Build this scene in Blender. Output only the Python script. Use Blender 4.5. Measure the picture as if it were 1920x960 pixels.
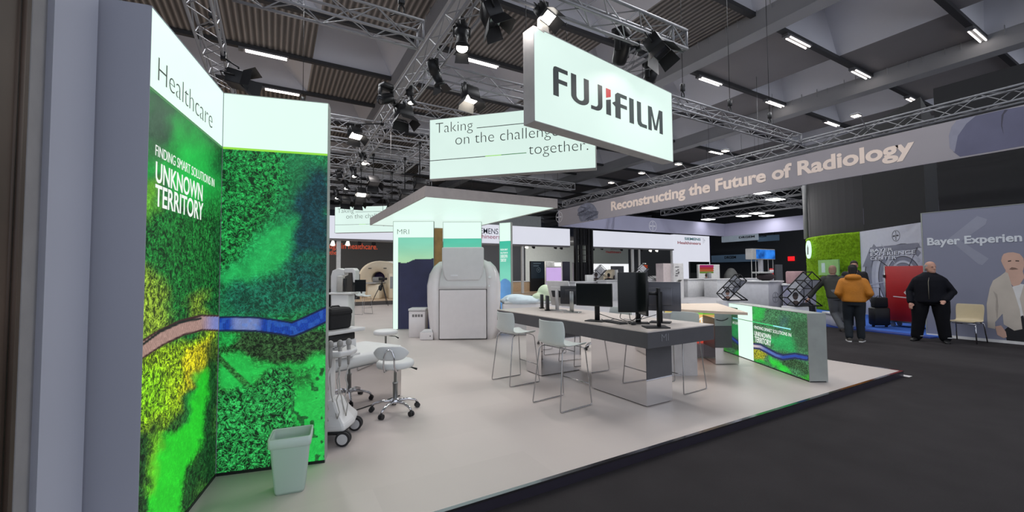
import bpy, math, random
import numpy as np
from mathutils import Vector, Matrix
random.seed(7)
for _o in list(bpy.data.objects): bpy.data.objects.remove(_o)
SC = bpy.context.scene; COL = SC.collection
PI = math.pi
# ------------------------------------------------------------------ camera
FPX = 780.0; CAMH = 1.55; PITCH = math.radians(2.3018); ROLL = math.radians(-0.43041); YAW = math.radians(-29.7)
def _basis():
    cp, sp = math.cos(PITCH), math.sin(PITCH)
    fw = Vector((0, cp, sp)); up = Vector((0, -sp, cp)); rt = Vector((1, 0, 0))
    c, s = math.cos(ROLL), math.sin(ROLL)
    r2 = c*rt + s*up; u2 = -s*rt + c*up
    R = Matrix.Rotation(YAW, 3, 'Z')
    return R @ r2, R @ u2, R @ fw
CRT, CUP, CFW = _basis()
cam_d = bpy.data.cameras.new('camera'); cam = bpy.data.objects.new('camera', cam_d); COL.objects.link(cam)
cam_d.sensor_width = 36.0; cam_d.lens = FPX/1920*36.0; cam_d.clip_end = 300; cam_d.clip_start = 0.05
_m = Matrix((CRT, CUP, -CFW)).transposed().to_4x4(); _m.translation = (0, 0, CAMH)
cam.matrix_world = _m
SC.camera = cam
def ray(u, v): return CRT*((u-960)/FPX) + CUP*((480-v)/FPX) + CFW
EYE = Vector((0, 0, CAMH))
def at(u, v, z):                     # the point at height z seen at photo position u, v
    d = ray(u, v); return EYE + d*((z-CAMH)/d.z)
def ony(u, v, y): d = ray(u, v); return EYE + d*(y/d.y)
def onx(u, v, x): d = ray(u, v); return EYE + d*(x/d.x)
def proj(p):
    q = Vector(p)-EYE; w = q.dot(CFW); return 960+FPX*q.dot(CRT)/w, 480-FPX*q.dot(CUP)/w
# ------------------------------------------------------------------ exposure, world, lights
SC.view_settings.view_transform = 'Standard'; SC.view_settings.look = 'None'
SC.view_settings.exposure = 0.0; SC.view_settings.gamma = 1.0; SC.view_settings.use_curve_mapping = False
SC.cycles.use_denoising = True; SC.cycles.max_bounces = 8; SC.cycles.diffuse_bounces = 3; SC.cycles.glossy_bounces = 4
SC.cycles.sample_clamp_indirect = 4.0
W = bpy.data.worlds.new('hall_air'); SC.world = W; W.use_nodes = True
W.node_tree.nodes['Background'].inputs[0].default_value = (0.62, 0.66, 0.75, 1)
W.node_tree.nodes['Background'].inputs[1].default_value = 1.7
def area(name, loc, size, power, col=(1, 1, 1), target=None, sy=None, spread=PI):
    l = bpy.data.lights.new(name, 'AREA'); l.energy = power; l.color = col; l.size = size; l.spread = spread
    if sy: l.shape = 'RECTANGLE'; l.size_y = sy
    o = bpy.data.objects.new(name, l); COL.objects.link(o); o.location = loc
    if target is not None:
        o.rotation_euler = (Vector(target)-Vector(loc)).to_track_quat('-Z', 'Y').to_euler()
    return o
WARM = (1.0, 0.93, 0.89)
# floodlights on the stand's trusses
for (x, y, p, tx, ty) in ((3.3, 5.2, 42, 2.2, 4.2), (5.6, 5.0, 38, 5.2, 4.6), (2.8, 8.0, 42, 1.6, 8.0), (2.7, 11.0, 36, 1.0, 11.5),
                          (6.4, 7.0, 42, 6.4, 6.2), (1.0, 6.9, 36, 1.0, 5.6), (5.6, 10.0, 36, 6.0, 11.5), (2.7, 14.0, 40, 2.0, 15.5), (6.2, 5.0, 46, 7.2, 4.2), (-0.5, 6.9, 26, 0.0, 6.3)):
    area('flood_light', (x, y, 5.35), 0.35, p*0.47, WARM, (tx, ty, 0), spread=math.radians(130))
# the hall's lamp rows; the last is added to brighten the far dark stand
for (x, y) in ((9, 4.4), (18, 4.4), (9, 11.3), (18, 11.3), (0, 11.3), (0, 18), (35, 16)):
    area('hall_light', (x, y, 9.4), 0.6, 330, (0.95, 0.97, 1.0), (x, y, 0), sy=6)
# neighbouring stands' lights
area('stand_light', (2, 24.6, 3.8), 9, 300, (1, 0.95, 0.86), (2, 27.0, 0), sy=1.6)
area('stand_light', (15, 24.6, 3.8), 10, 620, (1, 0.98, 0.95), (15, 28.4, 1.0), sy=1.6)
# ------------------------------------------------------------------ materials
def lin(c):
    return tuple(((x/255.0)/12.92 if x/255.0 <= 0.04045 else ((x/255.0+0.055)/1.055)**2.4) for x in c)
_M = {}
def mat(name, c, rough=0.5, metal=0.0, var=0.06, vscale=8.0, bump=0.0, bscale=60.0, emit=0.0, alpha=1.0, trans=0.0, coat=0.0, spec=0.5):
    if name in _M: return _M[name]
    m = bpy.data.materials.new(name); m.use_nodes = True; nt = m.node_tree; b = nt.nodes['Principled BSDF']
    L = lin(c)
    b.inputs['Base Color'].default_value = (*L, 1); b.inputs['Roughness'].default_value = rough
    b.inputs['Metallic'].default_value = metal; b.inputs['Specular IOR Level'].default_value = spec
    if coat: b.inputs['Coat Weight'].default_value = coat
    if trans: b.inputs['Transmission Weight'].default_value = trans
    if alpha < 1: b.inputs['Alpha'].default_value = alpha
    tc = nt.nodes.new('ShaderNodeTexCoord')
    if var:
        n = nt.nodes.new('ShaderNodeTexNoise'); n.inputs['Scale'].default_value = vscale; n.inputs['Detail'].default_value = 4
        nt.links.new(tc.outputs['Object'], n.inputs['Vector'])
        r = nt.nodes.new('ShaderNodeValToRGB')
        r.color_ramp.elements[0].position = 0.3; r.color_ramp.elements[1].position = 0.7
        r.color_ramp.elements[0].color = (*[x*(1-var) for x in L], 1); r.color_ramp.elements[1].color = (*[min(1, x*(1+var)) for x in L], 1)
        nt.links.new(n.outputs['Fac'], r.inputs['Fac']); nt.links.new(r.outputs['Color'], b.inputs['Base Color'])
        if emit:
            nt.links.new(r.outputs['Color'], b.inputs['Emission Color']); nt.links.remove(b.inputs['Base Color'].links[0])
    if bump:
        n2 = nt.nodes.new('ShaderNodeTexNoise'); n2.inputs['Scale'].default_value = bscale; n2.inputs['Detail'].default_value = 3
        nt.links.new(tc.outputs['Object'], n2.inputs['Vector'])
        bp = nt.nodes.new('ShaderNodeBump'); bp.inputs['Strength'].default_value = bump; bp.inputs['Distance'].default_value = 0.02
        nt.links.new(n2.outputs['Fac'], bp.inputs['Height']); nt.links.new(bp.outputs['Normal'], b.inputs['Normal'])
    if emit:
        b.inputs['Emission Color'].default_value = (*L, 1); b.inputs['Emission Strength'].default_value = emit
        b.inputs['Base Color'].default_value = (*[x*0.12 for x in L], 1)
    _M[name] = m; return m
def print_mat(name, strength, leaf=70.0, base=0.0):
    """a backlit print: its picture is a colour attribute, its leaf detail procedural"""
    if name in _M: return _M[name]
    m = bpy.data.materials.new(name); m.use_nodes = True; nt = m.node_tree; b = nt.nodes['Principled BSDF']
    N = nt.nodes.new; Lk = nt.links.new
    a = N('ShaderNodeVertexColor'); a.layer_name = 'picture'
    tc = N('ShaderNodeTexCoord')
    wn = N('ShaderNodeTexNoise'); wn.inputs['Scale'].default_value = leaf*0.5; wn.inputs['Detail'].default_value = 3; wn.inputs['Distortion'].default_value = 1.5
    vo = N('ShaderNodeTexVoronoi'); vo.inputs['Scale'].default_value = leaf*0.85; vo.inputs['Randomness'].default_value = 1
    mx = N('ShaderNodeVectorMath'); mx.operation = 'MULTIPLY_ADD'; mx.inputs[1].default_value = (0.03, 0.03, 0.03)
    Lk(tc.outputs['Object'], wn.inputs['Vector']); Lk(wn.outputs['Color'], mx.inputs[0]); Lk(tc.outputs['Object'], mx.inputs[2]); Lk(mx.outputs[0], vo.inputs['Vector'])
    n2 = N('ShaderNodeTexNoise'); n2.inputs['Scale'].default_value = leaf*1.6; n2.inputs['Detail'].default_value = 4; n2.inputs['Distortion'].default_value = 2.5
    Lk(tc.outputs['Object'], n2.inputs['Vector'])
    r1 = N('ShaderNodeMapRange'); r1.inputs['From Min'].default_value = 0.05; r1.inputs['From Max'].default_value = 0.72; r1.inputs['To Min'].default_value = 1.9; r1.inputs['To Max'].default_value = 0.10
    Lk(vo.outputs['Distance'], r1.inputs['Value'])
    r2 = N('ShaderNodeMapRange'); r2.inputs['From Min'].default_value = 0.38; r2.inputs['From Max'].default_value = 0.64; r2.inputs['To Min'].default_value = 0.12; r2.inputs['To Max'].default_value = 1.95
    Lk(n2.outputs['Fac'], r2.inputs['Value'])
    n3 = N('ShaderNodeTexNoise'); n3.inputs['Scale'].default_value = leaf*0.42; n3.inputs['Detail'].default_value = 2.0; n3.inputs['Distortion'].default_value = 2.2
    Lk(tc.outputs['Object'], n3.inputs['Vector'])
    su = N('ShaderNodeMath'); su.operation = 'SUBTRACT'; su.inputs[1].default_value = 0.5; Lk(n3.outputs['Fac'], su.inputs[0])
    ab = N('ShaderNodeMath'); ab.operation = 'ABSOLUTE'; Lk(su.outputs[0], ab.inputs[0])
    r3 = N('ShaderNodeMapRange'); r3.inputs['From Min'].default_value = 0.0; r3.inputs['From Max'].default_value = 0.075; r3.inputs['To Min'].default_value = 2.1; r3.inputs['To Max'].default_value = 0.30
    Lk(ab.outputs[0], r3.inputs['Value'])
    m0 = N('ShaderNodeMath'); m0.operation = 'MULTIPLY'; Lk(r1.outputs[0], m0.inputs[0]); Lk(r2.outputs[0], m0.inputs[1])
    mu = N('ShaderNodeMix'); mu.data_type = 'FLOAT'; mu.inputs['Factor'].default_value = 0.5; Lk(m0.outputs[0], mu.inputs['A']); Lk(r3.outputs[0], mu.inputs['B'])
    mi = N('ShaderNodeMix'); mi.data_type = 'FLOAT'; mi.inputs['A'].default_value = 1.0
    Lk(a.outputs['Alpha'], mi.inputs['Factor']); ct = N('ShaderNodeMapRange'); ct.clamp = False; ct.inputs['From Min'].default_value = 0.35; ct.inputs['From Max'].default_value = 1.5; ct.inputs['To Min'].default_value = 0.10; ct.inputs['To Max'].default_value = 2.0
    cl = N('ShaderNodeMath'); cl.operation = 'MAXIMUM'; cl.inputs[1].default_value = 0.07; Lk(mu.outputs['Result'], ct.inputs['Value']); Lk(ct.outputs[0], cl.inputs[0]); Lk(cl.outputs[0], mi.inputs['B'])
    vm = N('ShaderNodeVectorMath'); vm.operation = 'SCALE'; Lk(a.outputs['Color'], vm.inputs[0]); Lk(mi.outputs['Result'], vm.inputs['Scale'])
    Lk(vm.outputs[0], b.inputs['Emission Color']); b.inputs['Emission Strength'].default_value = strength
    if base > 0: Lk(vm.outputs[0], b.inputs['Base Color'])
    else: b.inputs['Base Color'].default_value = (0.02, 0.02, 0.02, 1)
    b.inputs['Roughness'].default_value = 0.6
    b.inputs['Specular IOR Level'].default_value = 0.2
    _M[name] = m; return m
# ------------------------------------------------------------------ mesh helpers
class MB:
    def __init__(s): s.v = []; s.f = []; s.mi = []; s.sm = []; s.M = Matrix.Identity(4)
    def _add(s, vs, fs, mi=0, sm=False):
        n = len(s.v); s.v += [tuple(s.M @ Vector(p)) for p in vs]
        s.f += [tuple(i+n for i in f) for f in fs]; s.mi += [mi]*len(fs); s.sm += [sm]*len(fs); return s
    def box(s, x0, x1, y0, y1, z0, z1, mi=0):
        vs = [(x, y, z) for z in (z0, z1) for y in (y0, y1) for x in (x0, x1)]
        return s._add(vs, [(0, 2, 3, 1), (4, 5, 7, 6), (0, 1, 5, 4), (2, 6, 7, 3), (0, 4, 6, 2), (1, 3, 7, 5)], mi)
    def bbox(s, x0, x1, y0, y1, z0, z1, r=0.01, mi=0, seg=3):
        """box with rounded vertical edges and chamfered top and bottom"""
        r = min(r, (x1-x0)/2.01, (y1-y0)/2.01); cs = []
        for cx, cy, a0 in ((x1-r, y1-r, 0), (x0+r, y1-r, 90), (x0+r, y0+r, 180), (x1-r, y0+r, 270)):
            for k in range(seg+1):
                a = math.radians(a0+90*k/seg); cs.append((cx, cy, math.cos(a), math.sin(a)))
        e = min(r, (z1-z0)/2.01)
        rings = []
        for z, q in ((z0, r-e*0.6), (z0+e*0.6, r), (z1-e*0.6, r), (z1, r-e*0.6)):
            rings.append([(cx+q*ca, cy+q*sa, z) for cx, cy, ca, sa in cs])
        return s.loft(rings, True, True, mi, True)
    def loft(s, rings, c0=True, c1=True, mi=0, sm=True, closed=True):
        n = len(rings[0]); vs = [p for r in rings for p in r]; fs = []
        for i in range(len(rings)-1):
            for j in range(n if closed else n-1):
                k = (j+1) % n; fs.append((i*n+j, i*n+k, (i+1)*n+k, (i+1)*n+j))
        s._add(vs, fs, mi, sm)
        b = len(s.v)-len(vs)
        if c0: s.f.append(tuple(b+j for j in reversed(range(n)))); s.mi.append(mi); s.sm.append(False)
        if c1: s.f.append(tuple(b+(len(rings)-1)*n+j for j in range(n))); s.mi.append(mi); s.sm.append(False)
        return s
    def tube(s, pts, r, n=8, mi=0, cap=True, closed=False):
        pts = [Vector(p) for p in pts]; R = r if isinstance(r, (list, tuple)) else [r]*len(pts); rings = []; nx = None; N = len(pts)
        for i, p in enumerate(pts):
            if closed: t = (pts[(i+1) % N]-pts[i-1])
            else: t = (pts[min(i+1, N-1)]-pts[max(i-1, 0)])
            t = t.normalized() if t.length > 1e-9 else Vector((0, 0, 1))
            if nx is None: nx = t.orthogonal().normalized()
            else:
                nx = nx-t*nx.dot(t); nx = nx.normalized() if nx.length > 1e-6 else t.orthogonal().normalized()
            by = t.cross(nx)
            rings.append([tuple(p+(nx*math.cos(2*PI*k/n)+by*math.sin(2*PI*k/n))*R[i]) for k in range(n)])
        if closed: rings.append(rings[0]); return s.loft(rings, False, False, mi, True)
        return s.loft(rings, cap, cap, mi, True)
    def lathe(s, prof, n=24, cx=0, cy=0, mi=0, cap=True):
        return s.loft([[(cx+r*math.cos(2*PI*k/n), cy+r*math.sin(2*PI*k/n), z) for k in range(n)] for r, z in prof], cap, cap, mi, True)
    def ell(s, c, rx, ry, rz, n=16, m=10, mi=0):
        rings = []
        for i in range(m+1):
            a = -PI/2+PI*i/m; q = max(math.cos(a), 0.02)
            rings.append([(c[0]+rx*q*math.cos(2*PI*k/n), c[1]+ry*q*math.sin(2*PI*k/n), c[2]+rz*math.sin(a)) for k in range(n)])
        return s.loft(rings, True, True, mi, True)
    def prism(s, poly, z0, z1, mi=0):
        n = len(poly); A = sum(poly[i][0]*poly[(i+1) % n][1]-poly[(i+1) % n][0]*poly[i][1] for i in range(n))
        if A < 0: poly = poly[::-1]
        return s.loft([[(x, y, z0) for x, y in poly], [(x, y, z1) for x, y in poly]], True, True, mi, False)
    def build(s, name, m, parent=None, loc=None, bevel=0.0, rz=None, sub=0):
        me = bpy.data.meshes.new(name); me.from_pydata(s.v, [], s.f)
        ms = m if isinstance(m, (list, tuple)) else [m]
        for k in ms: me.materials.append(k)
        me.polygons.foreach_set('material_index', s.mi); me.polygons.foreach_set('use_smooth', s.sm); me.update()
        o = bpy.data.objects.new(name, me); COL.objects.link(o)
        if parent: o.parent = parent
        if loc is not None: o.location = loc
        if rz is not None: o.rotation_euler.z = rz
        if bevel:
            b = o.modifiers.new('edge', 'BEVEL'); b.width = bevel; b.segments = 2; b.limit_method = 'ANGLE'; b.angle_limit = 0.7
        if sub:
            q = o.modifiers.new('round', 'SUBSURF'); q.levels = sub; q.render_levels = sub
        return o
def baked(o):
    """replace an object's mesh by the result of its modifiers"""
    bpy.context.view_layer.update(); dg = bpy.context.evaluated_depsgraph_get()
    me = bpy.data.meshes.new_from_object(o.evaluated_get(dg), depsgraph=dg); mats = list(o.data.materials)
    o.modifiers.clear(); o.data = me
    if not me.materials:
        for k in mats: me.materials.append(k)
    return o
def blob(mb, name, m, parent=None, voxel=0.02, smooth=4, loc=None):
    """closed overlapping shapes fused into one continuous smooth surface"""
    o = mb.build(name, m, parent, loc)
    r = o.modifiers.new('fuse', 'REMESH'); r.mode = 'VOXEL'; r.voxel_size = voxel; r.use_smooth_shade = True
    if smooth:
        q = o.modifiers.new('soft', 'SMOOTH'); q.iterations = smooth; q.factor = 0.5
    baked(o); o.data.polygons.foreach_set('use_smooth', [True]*len(o.data.polygons)); return o
def thing(name, label, cat, loc=(0, 0, 0), rz=0.0, group=None):
    o = bpy.data.objects.new(name, None); COL.objects.link(o); o.empty_display_size = 0.1
    o.location = loc; o.rotation_euler = (0, 0, rz); o['label'] = label; o['category'] = cat; o['kind'] = 'thing'
    if group: o['group'] = group
    return o
def tag(o, label, cat, group=None, kind='thing'):
    o['label'] = label; o['category'] = cat; o['kind'] = kind
    if group: o['group'] = group
    return o
def struct(o, label=None):
    o['kind'] = 'structure'
    if label: o['label'] = label
    return o
def dup(root, loc, rz, label, group=None):
    r = root.copy(); COL.objects.link(r); r.location = loc; r.rotation_euler = (0, 0, rz); r['label'] = label
    if group: r['group'] = group
    for ch in list(root.children):
        c = ch.copy(); COL.objects.link(c); c.parent = r
        for g in list(ch.children):
            d = g.copy(); COL.objects.link(d); d.parent = c
    return r
class Pl:
    """a vertical plane: s runs along azimuth az (degrees), z up; its face looks along n"""
    def __init__(s, o, az): s.o = Vector((o[0], o[1], 0)); s.az = math.radians(az); s.d = Vector((math.cos(s.az), math.sin(s.az), 0)); s.n = Vector((math.sin(s.az), -math.cos(s.az), 0))
    def P(s, t, z, off=0.0): return s.o + s.d*t + s.n*off + Vector((0, 0, z))
    def px(s, u, v):
        d = ray(u, v); k = s.n.dot(s.o-EYE)/s.n.dot(d); p = EYE+d*k; return (p-s.o).dot(s.d), p.z
    def mat4(s, t=0, z=0, off=0.0):
        M = Matrix((s.d, Vector((0, 0, 1)), s.n)).transposed().to_4x4(); M.translation = s.P(t, z, off); return M
def slab(pl, t0, t1, z0, z1, o0, o1, mb=None, mi=0):
    """box on a plane: from offset o0 (back) to o1 (front)"""
    mb = mb or MB(); vs = [pl.P(t, z, o) for z in (z0, z1) for o in (o1, o0) for t in (t0, t1)]
    mb._add(vs, [(0, 2, 3, 1), (4, 5, 7, 6), (0, 1, 5, 4), (2, 6, 7, 3), (0, 4, 6, 2), (1, 3, 7, 5)], mi); return mb
def flat(pl, poly, off, thick=0.002, mb=None, mi=0):
    """flat shape on a plane, poly in (t, z)"""
    mb = mb or MB(); n = len(poly); A = sum(poly[i][0]*poly[(i+1) % n][1]-poly[(i+1) % n][0]*poly[i][1] for i in range(n))
    if A < 0: poly = poly[::-1]
    return mb.loft([[tuple(pl.P(t, z, off)) for t, z in poly], [tuple(pl.P(t, z, off+thick)) for t, z in poly]], True, True, mi, False)
def local_to(o, parent):
    """keep an object built in world space where it is while parenting it"""
    bpy.context.view_layer.update(); o.parent = parent; o.matrix_parent_inverse = parent.matrix_basis.inverted()
    return o
_FONT = {}
def text_mesh(s, weight=0.0, spacing=1.0, extrude=0.0, linesp=1.0):
    cu = bpy.data.curves.new('t', 'FONT'); cu.body = s; cu.size = 1.0; cu.offset = weight; cu.extrude = extrude; cu.space_character = spacing; cu.space_line = linesp
    cu.resolution_u = 4; o = bpy.data.objects.new('t', cu); COL.objects.link(o); bpy.context.view_layer.update()
    dg = bpy.context.evaluated_depsgraph_get(); me = bpy.data.meshes.new_from_object(o.evaluated_get(dg), depsgraph=dg)
    bpy.data.objects.remove(o); bpy.data.curves.remove(cu); return me
def text(s, pl, t0, z0, w, h, m, name='lettering', parent=None, off=0.004, weight=0.0, spacing=1.0, depth=0.002, mirror=False):
    """writing on a plane; its outline box starts at t0, z0 and measures w by h (w or h None keeps the letters' own shape)"""
    me = text_mesh(s, weight, spacing)
    co = np.zeros(len(me.vertices)*3); me.vertices.foreach_get('co', co); co = co.reshape(-1, 3)
    lo = co.min(0); hi = co.max(0); sz = hi-lo
    if w is None: w = sz[0]*h/sz[1]
    if h is None: h = sz[1]*w/sz[0]
    fs = [tuple(p.vertices) for p in me.polygons]; bpy.data.meshes.remove(me)
    X = (co[:, 0]-lo[0])/sz[0]
    if mirror: X = 1-X; fs = [f[::-1] for f in fs]
    T = t0+X*w; Z = z0+(co[:, 1]-lo[1])/sz[1]*h
    vs = [tuple(pl.P(T[i], Z[i], off)) for i in range(len(T))]
    mb = MB(); mb._add(vs, fs)
    o = mb.build(name, m, None)
    if depth:
        q = o.modifiers.new('depth', 'SOLIDIFY'); q.thickness = depth; q.offset = 1
    if parent: local_to(o, parent)
    return o
def picture(pl, t0, t1, z0, z1, off, step, fn, name, m, parent=None):
    """a flat printed picture: a fine grid on a plane, fn gives each point's printed colour and leaf amount"""
    nt_ = max(2, int(round((t1-t0)/step))+1); nz = max(2, int(round((z1-z0)/step))+1)
    ts = np.linspace(t0, t1, nt_); zs = np.linspace(z0, z1, nz); T, Z = np.meshgrid(ts, zs)
    vs = [tuple(pl.P(a, b, off)) for a, b in zip(T.ravel(), Z.ravel())]
    fs = [(j*nt_+i, j*nt_+i+1, (j+1)*nt_+i+1, (j+1)*nt_+i) for j in range(nz-1) for i in range(nt_-1)]
    rgba = fn(T.ravel(), Z.ravel())
    me = bpy.data.meshes.new(name); me.from_pydata(vs, [], fs); me.materials.append(m)
    ca = me.color_attributes.new('picture', 'FLOAT_COLOR', 'POINT'); ca.data.foreach_set('color', rgba.astype(np.float32).ravel()); me.update()
    o = bpy.data.objects.new(name, me); COL.objects.link(o)
    if parent: local_to(o, parent)
    return o
def npx(pl, T, Z):
    """photo positions of points on a plane (numpy)"""
    P = np.array(pl.o)[None, :] + T[:, None]*np.array(pl.d)[None, :] + Z[:, None]*np.array((0, 0, 1.0))[None, :] - np.array(EYE)[None, :]
    w = P @ np.array(CFW); return 960+FPX*(P @ np.array(CRT))/w, 480-FPX*(P @ np.array(CUP))/w
def vnoise(x, y, s, seed=0, octv=3):
    """smooth value noise (numpy)"""
    out = np.zeros_like(x); amp = 1.0; tot = 0
    for k in range(octv):
        rs = np.random.RandomState(seed*31+k); g = rs.rand(64, 64); X = x/s*2**k; Y = y/s*2**k
        xi = np.floor(X).astype(int); yi = np.floor(Y).astype(int); fx = X-xi; fy = Y-yi; fx = fx*fx*(3-2*fx); fy = fy*fy*(3-2*fy)
        a = g[xi % 64, yi % 64]; b = g[(xi+1) % 64, yi % 64]; c = g[xi % 64, (yi+1) % 64]; d = g[(xi+1) % 64, (yi+1) % 64]
        out += amp*((a*(1-fx)+b*fx)*(1-fy)+(c*(1-fx)+d*fx)*fy); tot += amp; amp *= 0.5
    return out/tot
def sstep(a, b, x): t = np.clip((x-a)/(b-a), 0, 1); return t*t*(3-2*t)
def LN(c): return np.array(lin(c))
# shared materials
WHITE = mat('white_lacquer', (226, 224, 222), 0.35); PLASTIC = mat('white_plastic', (214, 216, 214), 0.4); GREYP = mat('grey_plastic', (150, 152, 154), 0.5)
BLACK = mat('black_plastic', (17, 18, 20), 0.45); BLACKM = mat('black_metal', (20, 20, 22), 0.5, 0.3); CHROME = mat('chrome', (205, 205, 208), 0.12, 1.0, var=0)
STEEL = mat('brushed_steel', (172, 174, 172), 0.34, 1.0); ALU = mat('truss_aluminium', (150, 150, 153), 0.5, 0.45); MIRROR = mat('mirror_cladding', (214, 212, 212), 0.04, 1.0, var=0)
DARKG = mat('dark_grey_laminate', (78, 77, 80), 0.5); GLOW = mat('lit_white', (226, 252, 240), 0.5, emit=0.97, var=0.015, vscale=1.5)
LETTER = mat('dark_lettering', (62, 68, 66), 0.6, var=0); WLET = mat('white_lettering', (245, 250, 245), 0.5, emit=0.95, var=0)
FRAMEM = mat('silver_frame', (156, 160, 154), 0.45, 0.2)
# ================================================================== the hall
CARPET = mat('charcoal_carpet', (52, 49, 50), 0.95, var=0.10, vscale=3.0, bump=0.25, bscale=220, spec=0.15)
VINYL = mat('pale_vinyl', (198, 188, 182), 0.42, var=0.035, vscale=2.2)
def tile_floor(m):
    """faint square vinyl tiles"""
    nt = m.node_tree; b = nt.nodes['Principled BSDF']
    br = nt.nodes.new('ShaderNodeTexBrick'); br.offset = 0.5; br.inputs['Scale'].default_value = 1.0; br.inputs['Mortar Size'].default_value = 0.0
    br.inputs['Brick Width'].default_value = 1.2; br.inputs['Row Height'].default_value = 0.6
    L = lin((198, 188, 182)); br.inputs['Color1'].default_value = (*[x*0.93 for x in L], 1); br.inputs['Color2'].default_value = (*[x*1.03 for x in L], 1)
    tc = nt.nodes.new('ShaderNodeTexCoord'); nt.links.new(tc.outputs['Object'], br.inputs['Vector'])
    old = b.inputs['Base Color'].links[0].from_socket
    mx = nt.nodes.new('ShaderNodeMix'); mx.data_type = 'RGBA'; mx.inputs['Factor'].default_value = 0.6
    nt.links.new(old, mx.inputs['A']); nt.links.new(br.outputs['Color'], mx.inputs['B']); nt.links.new(mx.outputs['Result'], b.inputs['Base Color'])
tile_floor(VINYL)
struct(MB().box(-30, 50, -14, 62, -0.1, 0).build('floor', CARPET))
SZ = 0.08
struct(MB().box(-8.0, 7.93, 2.52, 20.28, 0.0, SZ).build('floor_stand', VINYL))
EDGE = mat('polished_edge', (150, 150, 158), 0.12, 1.0)
EDGED = mat('dark_edge', (52, 48, 58), 0.35, 0.3)
mb = MB(); mb.box(-8.0, 7.955, 2.495, 2.52, 0.0, SZ-0.012, 1); mb.box(-8.0, 7.955, 2.49, 2.525, SZ-0.012, SZ+0.003, 0)
struct(mb.build('trim_1', [EDGE, EDGED]))
mb = MB(); mb.box(7.93, 7.955, 2.52, 20.28, 0.0, SZ-0.012, 1); mb.box(7.925, 7.96, 2.52, 20.28, SZ-0.012, SZ+0.003, 0)
struct(mb.build('trim_2', [EDGE, EDGED]))
# other stands' floors
PALEF = mat('pale_stand_floor', (196, 194, 196), 0.4, var=0.04)
BLUEF = mat('blue_carpet', (62, 104, 190), 0.9, var=0.08, spec=0.2); NAVYF = mat('navy_edge', (34, 62, 140), 0.7)
OAKF = mat('oak_floor', (206, 180, 150), 0.45, var=0.1)
RISER = mat('dark_riser', (72, 68, 66), 0.6)
struct(MB().box(10.5, 32, 8.6, 19.5, 0.0, 0.03).build('floor_reception', PALEF))
a_, b_, c_, d_ = at(1500, 603, 0.03), at(1758, 631, 0.03), at(1700, 600, 0.03), at(1530, 585, 0.03)
struct(MB().prism([(a_.x, a_.y), (b_.x, b_.y), (19, 2.6), (21.5, 8.6), (d_.x, 8.6)], 0.0, 0.03).build('floor_blue', BLUEF))
n_ = Vector((b_.x-a_.x, b_.y-a_.y, 0)).normalized(); q_ = Vector((n_.y, -n_.x, 0))*0.28
struct(MB().prism([(a_.x, a_.y), (b_.x, b_.y), (b_.x+q_.x, b_.y+q_.y), (a_.x+q_.x, a_.y+q_.y)], 0.0, 0.026).build('trim_3', NAVYF))
mb = MB(); mb.box(-14, 15.5, 20.3, 33, 0.26, 0.30, 0); mb.box(-14, 15.5, 20.3, 33, 0.0, 0.26, 1)
struct(mb.build('floor_step', [OAKF, RISER]))
struct(MB().box(15.5, 34, 20.3, 33, 0.0, 0.03).build('floor_showroom', PALEF))
# hall walls
HALLW = mat('hall_cladding', (112, 118, 134), 0.8, var=0.08, vscale=0.6)
mb = MB(); mb.box(-30, 52, 60, 60.4, 0, 10.2)
for k in range(40): mb.box(-28+k*2, -27.94+k*2, 59.95, 60, 0, 10.2)
struct(mb.build('wall_back', HALLW))
mb = MB(); mb.box(50, 50.4, -14, 60, 0, 10.2)
struct(mb.build('wall_right', HALLW))
mb = MB(); mb.box(-30.4, -30, -14, 60, 0, 10.2)
struct(mb.build('wall_left', HALLW))
# ------------------------------------------------------------------ ceiling: ribbed decks between beams, pale shafts of the roof lights
def rib_mat():
    m = mat('ribbed_deck', (168, 160, 154), 0.7, var=0.05, vscale=1.0); nt = m.node_tree; b = nt.nodes['Principled BSDF']
    tc = nt.nodes.new('ShaderNodeTexCoord'); wv = nt.nodes.new('ShaderNodeTexWave'); wv.wave_type = 'BANDS'; wv.bands_direction = 'X'; wv.wave_profile = 'SIN'
    wv.inputs['Scale'].default_value = 1.65
    bp = nt.nodes.new('ShaderNodeBump'); bp.inputs['Strength'].default_value = 0.9; bp.inputs['Distance'].default_value = 0.08
    nt.links.new(tc.outputs['Object'], wv.inputs['Vector']); nt.links.new(wv.outputs['Fac'], bp.inputs['Height']); nt.links.new(bp.outputs['Normal'], b.inputs['Normal'])
    cr = nt.nodes.new('ShaderNodeMix'); cr.data_type = 'RGBA'; cr.blend_type = 'MULTIPLY'; cr.inputs['Factor'].default_value = 0.75
    old = b.inputs['Base Color'].links[0].from_socket; nt.links.new(old, cr.inputs['A']); nt.links.new(wv.outputs['Color'], cr.inputs['B']); nt.links.new(cr.outputs['Result'], b.inputs['Base Color'])
    return m
DECK = rib_mat(); SHAFT = mat('shaft_plaster', (232, 232, 238), 0.8, var=0.03, vscale=0.5); BEAM = mat('beam_paint', (172, 172, 174), 0.7, var=0.05, vscale=0.7)
DECKF = mat('smooth_deck', (140, 136, 138), 0.8, var=0.05, vscale=0.6)
CZ = 10.15
BEAMX = [-13.9, -4.8, 4.3, 13.75, 22.6, 31.7, 40.8, 49.9]
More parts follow.
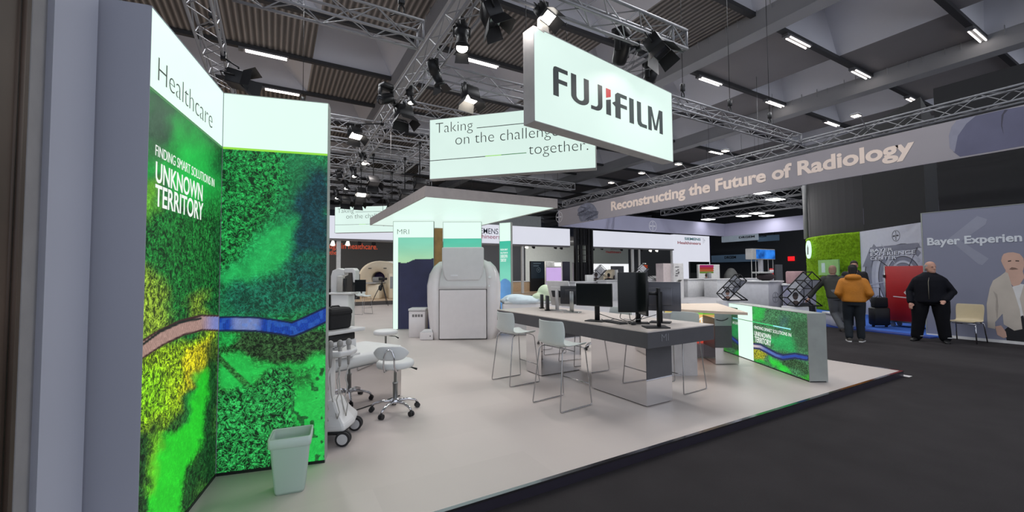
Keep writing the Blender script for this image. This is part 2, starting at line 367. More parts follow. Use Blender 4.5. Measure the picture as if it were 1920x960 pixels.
def shaft(mb, x0, x1, y0, y1, z0, z1, mi):
    """a roof-light shaft open below: four leaning sides and a lid"""
    i = 0.28; w = (x1-x0)*i; d = (y1-y0)*0.12
    lo = [(x0, y0, z0), (x1, y0, z0), (x1, y1, z0), (x0, y1, z0)]; hi = [(x0+w*0.2, y0+d, z1), (x1-w*1.9, y0+d, z1), (x1-w*1.9, y1-d, z1), (x0+w*0.2, y1-d, z1)]
    mb._add(lo+hi, [(0, 4, 5, 1), (1, 5, 6, 2), (2, 6, 7, 3), (3, 7, 4, 0), (4, 7, 6, 5)], mi)
TRY = [-4.7, -1.3, 1.05, 4.38, 7.75, 11.3, 14.7, 18.1, 21.5, 24.9, 28.3, 31.7, 35.1, 38.5, 41.9, 45.3, 48.7, 52.1, 55.5, 60.1]
mb = MB()
for bi in range(len(BEAMX)-1):
    x0 = BEAMX[bi]; x1 = BEAMX[bi+1]; xm = x0+0.66*(x1-x0)
    for k in range(len(TRY)-1):
        y0, y1 = TRY[k], TRY[k+1]
        if (k+bi) % 2 == 1:
            mb.box(x0, xm, y0, y1, CZ, CZ+0.06, 0 if x0 < 9 else 2); shaft(mb, xm, x1, y0, y1, CZ, CZ+3.2, 1)
        else:
            mb.box(xm, x1, y0, y1, CZ, CZ+0.06, 0 if x0 < 9 else 2); shaft(mb, x0, xm, y0, y1, CZ, CZ+3.2, 1)
struct(mb.build('ceiling', [DECK, SHAFT, DECKF]))
for bi, x in enumerate(BEAMX):
    mb = MB(); mb.box(x, x+0.55, -6, 60, 9.5, 10.14); mb.box(x-0.03, x+0.58, -6, 60, 9.46, 9.5)
    if bi in (2, 3, 4):
        for k in range(26):
            y = 1.0+k*0.55+(0.12 if k % 2 else 0)
            mb.tube([(x-0.05, y, 9.9), (x-0.05, y, 10.14+0.25*((k*7) % 3)/2)], 0.014, 5)
    struct(mb.build('trim_%d' % (bi+4), BEAM))
for k, y in enumerate(TRY[2:14]):       # dark tracks that carry the hall's tube lights
    struct(MB().box(-14, 50, y-0.09, y+0.09, CZ-0.16, CZ-0.02).build('trim_%d' % (k+14), mat('track_grey', (58, 58, 60), 0.6)))
# tube lights on the tracks
TUBE = mat('tube_glow', (255, 246, 240), 0.5, emit=7.0, var=0)
proto = None
def tube_light(x, y, label):
    global proto
    if proto is None:
        t = thing('tube_light', label, 'ceiling light', (x, y, CZ-0.16), 0, 'tube lights on the ceiling tracks')
        MB().bbox(-0.75, 0.75, -0.12, 0.12, -0.07, 0, 0.02).build('housing', mat('fitting_grey', (120, 120, 122), 0.5), t)
        for s in (-1, 1): MB().tube([(-0.68, s*0.07, -0.085), (0.68, s*0.07, -0.085)], 0.022, 8).build('lamp_tube', TUBE, t)
        MB().box(-0.9, -0.75, -0.1, 0.1, -0.1, 0).build('end_box', mat('fitting_grey', (120, 120, 122)), t)
        proto = t
    else: dup(proto, (x, y, CZ-0.16), 0, label)
LIGHTS = []
for (u, v, y) in ((1508, 73, 7.75), (1629, 133, 7.75), (1732, 183, 7.75), (1848, 60, 4.38), (1347, 145, 11.3), (1473, 187, 11.3), (1580, 226, 11.3),
                  (1185, 90, 14.7), (1362, 280, 18.1), (500, 107, None), (530, 166, None), (935, 85, None)):
    p = at(u, v, CZ-0.2)
    LIGHTS.append((p.x, y if y is not None else min(TRY, key=lambda q: abs(q-p.y))))
LIGHTS = sorted(set((round(a, 2), b) for a, b in LIGHTS))
for i, (x, y) in enumerate(LIGHTS):
    u, v = proj((x, y, CZ-0.2))
    row = 'light ribbed decking' if x < 9 else 'dark ceiling'
    tube_light(x, y, 'twin tube light on a dark ceiling track')
# small lit floodlights hanging high over the neighbouring stands
# ------------------------------------------------------------------ partition beside the photographer
PART = mat('grey_partition', (158, 160, 172), 0.75, var=0.03, vscale=1.2)
A0 = at(283.5, 10, 2.93)                              # top near edge of the first light wall
PA = Pl((A0.x, A0.y), 78.7)
WOODD = mat('dark_wood', (72, 58, 48), 0.6, var=0.2, vscale=3)
pt = thing('partition_wall', 'plain grey partition end beside the tall green light wall', 'partition', (0, 0, 0)); pt['kind'] = 'structure'
nl = -PA.n                                            # away from the picture side
def poly_between(p, q, back): 
    d = (q-p); n = Vector((-d.y, d.x, 0)).normalized()
    if n.dot(p-EYE) < 0: n = -n
    return [(p.x, p.y), (q.x, q.y), (q.x+n.x*back, q.y+n.y*back), (p.x+n.x*back, p.y+n.y*back)]
g0 = PA.P(0, 0, -0.02); g1 = at(170, 480, CAMH+0.01) if False else PA.P(0.0, 0, -0.235)
def onray(u, dist):      # a floor point in the direction of photo column u
    d = ray(u, 512); d = Vector((d.x, d.y, 0)).normalized(); return Vector((d.x*dist, d.y*dist, 0))
r1 = g1.length
k1 = onray(168, r1*0.985); k2 = onray(84, r1*0.93); k3 = onray(80, r1*0.95); k4 = onray(42, r1*0.9); k5 = onray(40, r1*0.86); k6 = onray(-60, r1*0.80)
MB().prism(poly_between(k1, k2, 0.25), 0, 3.4).build('side_panel', mat('partition_lit_side', (186, 188, 200), 0.75, var=0.03, vscale=1.2), pt)  # partition grey painted paler to show the better lit face
struct(MB().prism(poly_between(onray(84.5, r1*0.945), onray(79, r1*0.945), 0.05), 0, 3.4).build('trim_29', BLACK))  # black strip standing in for the shade in the gap
struct(MB().prism(poly_between(k3, k4, 0.06), 0, 3.4).build('trim_30', mat('pale_grey_post', (150, 148, 148), 0.6)))
mb = MB(); mb.prism(poly_between(k5, k6, 0.08), 0, 3.4)
for uu in (14, 27): 
    p = onray(uu, r1*0.845); mb.tube([(p.x, p.y, 0), (p.x, p.y, 3.4)], 0.008, 6)
struct(mb.build('door_1', WOODD))
# ================================================================== tall green light walls
def seg_d(U, V, pts):
    """distance from points to a polyline and the parameter along it (numpy)"""
    best = np.full(U.shape, 1e9); par = np.zeros(U.shape)
    L = [0]
    for i in range(len(pts)-1): L.append(L[-1]+math.hypot(pts[i+1][0]-pts[i][0], pts[i+1][1]-pts[i][1]))
    sg = np.zeros(U.shape)
    for i in range(len(pts)-1):
        ax, ay = pts[i]; bx, by = pts[i+1]; dx, dy = bx-ax, by-ay; q = dx*dx+dy*dy
        t = np.clip(((U-ax)*dx+(V-ay)*dy)/q, 0, 1); ex = U-ax-t*dx; ey = V-ay-t*dy; d = np.hypot(ex, ey)
        m = d < best; best = np.where(m, d, best); par = np.where(m, (L[i]+t*math.sqrt(q))/L[-1], par); sg = np.where(m, np.sign(dx*ey-dy*ex), sg)
    return best, par, sg
def inpoly(U, V, poly, soft):
    """soft inside mask of a polygon"""
    n = len(poly); ins = np.zeros(U.shape, bool); d = np.full(U.shape, 1e9)
    for i in range(n):
        ax, ay = poly[i]; bx, by = poly[(i+1) % n]
        c = ((ay > V) != (by > V)) & (U < (bx-ax)*(V-ay)/((by-ay) if by != ay else 1e-9)+ax); ins ^= c
        dx, dy = bx-ax, by-ay; q = dx*dx+dy*dy; t = np.clip(((U-ax)*dx+(V-ay)*dy)/q, 0, 1); d = np.minimum(d, np.hypot(U-ax-t*dx, V-ay-t*dy))
    s = np.where(ins, d, -d); return sstep(-soft, soft, s)
def comp(rgb, leaf, mask, c, lf):
    c = LN(c) if len(c) == 3 and max(c) > 1.01 else np.array(c)
    rgb[:] = rgb*(1-mask[:, None])+c[None, :]*mask[:, None]; leaf[:] = leaf*(1-mask)+lf*mask
def bridge(rgb, leaf, U, V, pts, half, deck, rail, tint=None):
    d, p, sg = seg_d(U, V, pts); h = half
    comp(rgb, leaf, sstep(h+1.5, h-0.5, d)*1.0, rail, 0.15)
    m = sstep(h-2.5, h-4.0, d); comp(rgb, leaf, m, deck, 0.12)
    stripe = (np.sin(p*330) > 0.6); comp(rgb, leaf, m*stripe*0.35, rail, 0.1)
    return d, p, sg, m
PB = Pl(PA.P(1.08, 0).to_tuple()[:2], -13.1)
LA = 1.08; 
_eu = PB.px(612, 600)[0]; LB = _eu
ZB = PA.px(417, 278)[1]; ZT = 2.93
def fn_A(T, Z):
    U, V = npx(PA, T, Z); n1 = vnoise(U, V, 60, 1); n2 = vnoise(U, V, 22, 2); n3 = vnoise(U*2.2, V, 34, 5)
    U2 = U+(n2-0.5)*26; V2 = V+(n1-0.5)*50
    rgb = np.tile(LN((26, 108, 42)), (len(U), 1)); leaf = np.full(U.shape, 0.9)
    fog = sstep(430, 330, V2)
    comp(rgb, leaf, fog*0.9, (30, 150, 62), 0.12); comp(rgb, leaf, fog*sstep(0.45, 0.7, n1), (24, 84, 50), 0.3)
    comp(rgb, leaf, inpoly(U2, V2, [(270, 165), (330, 190), (340, 240), (300, 285), (270, 290)], 26)*0.85, (66, 92, 74), 0.2)
    comp(rgb, leaf, inpoly(U2, V2, [(385, 235), (430, 260), (430, 330), (395, 330)], 18)*0.8, (18, 66, 34), 0.5)
    comp(rgb, leaf, inpoly(U2, V2, [(335, 235), (385, 270), (400, 340), (360, 380), (320, 330)], 30)*0.85, (28, 192, 74), 0.05)
    comp(rgb, leaf, inpoly(U2, V2, [(270, 340), (300, 345), (295, 400), (270, 420)], 16)*0.8, (104, 176, 40), 0.25)
    comp(rgb, leaf, inpoly(U2, V2, [(262, 490), (300, 520), (318, 600), (300, 640), (255, 640)], 22)*0.9, (132, 158, 44), 0.9)
    comp(rgb, leaf, inpoly(U2, V2, [(350, 560), (385, 545), (392, 600), (350, 605)], 14)*0.6, (140, 160, 40), 0.9)
    comp(rgb, leaf, inpoly(U2, V2, [(398, 420), (420, 420), (420, 600), (400, 600)], 12)*0.7, (16, 64, 34), 0.9)
    lowm = sstep(640, 660, V)
    comp(rgb, leaf, lowm, (40, 84, 30), 0.95)
    comp(rgb, leaf, inpoly(U2, V2, [(250, 670), (405, 610), (402, 660), (372, 700), (330, 770), (300, 815), (250, 815)], 12)*0.95, (150, 190, 26), 0.92)
    comp(rgb, leaf, inpoly(U2, V2, [(350, 650), (402, 625), (400, 670), (370, 712), (340, 745)], 12)*0.8, (206, 186, 24), 0.85)
    comp(rgb, leaf, inpoly(U2, V2, [(250, 700), (300, 690), (310, 780), (250, 800)], 20)*0.7, (120, 200, 24), 0.9)
    comp(rgb, leaf, inpoly(U2, V2, [(250, 805), (300, 800), (290, 900), (280, 970), (250, 970)], 12)*0.9, (24, 66, 26), 0.95)
    comp(rgb, leaf, inpoly(U2, V2, [(388, 640), (408, 630), (406, 900), (380, 900), (376, 760)], 8)*0.9, (14, 62, 26), 0.8)
    comp(rgb, leaf, inpoly(U2, V2, [(352, 740), (372, 690), (372, 800), (340, 810)], 14)*0.8, (30, 120, 60), 0.4)
    comp(rgb, leaf, inpoly(U2, V2, [(368, 700), (386, 690), (384, 790), (378, 850), (352, 885), (335, 975), (278, 975), (284, 880), (296, 820), (330, 815), (352, 790)], 9), (38, 200, 40), 0.12)
    comp(rgb, leaf, inpoly(U2, V2, [(352, 885), (385, 860), (380, 900), (362, 945), (340, 970)], 9)*0.9, (20, 74, 28), 0.85)
    comp(rgb, leaf, inpoly(U2, V2, [(280, 820), (300, 815), (292, 900), (282, 930)], 14)*0.55, (140, 220, 40), 0.1)
    rgb *= (0.75+0.5*n2)[:, None]
    d, p, sg, m = bridge(rgb, leaf, U, V, [(248, 668), (268, 655), (300, 634), (340, 615), (378, 605), (412, 606)], 15, (176, 142, 132), (60, 30, 34))
    comp(rgb, leaf, m*sstep(0.78, 0.98, p), (120, 130, 190), 0.1)
    d2, p2, s2 = seg_d(U, V, [(262, 650), (300, 622), (340, 604), (376, 597)]); comp(rgb, leaf, sstep(3, 1.5, d2), (30, 34, 30), 0.1)
    leaf *= sstep(150, 330, V)*0.9+0.1
    return np.concatenate([np.clip(rgb, 0, 1), leaf[:, None]], 1)
def fn_B(T, Z):
    U, V = npx(PB, T, Z); n1 = vnoise(U, V, 60, 11); n2 = vnoise(U, V, 20, 12)
    U2 = U+(n2-0.5)*28; V2 = V+(n1-0.5)*46
    rgb = np.tile(LN((28, 132, 60)), (len(U), 1)); leaf = np.full(U.shape, 0.95)
    comp(rgb, leaf, inpoly(U2, V2, [(545, 280), (625, 280), (625, 600), (400, 605), (405, 520), (470, 470), (530, 380)], 24)*0.9, (26, 116, 74), 0.45)
    comp(rgb, leaf, inpoly(U2, V2, [(545, 285), (605, 285), (585, 350), (550, 400)], 22)*0.7, (34, 120, 70), 0.3)
    comp(rgb, leaf, inpoly(U2, V2, [(585, 310), (625, 320), (625, 470), (575, 470), (530, 500), (545, 400), (565, 350)], 20)*0.9, (14, 46, 66), 0.55)
    comp(rgb, leaf, inpoly(U2, V2, [(505, 425), (555, 410), (545, 480), (490, 520), (420, 540), (405, 520), (460, 480)], 18)*0.9, (34, 178, 88), 0.12)
    comp(rgb, leaf, inpoly(U2, V2, [(420, 560), (480, 515), (560, 505), (620, 515), (620, 590), (440, 595)], 18)*0.8, (20, 92, 74), 0.75)
    comp(rgb, leaf, inpoly(U2, V2, [(540, 480), (620, 470), (620, 540), (560, 545)], 16)*0.8, (16, 62, 66), 0.7)
    low = sstep(612, 625, V)
    comp(rgb, leaf, low, (36, 92, 40), 0.95)
    comp(rgb, leaf, low*inpoly(U2, V2, [(440, 622), (610, 622), (612, 672), (470, 676), (430, 650)], 10)*0.85, (42, 70, 38), 0.95)
    comp(rgb, leaf, low*inpoly(U2, V2, [(402, 620), (440, 625), (425, 655), (402, 650)], 10)*0.9, (30, 178, 74), 0.25)
    comp(rgb, leaf, low*inpoly(U2, V2, [(402, 665), (450, 668), (520, 685), (620, 665), (620, 880), (555, 880), (545, 760), (555, 715), (540, 692), (480, 700), (465, 735), (405, 720)], 10)*0.95, (36, 190, 76), 0.1)
    dots = (vnoise(U, V, 9, 31, 1) > 0.74) & (U > 545) & (V > 690)
    comp(rgb, leaf, dots*0.85, (24, 66, 34), 0.5)
    comp(rgb, leaf, low*inpoly(U2, V2, [(555, 690), (590, 690), (585, 720), (560, 730)], 10)*0.7, (30, 80, 38), 0.9)
    dd, pp, ss = seg_d(U, V, [(408, 668), (440, 700), (470, 728)]); comp(rgb, leaf, sstep(7, 4, dd)*0.8, (44, 80, 40), 0.8)
    comp(rgb, leaf, low*inpoly(U2, V2, [(402, 735), (470, 720), (520, 690), (552, 720), (545, 800), (550, 890), (402, 905)], 10)*0.95, (36, 142, 66), 1.0)
    rgb *= (0.75+0.5*n2)[:, None]
    d, p, sg, m = bridge(rgb, leaf, U, V, [(400, 608), (440, 607), (480, 608), (520, 613), (548, 618), (570, 609), (620, 586)], 14, (16, 62, 160), (12, 22, 64))
    comp(rgb, leaf, m*sstep(0.12, 0.2, p)*sstep(0.42, 0.34, p)*0.55, (150, 166, 206), 0.1)
    comp(rgb, leaf, m*(vnoise(U, V, 7, 41, 1) > 0.62)*0.3, (60, 120, 206), 0.1)
    return np.concatenate([np.clip(rgb, 0, 1), leaf[:, None]], 1)
PRINT = print_mat('forest_print', 1.0, leaf=38.0)
def light_wall(pl, L, fn, label, back, words, lineglow):
    t = thing('light_wall', label, 'light wall', pl.o.to_tuple())
    mb = slab(pl, 0.0, L, SZ, ZT, -back, -0.012)
    slab(pl, L-0.004, L, SZ, ZT, -0.012, 0.003, mb); slab(pl, 0, 0.004, SZ, ZT, -0.012, 0.003, mb); slab(pl, 0, L, ZT-0.005, ZT, -0.012, 0.003, mb)
    local_to(slab(pl, 0, L, SZ, SZ+0.022, -0.012, 0.003).build('plinth', BLACK), t)
    local_to(mb.build('frame', PART if back > 0.15 else FRAMEM), t)
    local_to(slab(pl, 0.004, L-0.004, ZB+0.012, ZT-0.005, -0.012, 0.0).build('lit_header', GLOW), t)
    local_to(slab(pl, 0.004, L-0.004, ZB-0.004, ZB+0.012, -0.012, 0.001).build('accent_line', lineglow), t)
    picture(pl, 0.004, L-0.004, SZ+0.022, ZB-0.004, 0.0, 0.0065, fn, 'print', PRINT, t)
    return t
LIME = mat('lime_line', (150, 226, 60), 0.5, emit=0.9, var=0); GREENL = mat('green_line', (70, 150, 80), 0.5, emit=0.6, var=0)
wa = light_wall(PA, LA, fn_A, 'tall backlit forest wall headed with the word healthcare', 0.225, None, GREENL)
wb = light_wall(PB, LB, fn_B, 'tall backlit forest wall with blank white header behind the waste bin', 0.13, None, LIME)
def px_text(s, pl, u0, v0, u1, v1, m, parent, name='lettering', off=0.003, weight=0.0, depth=0.001, **k):
    """writing whose box runs from photo corner (u0,v0: lower start) to (u1,v1: upper end) on a plane"""
    t0, z0 = pl.px(u0, v0); t1, z1 = pl.px(u1, v1)
    return text(s, pl, t0, z0, t1-t0, z1-z0, m, name, parent, off, weight, depth=depth, **k)
text('Healthcare', PA, PA.px(295, 150)[0], PA.px(295, 150)[1], PA.px(397, 236)[0]-PA.px(295, 150)[0], PA.px(295, 106)[1]-PA.px(295, 150)[1], LETTER, 'lettering', wa, 0.003, -0.02, depth=0.001)
px_text('FINDING SMART SOLUTIONS IN', PA, 290, 291, 401, 336, WLET, wa, weight=-0.006)
px_text('UNKNOWN', PA, 290, 341, 379, 347, WLET, wa, weight=0.012)
px_text('TERRITORY', PA, 289, 386, 380, 381, WLET, wa, weight=0.012)
# waste bin
bp = at(545, 916, SZ)
bn = thing('waste_bin', 'square frosted translucent waste bin on the pale floor', 'waste bin', (bp.x, bp.y, SZ), math.radians(-8))
FROST = mat('frosted_plastic', (206, 226, 214), 0.5, trans=0.4, var=0)
def rsq(h, z, r): 
    return [(sx*(h-r)+r*math.cos(math.radians(a)), sy*(h-r)*0.86+r*math.sin(math.radians(a)), z) for sx, sy, a0 in ((1, 1, 0), (-1, 1, 90), (-1, -1, 180), (1, -1, 270)) for a in (a0, a0+30, a0+60, a0+90)]
mb = MB(); H_ = 0.375
mb.loft([rsq(0.085, 0.0, 0.02), rsq(0.092, 0.02, 0.02), rsq(0.118, H_-0.05, 0.02), rsq(0.12, H_, 0.02), rsq(0.116, H_, 0.018), rsq(0.112, H_-0.05, 0.018), rsq(0.087, 0.012, 0.018)], True, True, 0, True)
mb.build('bin_body', FROST, bn)
mb = MB(); mb.loft([rsq(0.121, H_-0.06, 0.02), rsq(0.129, H_-0.055, 0.02), rsq(0.131, H_+0.004, 0.02), rsq(0.121, H_+0.006, 0.02), rsq(0.119, H_-0.05, 0.02)], False, False, 0, True)
mb.build('rim', mat('frosted_rim', (216, 232, 224), 0.45, trans=0.3, var=0), bn)
# ================================================================== hanging signs
SIGNZ0, SIGNZ1 = 3.8, 5.255
SIDEM = mat('sign_side', (150, 150, 150), 0.5)
def hang_sign(pl, L, depth, z0, z1, label, group=None):
    t = thing('hanging_sign', label, 'hanging sign', (pl.o.x, pl.o.y, z0))
    if group: t['group'] = group
    mb = slab(pl, 0, L, z0, z1, -depth, -0.006)
    for a in ((0, L, z0, z0+0.012), (0, L, z1-0.012, z1), (0, 0.012, z0, z1), (L-0.012, L, z0, z1)): slab(pl, a[0], a[1], a[2], a[3], -0.006, 0.004, mb)
    local_to(mb.build('frame', SIDEM), t)
    local_to(slab(pl, 0.012, L-0.012, z0+0.012, z1-0.012, -0.006, 0.0).build('lit_face', GLOWS), t)
    mb = MB()
    for q in (0.22*L, 0.78*L):
        p = pl.P(q, z1, -depth/2); mb.tube([p, (p.x, p.y, max(z1+0.42, 5.64))], 0.005, 6)
    local_to(mb.build('hanging_wire', BLACKM), t)
    return t
GLOWS = mat('lit_sign', (222, 245, 236), 0.5, emit=0.93, var=0.03, vscale=0.6)
f0 = at(1001.6, 227, SIGNZ0); PF = Pl((f0.x, f0.y), 9.0); f1 = at(1262.5, 304.4, SIGNZ0); LF = (Vector((f1.x, f1.y, 0))-PF.o).dot(PF.d)
sf = hang_sign(PF, LF, 0.24, SIGNZ0, SIGNZ1, 'large lit box sign with bold black company lettering above the long table')
INK = mat('sign_ink', (38, 50, 50), 0.5, var=0); RED = mat('sign_red', (214, 44, 48), 0.5, var=0, emit=0.7)
def fp(u, v): return PF.px(u, v)
def ink(polys, name='letter', m=None, parent=None, pl=None, off=0.001, th=0.006):
    mb = MB()
    for p in polys: flat(pl or PF, p, off, th, mb)
    return local_to(mb.build(name, m or INK), parent or sf)
# the word is drawn stroke by stroke in sign units: each letter spans given photo columns
c0 = fp(1038, 0)[0]; 
def strokes(defs, t0, t1, zb, zt):
    return [[(t0+(t1-t0)*x, zb+(zt-zb)*y) for x, y in d] for d in defs]
zb_ = fp(1048, 181)[1]; zt_ = fp(1040, 124)[1]
zbM = fp(1240, 252)[1]
ZB_, ZT_ = (zb_+zbM)/2-0.0, zt_
def tc_(u, v=190): return fp(u, v)[0]
def arcp(cx, cy, rx, ry, a0, a1, n=10): return [(cx+rx*math.cos(math.radians(a0+(a1-a0)*k/n)), cy+ry*math.sin(math.radians(a0+(a1-a0)*k/n))) for k in range(n+1)]
LT = {}
LT['F'] = [[(0, 0), (0.36, 0), (0.36, 1), (0.16, 1), (0.05, 0.97), (0, 0.88)], [(0.36, 1), (1, 1), (1, 0.86), (0.36, 0.86)], [(0.36, 0.60), (0.96, 0.60), (0.96, 0.46), (0.36, 0.46)]]
uo = [(0, 1), (0, 0.25)]+arcp(0.5, 0.25, 0.5, 0.25, 180, 270)[1:]+arcp(0.5, 0.25, 0.5, 0.25, 270, 360)[1:]+[(1, 1), (0.72, 1), (0.72, 0.30)]+arcp(0.5, 0.28, 0.22, 0.14, 360, 270)[1:]+arcp(0.5, 0.28, 0.22, 0.14, 270, 180)[1:]+[(0.28, 1)]
LT['U'] = [uo]
LT['J'] = [[(1, 1), (0.62, 1), (0.62, 0.28)]+arcp(0.34, 0.28, 0.28, 0.15, 0, -90)[1:]+[(0, 0.13), (0, 0.0), (0.42, 0.0)]+arcp(0.42, 0.25, 0.58, 0.25, -90, 0)[1:]]
LT['I'] = [[(0, 0), (1, 0), (1, 1), (0, 1)]]
LT['L'] = [[(0, 1), (0.4, 1), (0.4, 0.22), (0.5, 0.14), (1, 0.14), (1, 0), (0.3, 0), (0.08, 0.06), (0, 0.2)]]
LT['M'] = [[(0, 0), (0.22, 0), (0.22, 0.74), (0.24, 1), (0, 1)], [(0.76, 1), (1, 1), (1, 0), (0.78, 0), (0.78, 0.74)], [(0.24, 1), (0.22, 0.70), (0.41, 0.08), (0.59, 0.08), (0.78, 0.70), (0.76, 1), (0.5, 0.22)]]
def letter(ch, u0, u1, zb=None, zt=None):
    ink(strokes(LT[ch], tc_(u0), tc_(u1), zb or ZB_, zt or ZT_))
letter('F', 1037.5, 1064.5); letter('U', 1071, 1104); letter('J', 1108, 1129)
t0, t1 = tc_(1136.5, 200), tc_(1145, 200)
hZ = ZT_-ZB_
ink([[(t0, ZB_+hZ*0.62), (t0, ZB_+hZ*0.99), (t1, ZB_+hZ*0.99), (t1, ZB_+hZ*0.72)]], 'red_accent', RED)
ink([[(t0, ZB_), (t1, ZB_), (t1, ZB_+hZ*0.62), (t0, ZB_+hZ*0.54)]])
t0 = tc_(1153.5, 200); t1 = tc_(1175, 200); tm = tc_(1163, 200)
ink([[(t0, ZB_), (tm, ZB_), (tm, ZB_+hZ), (t0+(tm-t0)*0.45, ZB_+hZ), (t0, ZB_+hZ*0.9)], [(tm, ZB_+hZ), (t1, ZB_+hZ), (t1, ZB_+hZ*0.86), (tm, ZB_+hZ*0.86)], [(tm, ZB_+hZ*0.6), (t1, ZB_+hZ*0.6), (t1, ZB_+hZ*0.46), (tm, ZB_+hZ*0.46)], [(t0, ZB_+hZ*0.62), (t0, ZB_+hZ*0.42), (tc_(1148.5, 200), ZB_+hZ*0.5), (tc_(1148.5, 200), ZB_+hZ*0.54)]])
letter('I', 1179.5, 1187.5); letter('L', 1194, 1211.5); letter('M', 1214.5, 1241)
# second sign: thin lettering
g0 = at(805.3, 336.7, SIGNZ0); g1 = at(1118, 315.4, SIGNZ0)
PT_ = Pl((g0.x, g0.y), math.degrees(math.atan2(g1.y-g0.y, g1.x-g0.x))); LT_ = (g1-g0).length
st = hang_sign(PT_, LT_, 0.2, SIGNZ0, SIGNZ1, 'lit white sign with thin grey slogan hanging behind the company sign')
def slogan(pl, t, ref, k=1.0):
    """ref maps a photo position on the first slogan sign to the plane"""
    def tx(s, a, b, w):
        (ta, za), (tb, zb2) = PT_.px(*a), PT_.px(*b)
        text(s, pl, ta*k, ref+(za-SIGNZ0)*k, (tb-ta)*k, None, LETTER, 'lettering', t, 0.002, w, depth=0.001)
    tx('Taking', (817, 256), (886.5, 250), -0.017)
    tx('on the challenge', (854, 278), (1047, 262), -0.017)
    tx('together.', (991.5, 296.5), (1103, 282), -0.017)
    def rule(a, b, m):
        (ta, za), (tb, zb2) = PT_.px(*a), PT_.px(*b); z = ref+((za+zb2)/2-SIGNZ0)*k
        local_to(flat(pl, [(ta*k, z-0.008*k), (tb*k, z-0.008*k), (tb*k, z+0.008*k), (ta*k, z+0.008*k)], 0.002, 0.001).build('rule_line', m), t)
    rule((894, 241), (1036, 225), LETTER); rule((806, 302), (910, 293), LETTER); rule((910, 293), (940, 290.5), LIME); rule((940, 290.5), (987, 286.5), GREENL)
slogan(PT_, st, SIGNZ0)
h0 = at(627.5, 437, 3.44); K2 = (3.44-CAMH)/(3.75-CAMH)*0.97; PT2 = Pl((h0.x, h0.y), -36); 
st2 = hang_sign(PT2, LT_*K2, 0.2, 3.44, 3.44+1.45*K2, 'far lit slogan sign hanging behind the lit canopy')
slogan(PT2, st2, 3.44, K2)
# ================================================================== lit canopy with its wall panels
cz = 2.95
k0 = at(801.7, 370, cz); kr = at(1048, 389.5, cz); kl = at(689, 422, cz)
CX0, CX1, CY0, CY1 = (k0.x+kl.x)/2, kr.x, (k0.y+kr.y)/2, kl.y
cn = thing('lit_canopy', 'low lit ceiling canopy with grey rim over the scanner', 'canopy', (CX0, CY0, cz))
def at0(mb, name, m, par):
    return local_to(mb.build(name, m), par)
mb = MB(); T_ = 0.20
mb.box(CX0, CX1, CY0, CY0+0.03, cz, cz+T_); mb.box(CX0, CX1, CY1-0.03, CY1, cz, cz+T_); mb.box(CX0, CX0+0.03, CY0+0.03, CY1-0.03, cz, cz+T_); mb.box(CX1-0.03, CX1, CY0+0.03, CY1-0.03, cz, cz+T_); mb.box(CX0+0.03, CX1-0.03, CY0+0.03, CY1-0.03, cz+T_-0.03, cz+T_)
at0(mb, 'rim_frame', mat('canopy_grey', (168, 160, 156), 0.55), cn)
wS = (CX1-CX0-0.06)/3
for i in range(3):
    at0(MB().box(CX0+0.038+i*wS, CX0+0.022+(i+1)*wS, CY0+0.034, CY1-1.91, cz+0.012, cz+0.03), 'light_panel', GLOWS, cn)
    at0(MB().box(CX0+0.038+i*wS, CX0+0.022+(i+1)*wS, CY1-1.89, CY1-0.034, cz+0.012, cz+0.03), 'light_panel', GLOWS, cn)
mb = MB()
for (x, y) in ((CX0+0.3, CY1-1.2), (CX1-0.3, CY1-1.2), (CX0+0.3, CY1-0.3), (CX1-0.3, CY1-0.3)): mb.tube([(x, y, cz+T_), (x, y, 5.6)], 0.006, 6)
at0(mb, 'hanging_wire', BLACKM, cn)
FOILZ = {}
def sunset(z0, z1, ridge, top, bot, dark, seed):
    def fn(T, Z):
        h = (Z-z0)/(z1-z0); r = ridge(T)
        c = LN(bot)[None, :]*(1-sstep(0.5, 1.0, h))[:, None]+LN(top)[None, :]*sstep(0.5, 1.0, h)[:, None]
        c = c*(0.93+0.14*vnoise(T*60, Z*300, 40, seed))[:, None]
        mk = (h < r)[:, None]; dk = LN(dark)[None, :]*(0.7+0.6*vnoise(T*100, Z*100, 30, seed+3))[:, None]
        c = np.where(mk, dk, c); return np.concatenate([c, np.zeros((len(T), 1))], 1)
    return fn
PRINT2 = print_mat('landscape_print', 0.95, 40)
def wall_panel(u0, u1, v, az, z1, label, fn, pz1, lip=0.0, depth=0.1, at_z=None, words=None):
    p = at(u0, v, z1); pl = Pl((p.x, p.y), az); L = pl.px(u1, v)[0]
    t = thing('light_panel_wall', label, 'light wall', (p.x, p.y, SZ))
    local_to(slab(pl, 0, L, SZ, z1, -depth, -0.004).build('frame', FRAMEM), t)
    local_to(slab(pl, 0.01, L-0.01, pz1, z1-0.01, -0.004, 0.0).build('lit_header', GLOW), t)
    if lip: local_to(slab(pl, 0.01, lip, SZ+0.02, pz1, -0.004, 0.0).build('lit_edge', GLOW), t)
    picture(pl, max(lip, 0.01), L-0.01, SZ+0.02, pz1-0.003, 0.0, 0.02, fn, 'print', PRINT2, t)
    return pl, L, t
WZ = 2.93
m1, L1, t1_ = wall_panel(737, 813.5, 415, -28, WZ, 'lit wall panel of dark mountain below dawn sky, lettered for scanning', None or (lambda T, Z: sunset(SZ, 2.5, lambda t: 0.735+0.02*np.sin(t*5)-0.05*np.exp(-((t-0.32)/0.2)**2)+0.05*t, (130, 212, 184), (204, 226, 164), (34, 36, 62), 3)(T, Z)), 2.50, lip=0.135)
px_text('MRI', m1, 745, 439, 767, 430, LETTER, t1_, weight=-0.02)
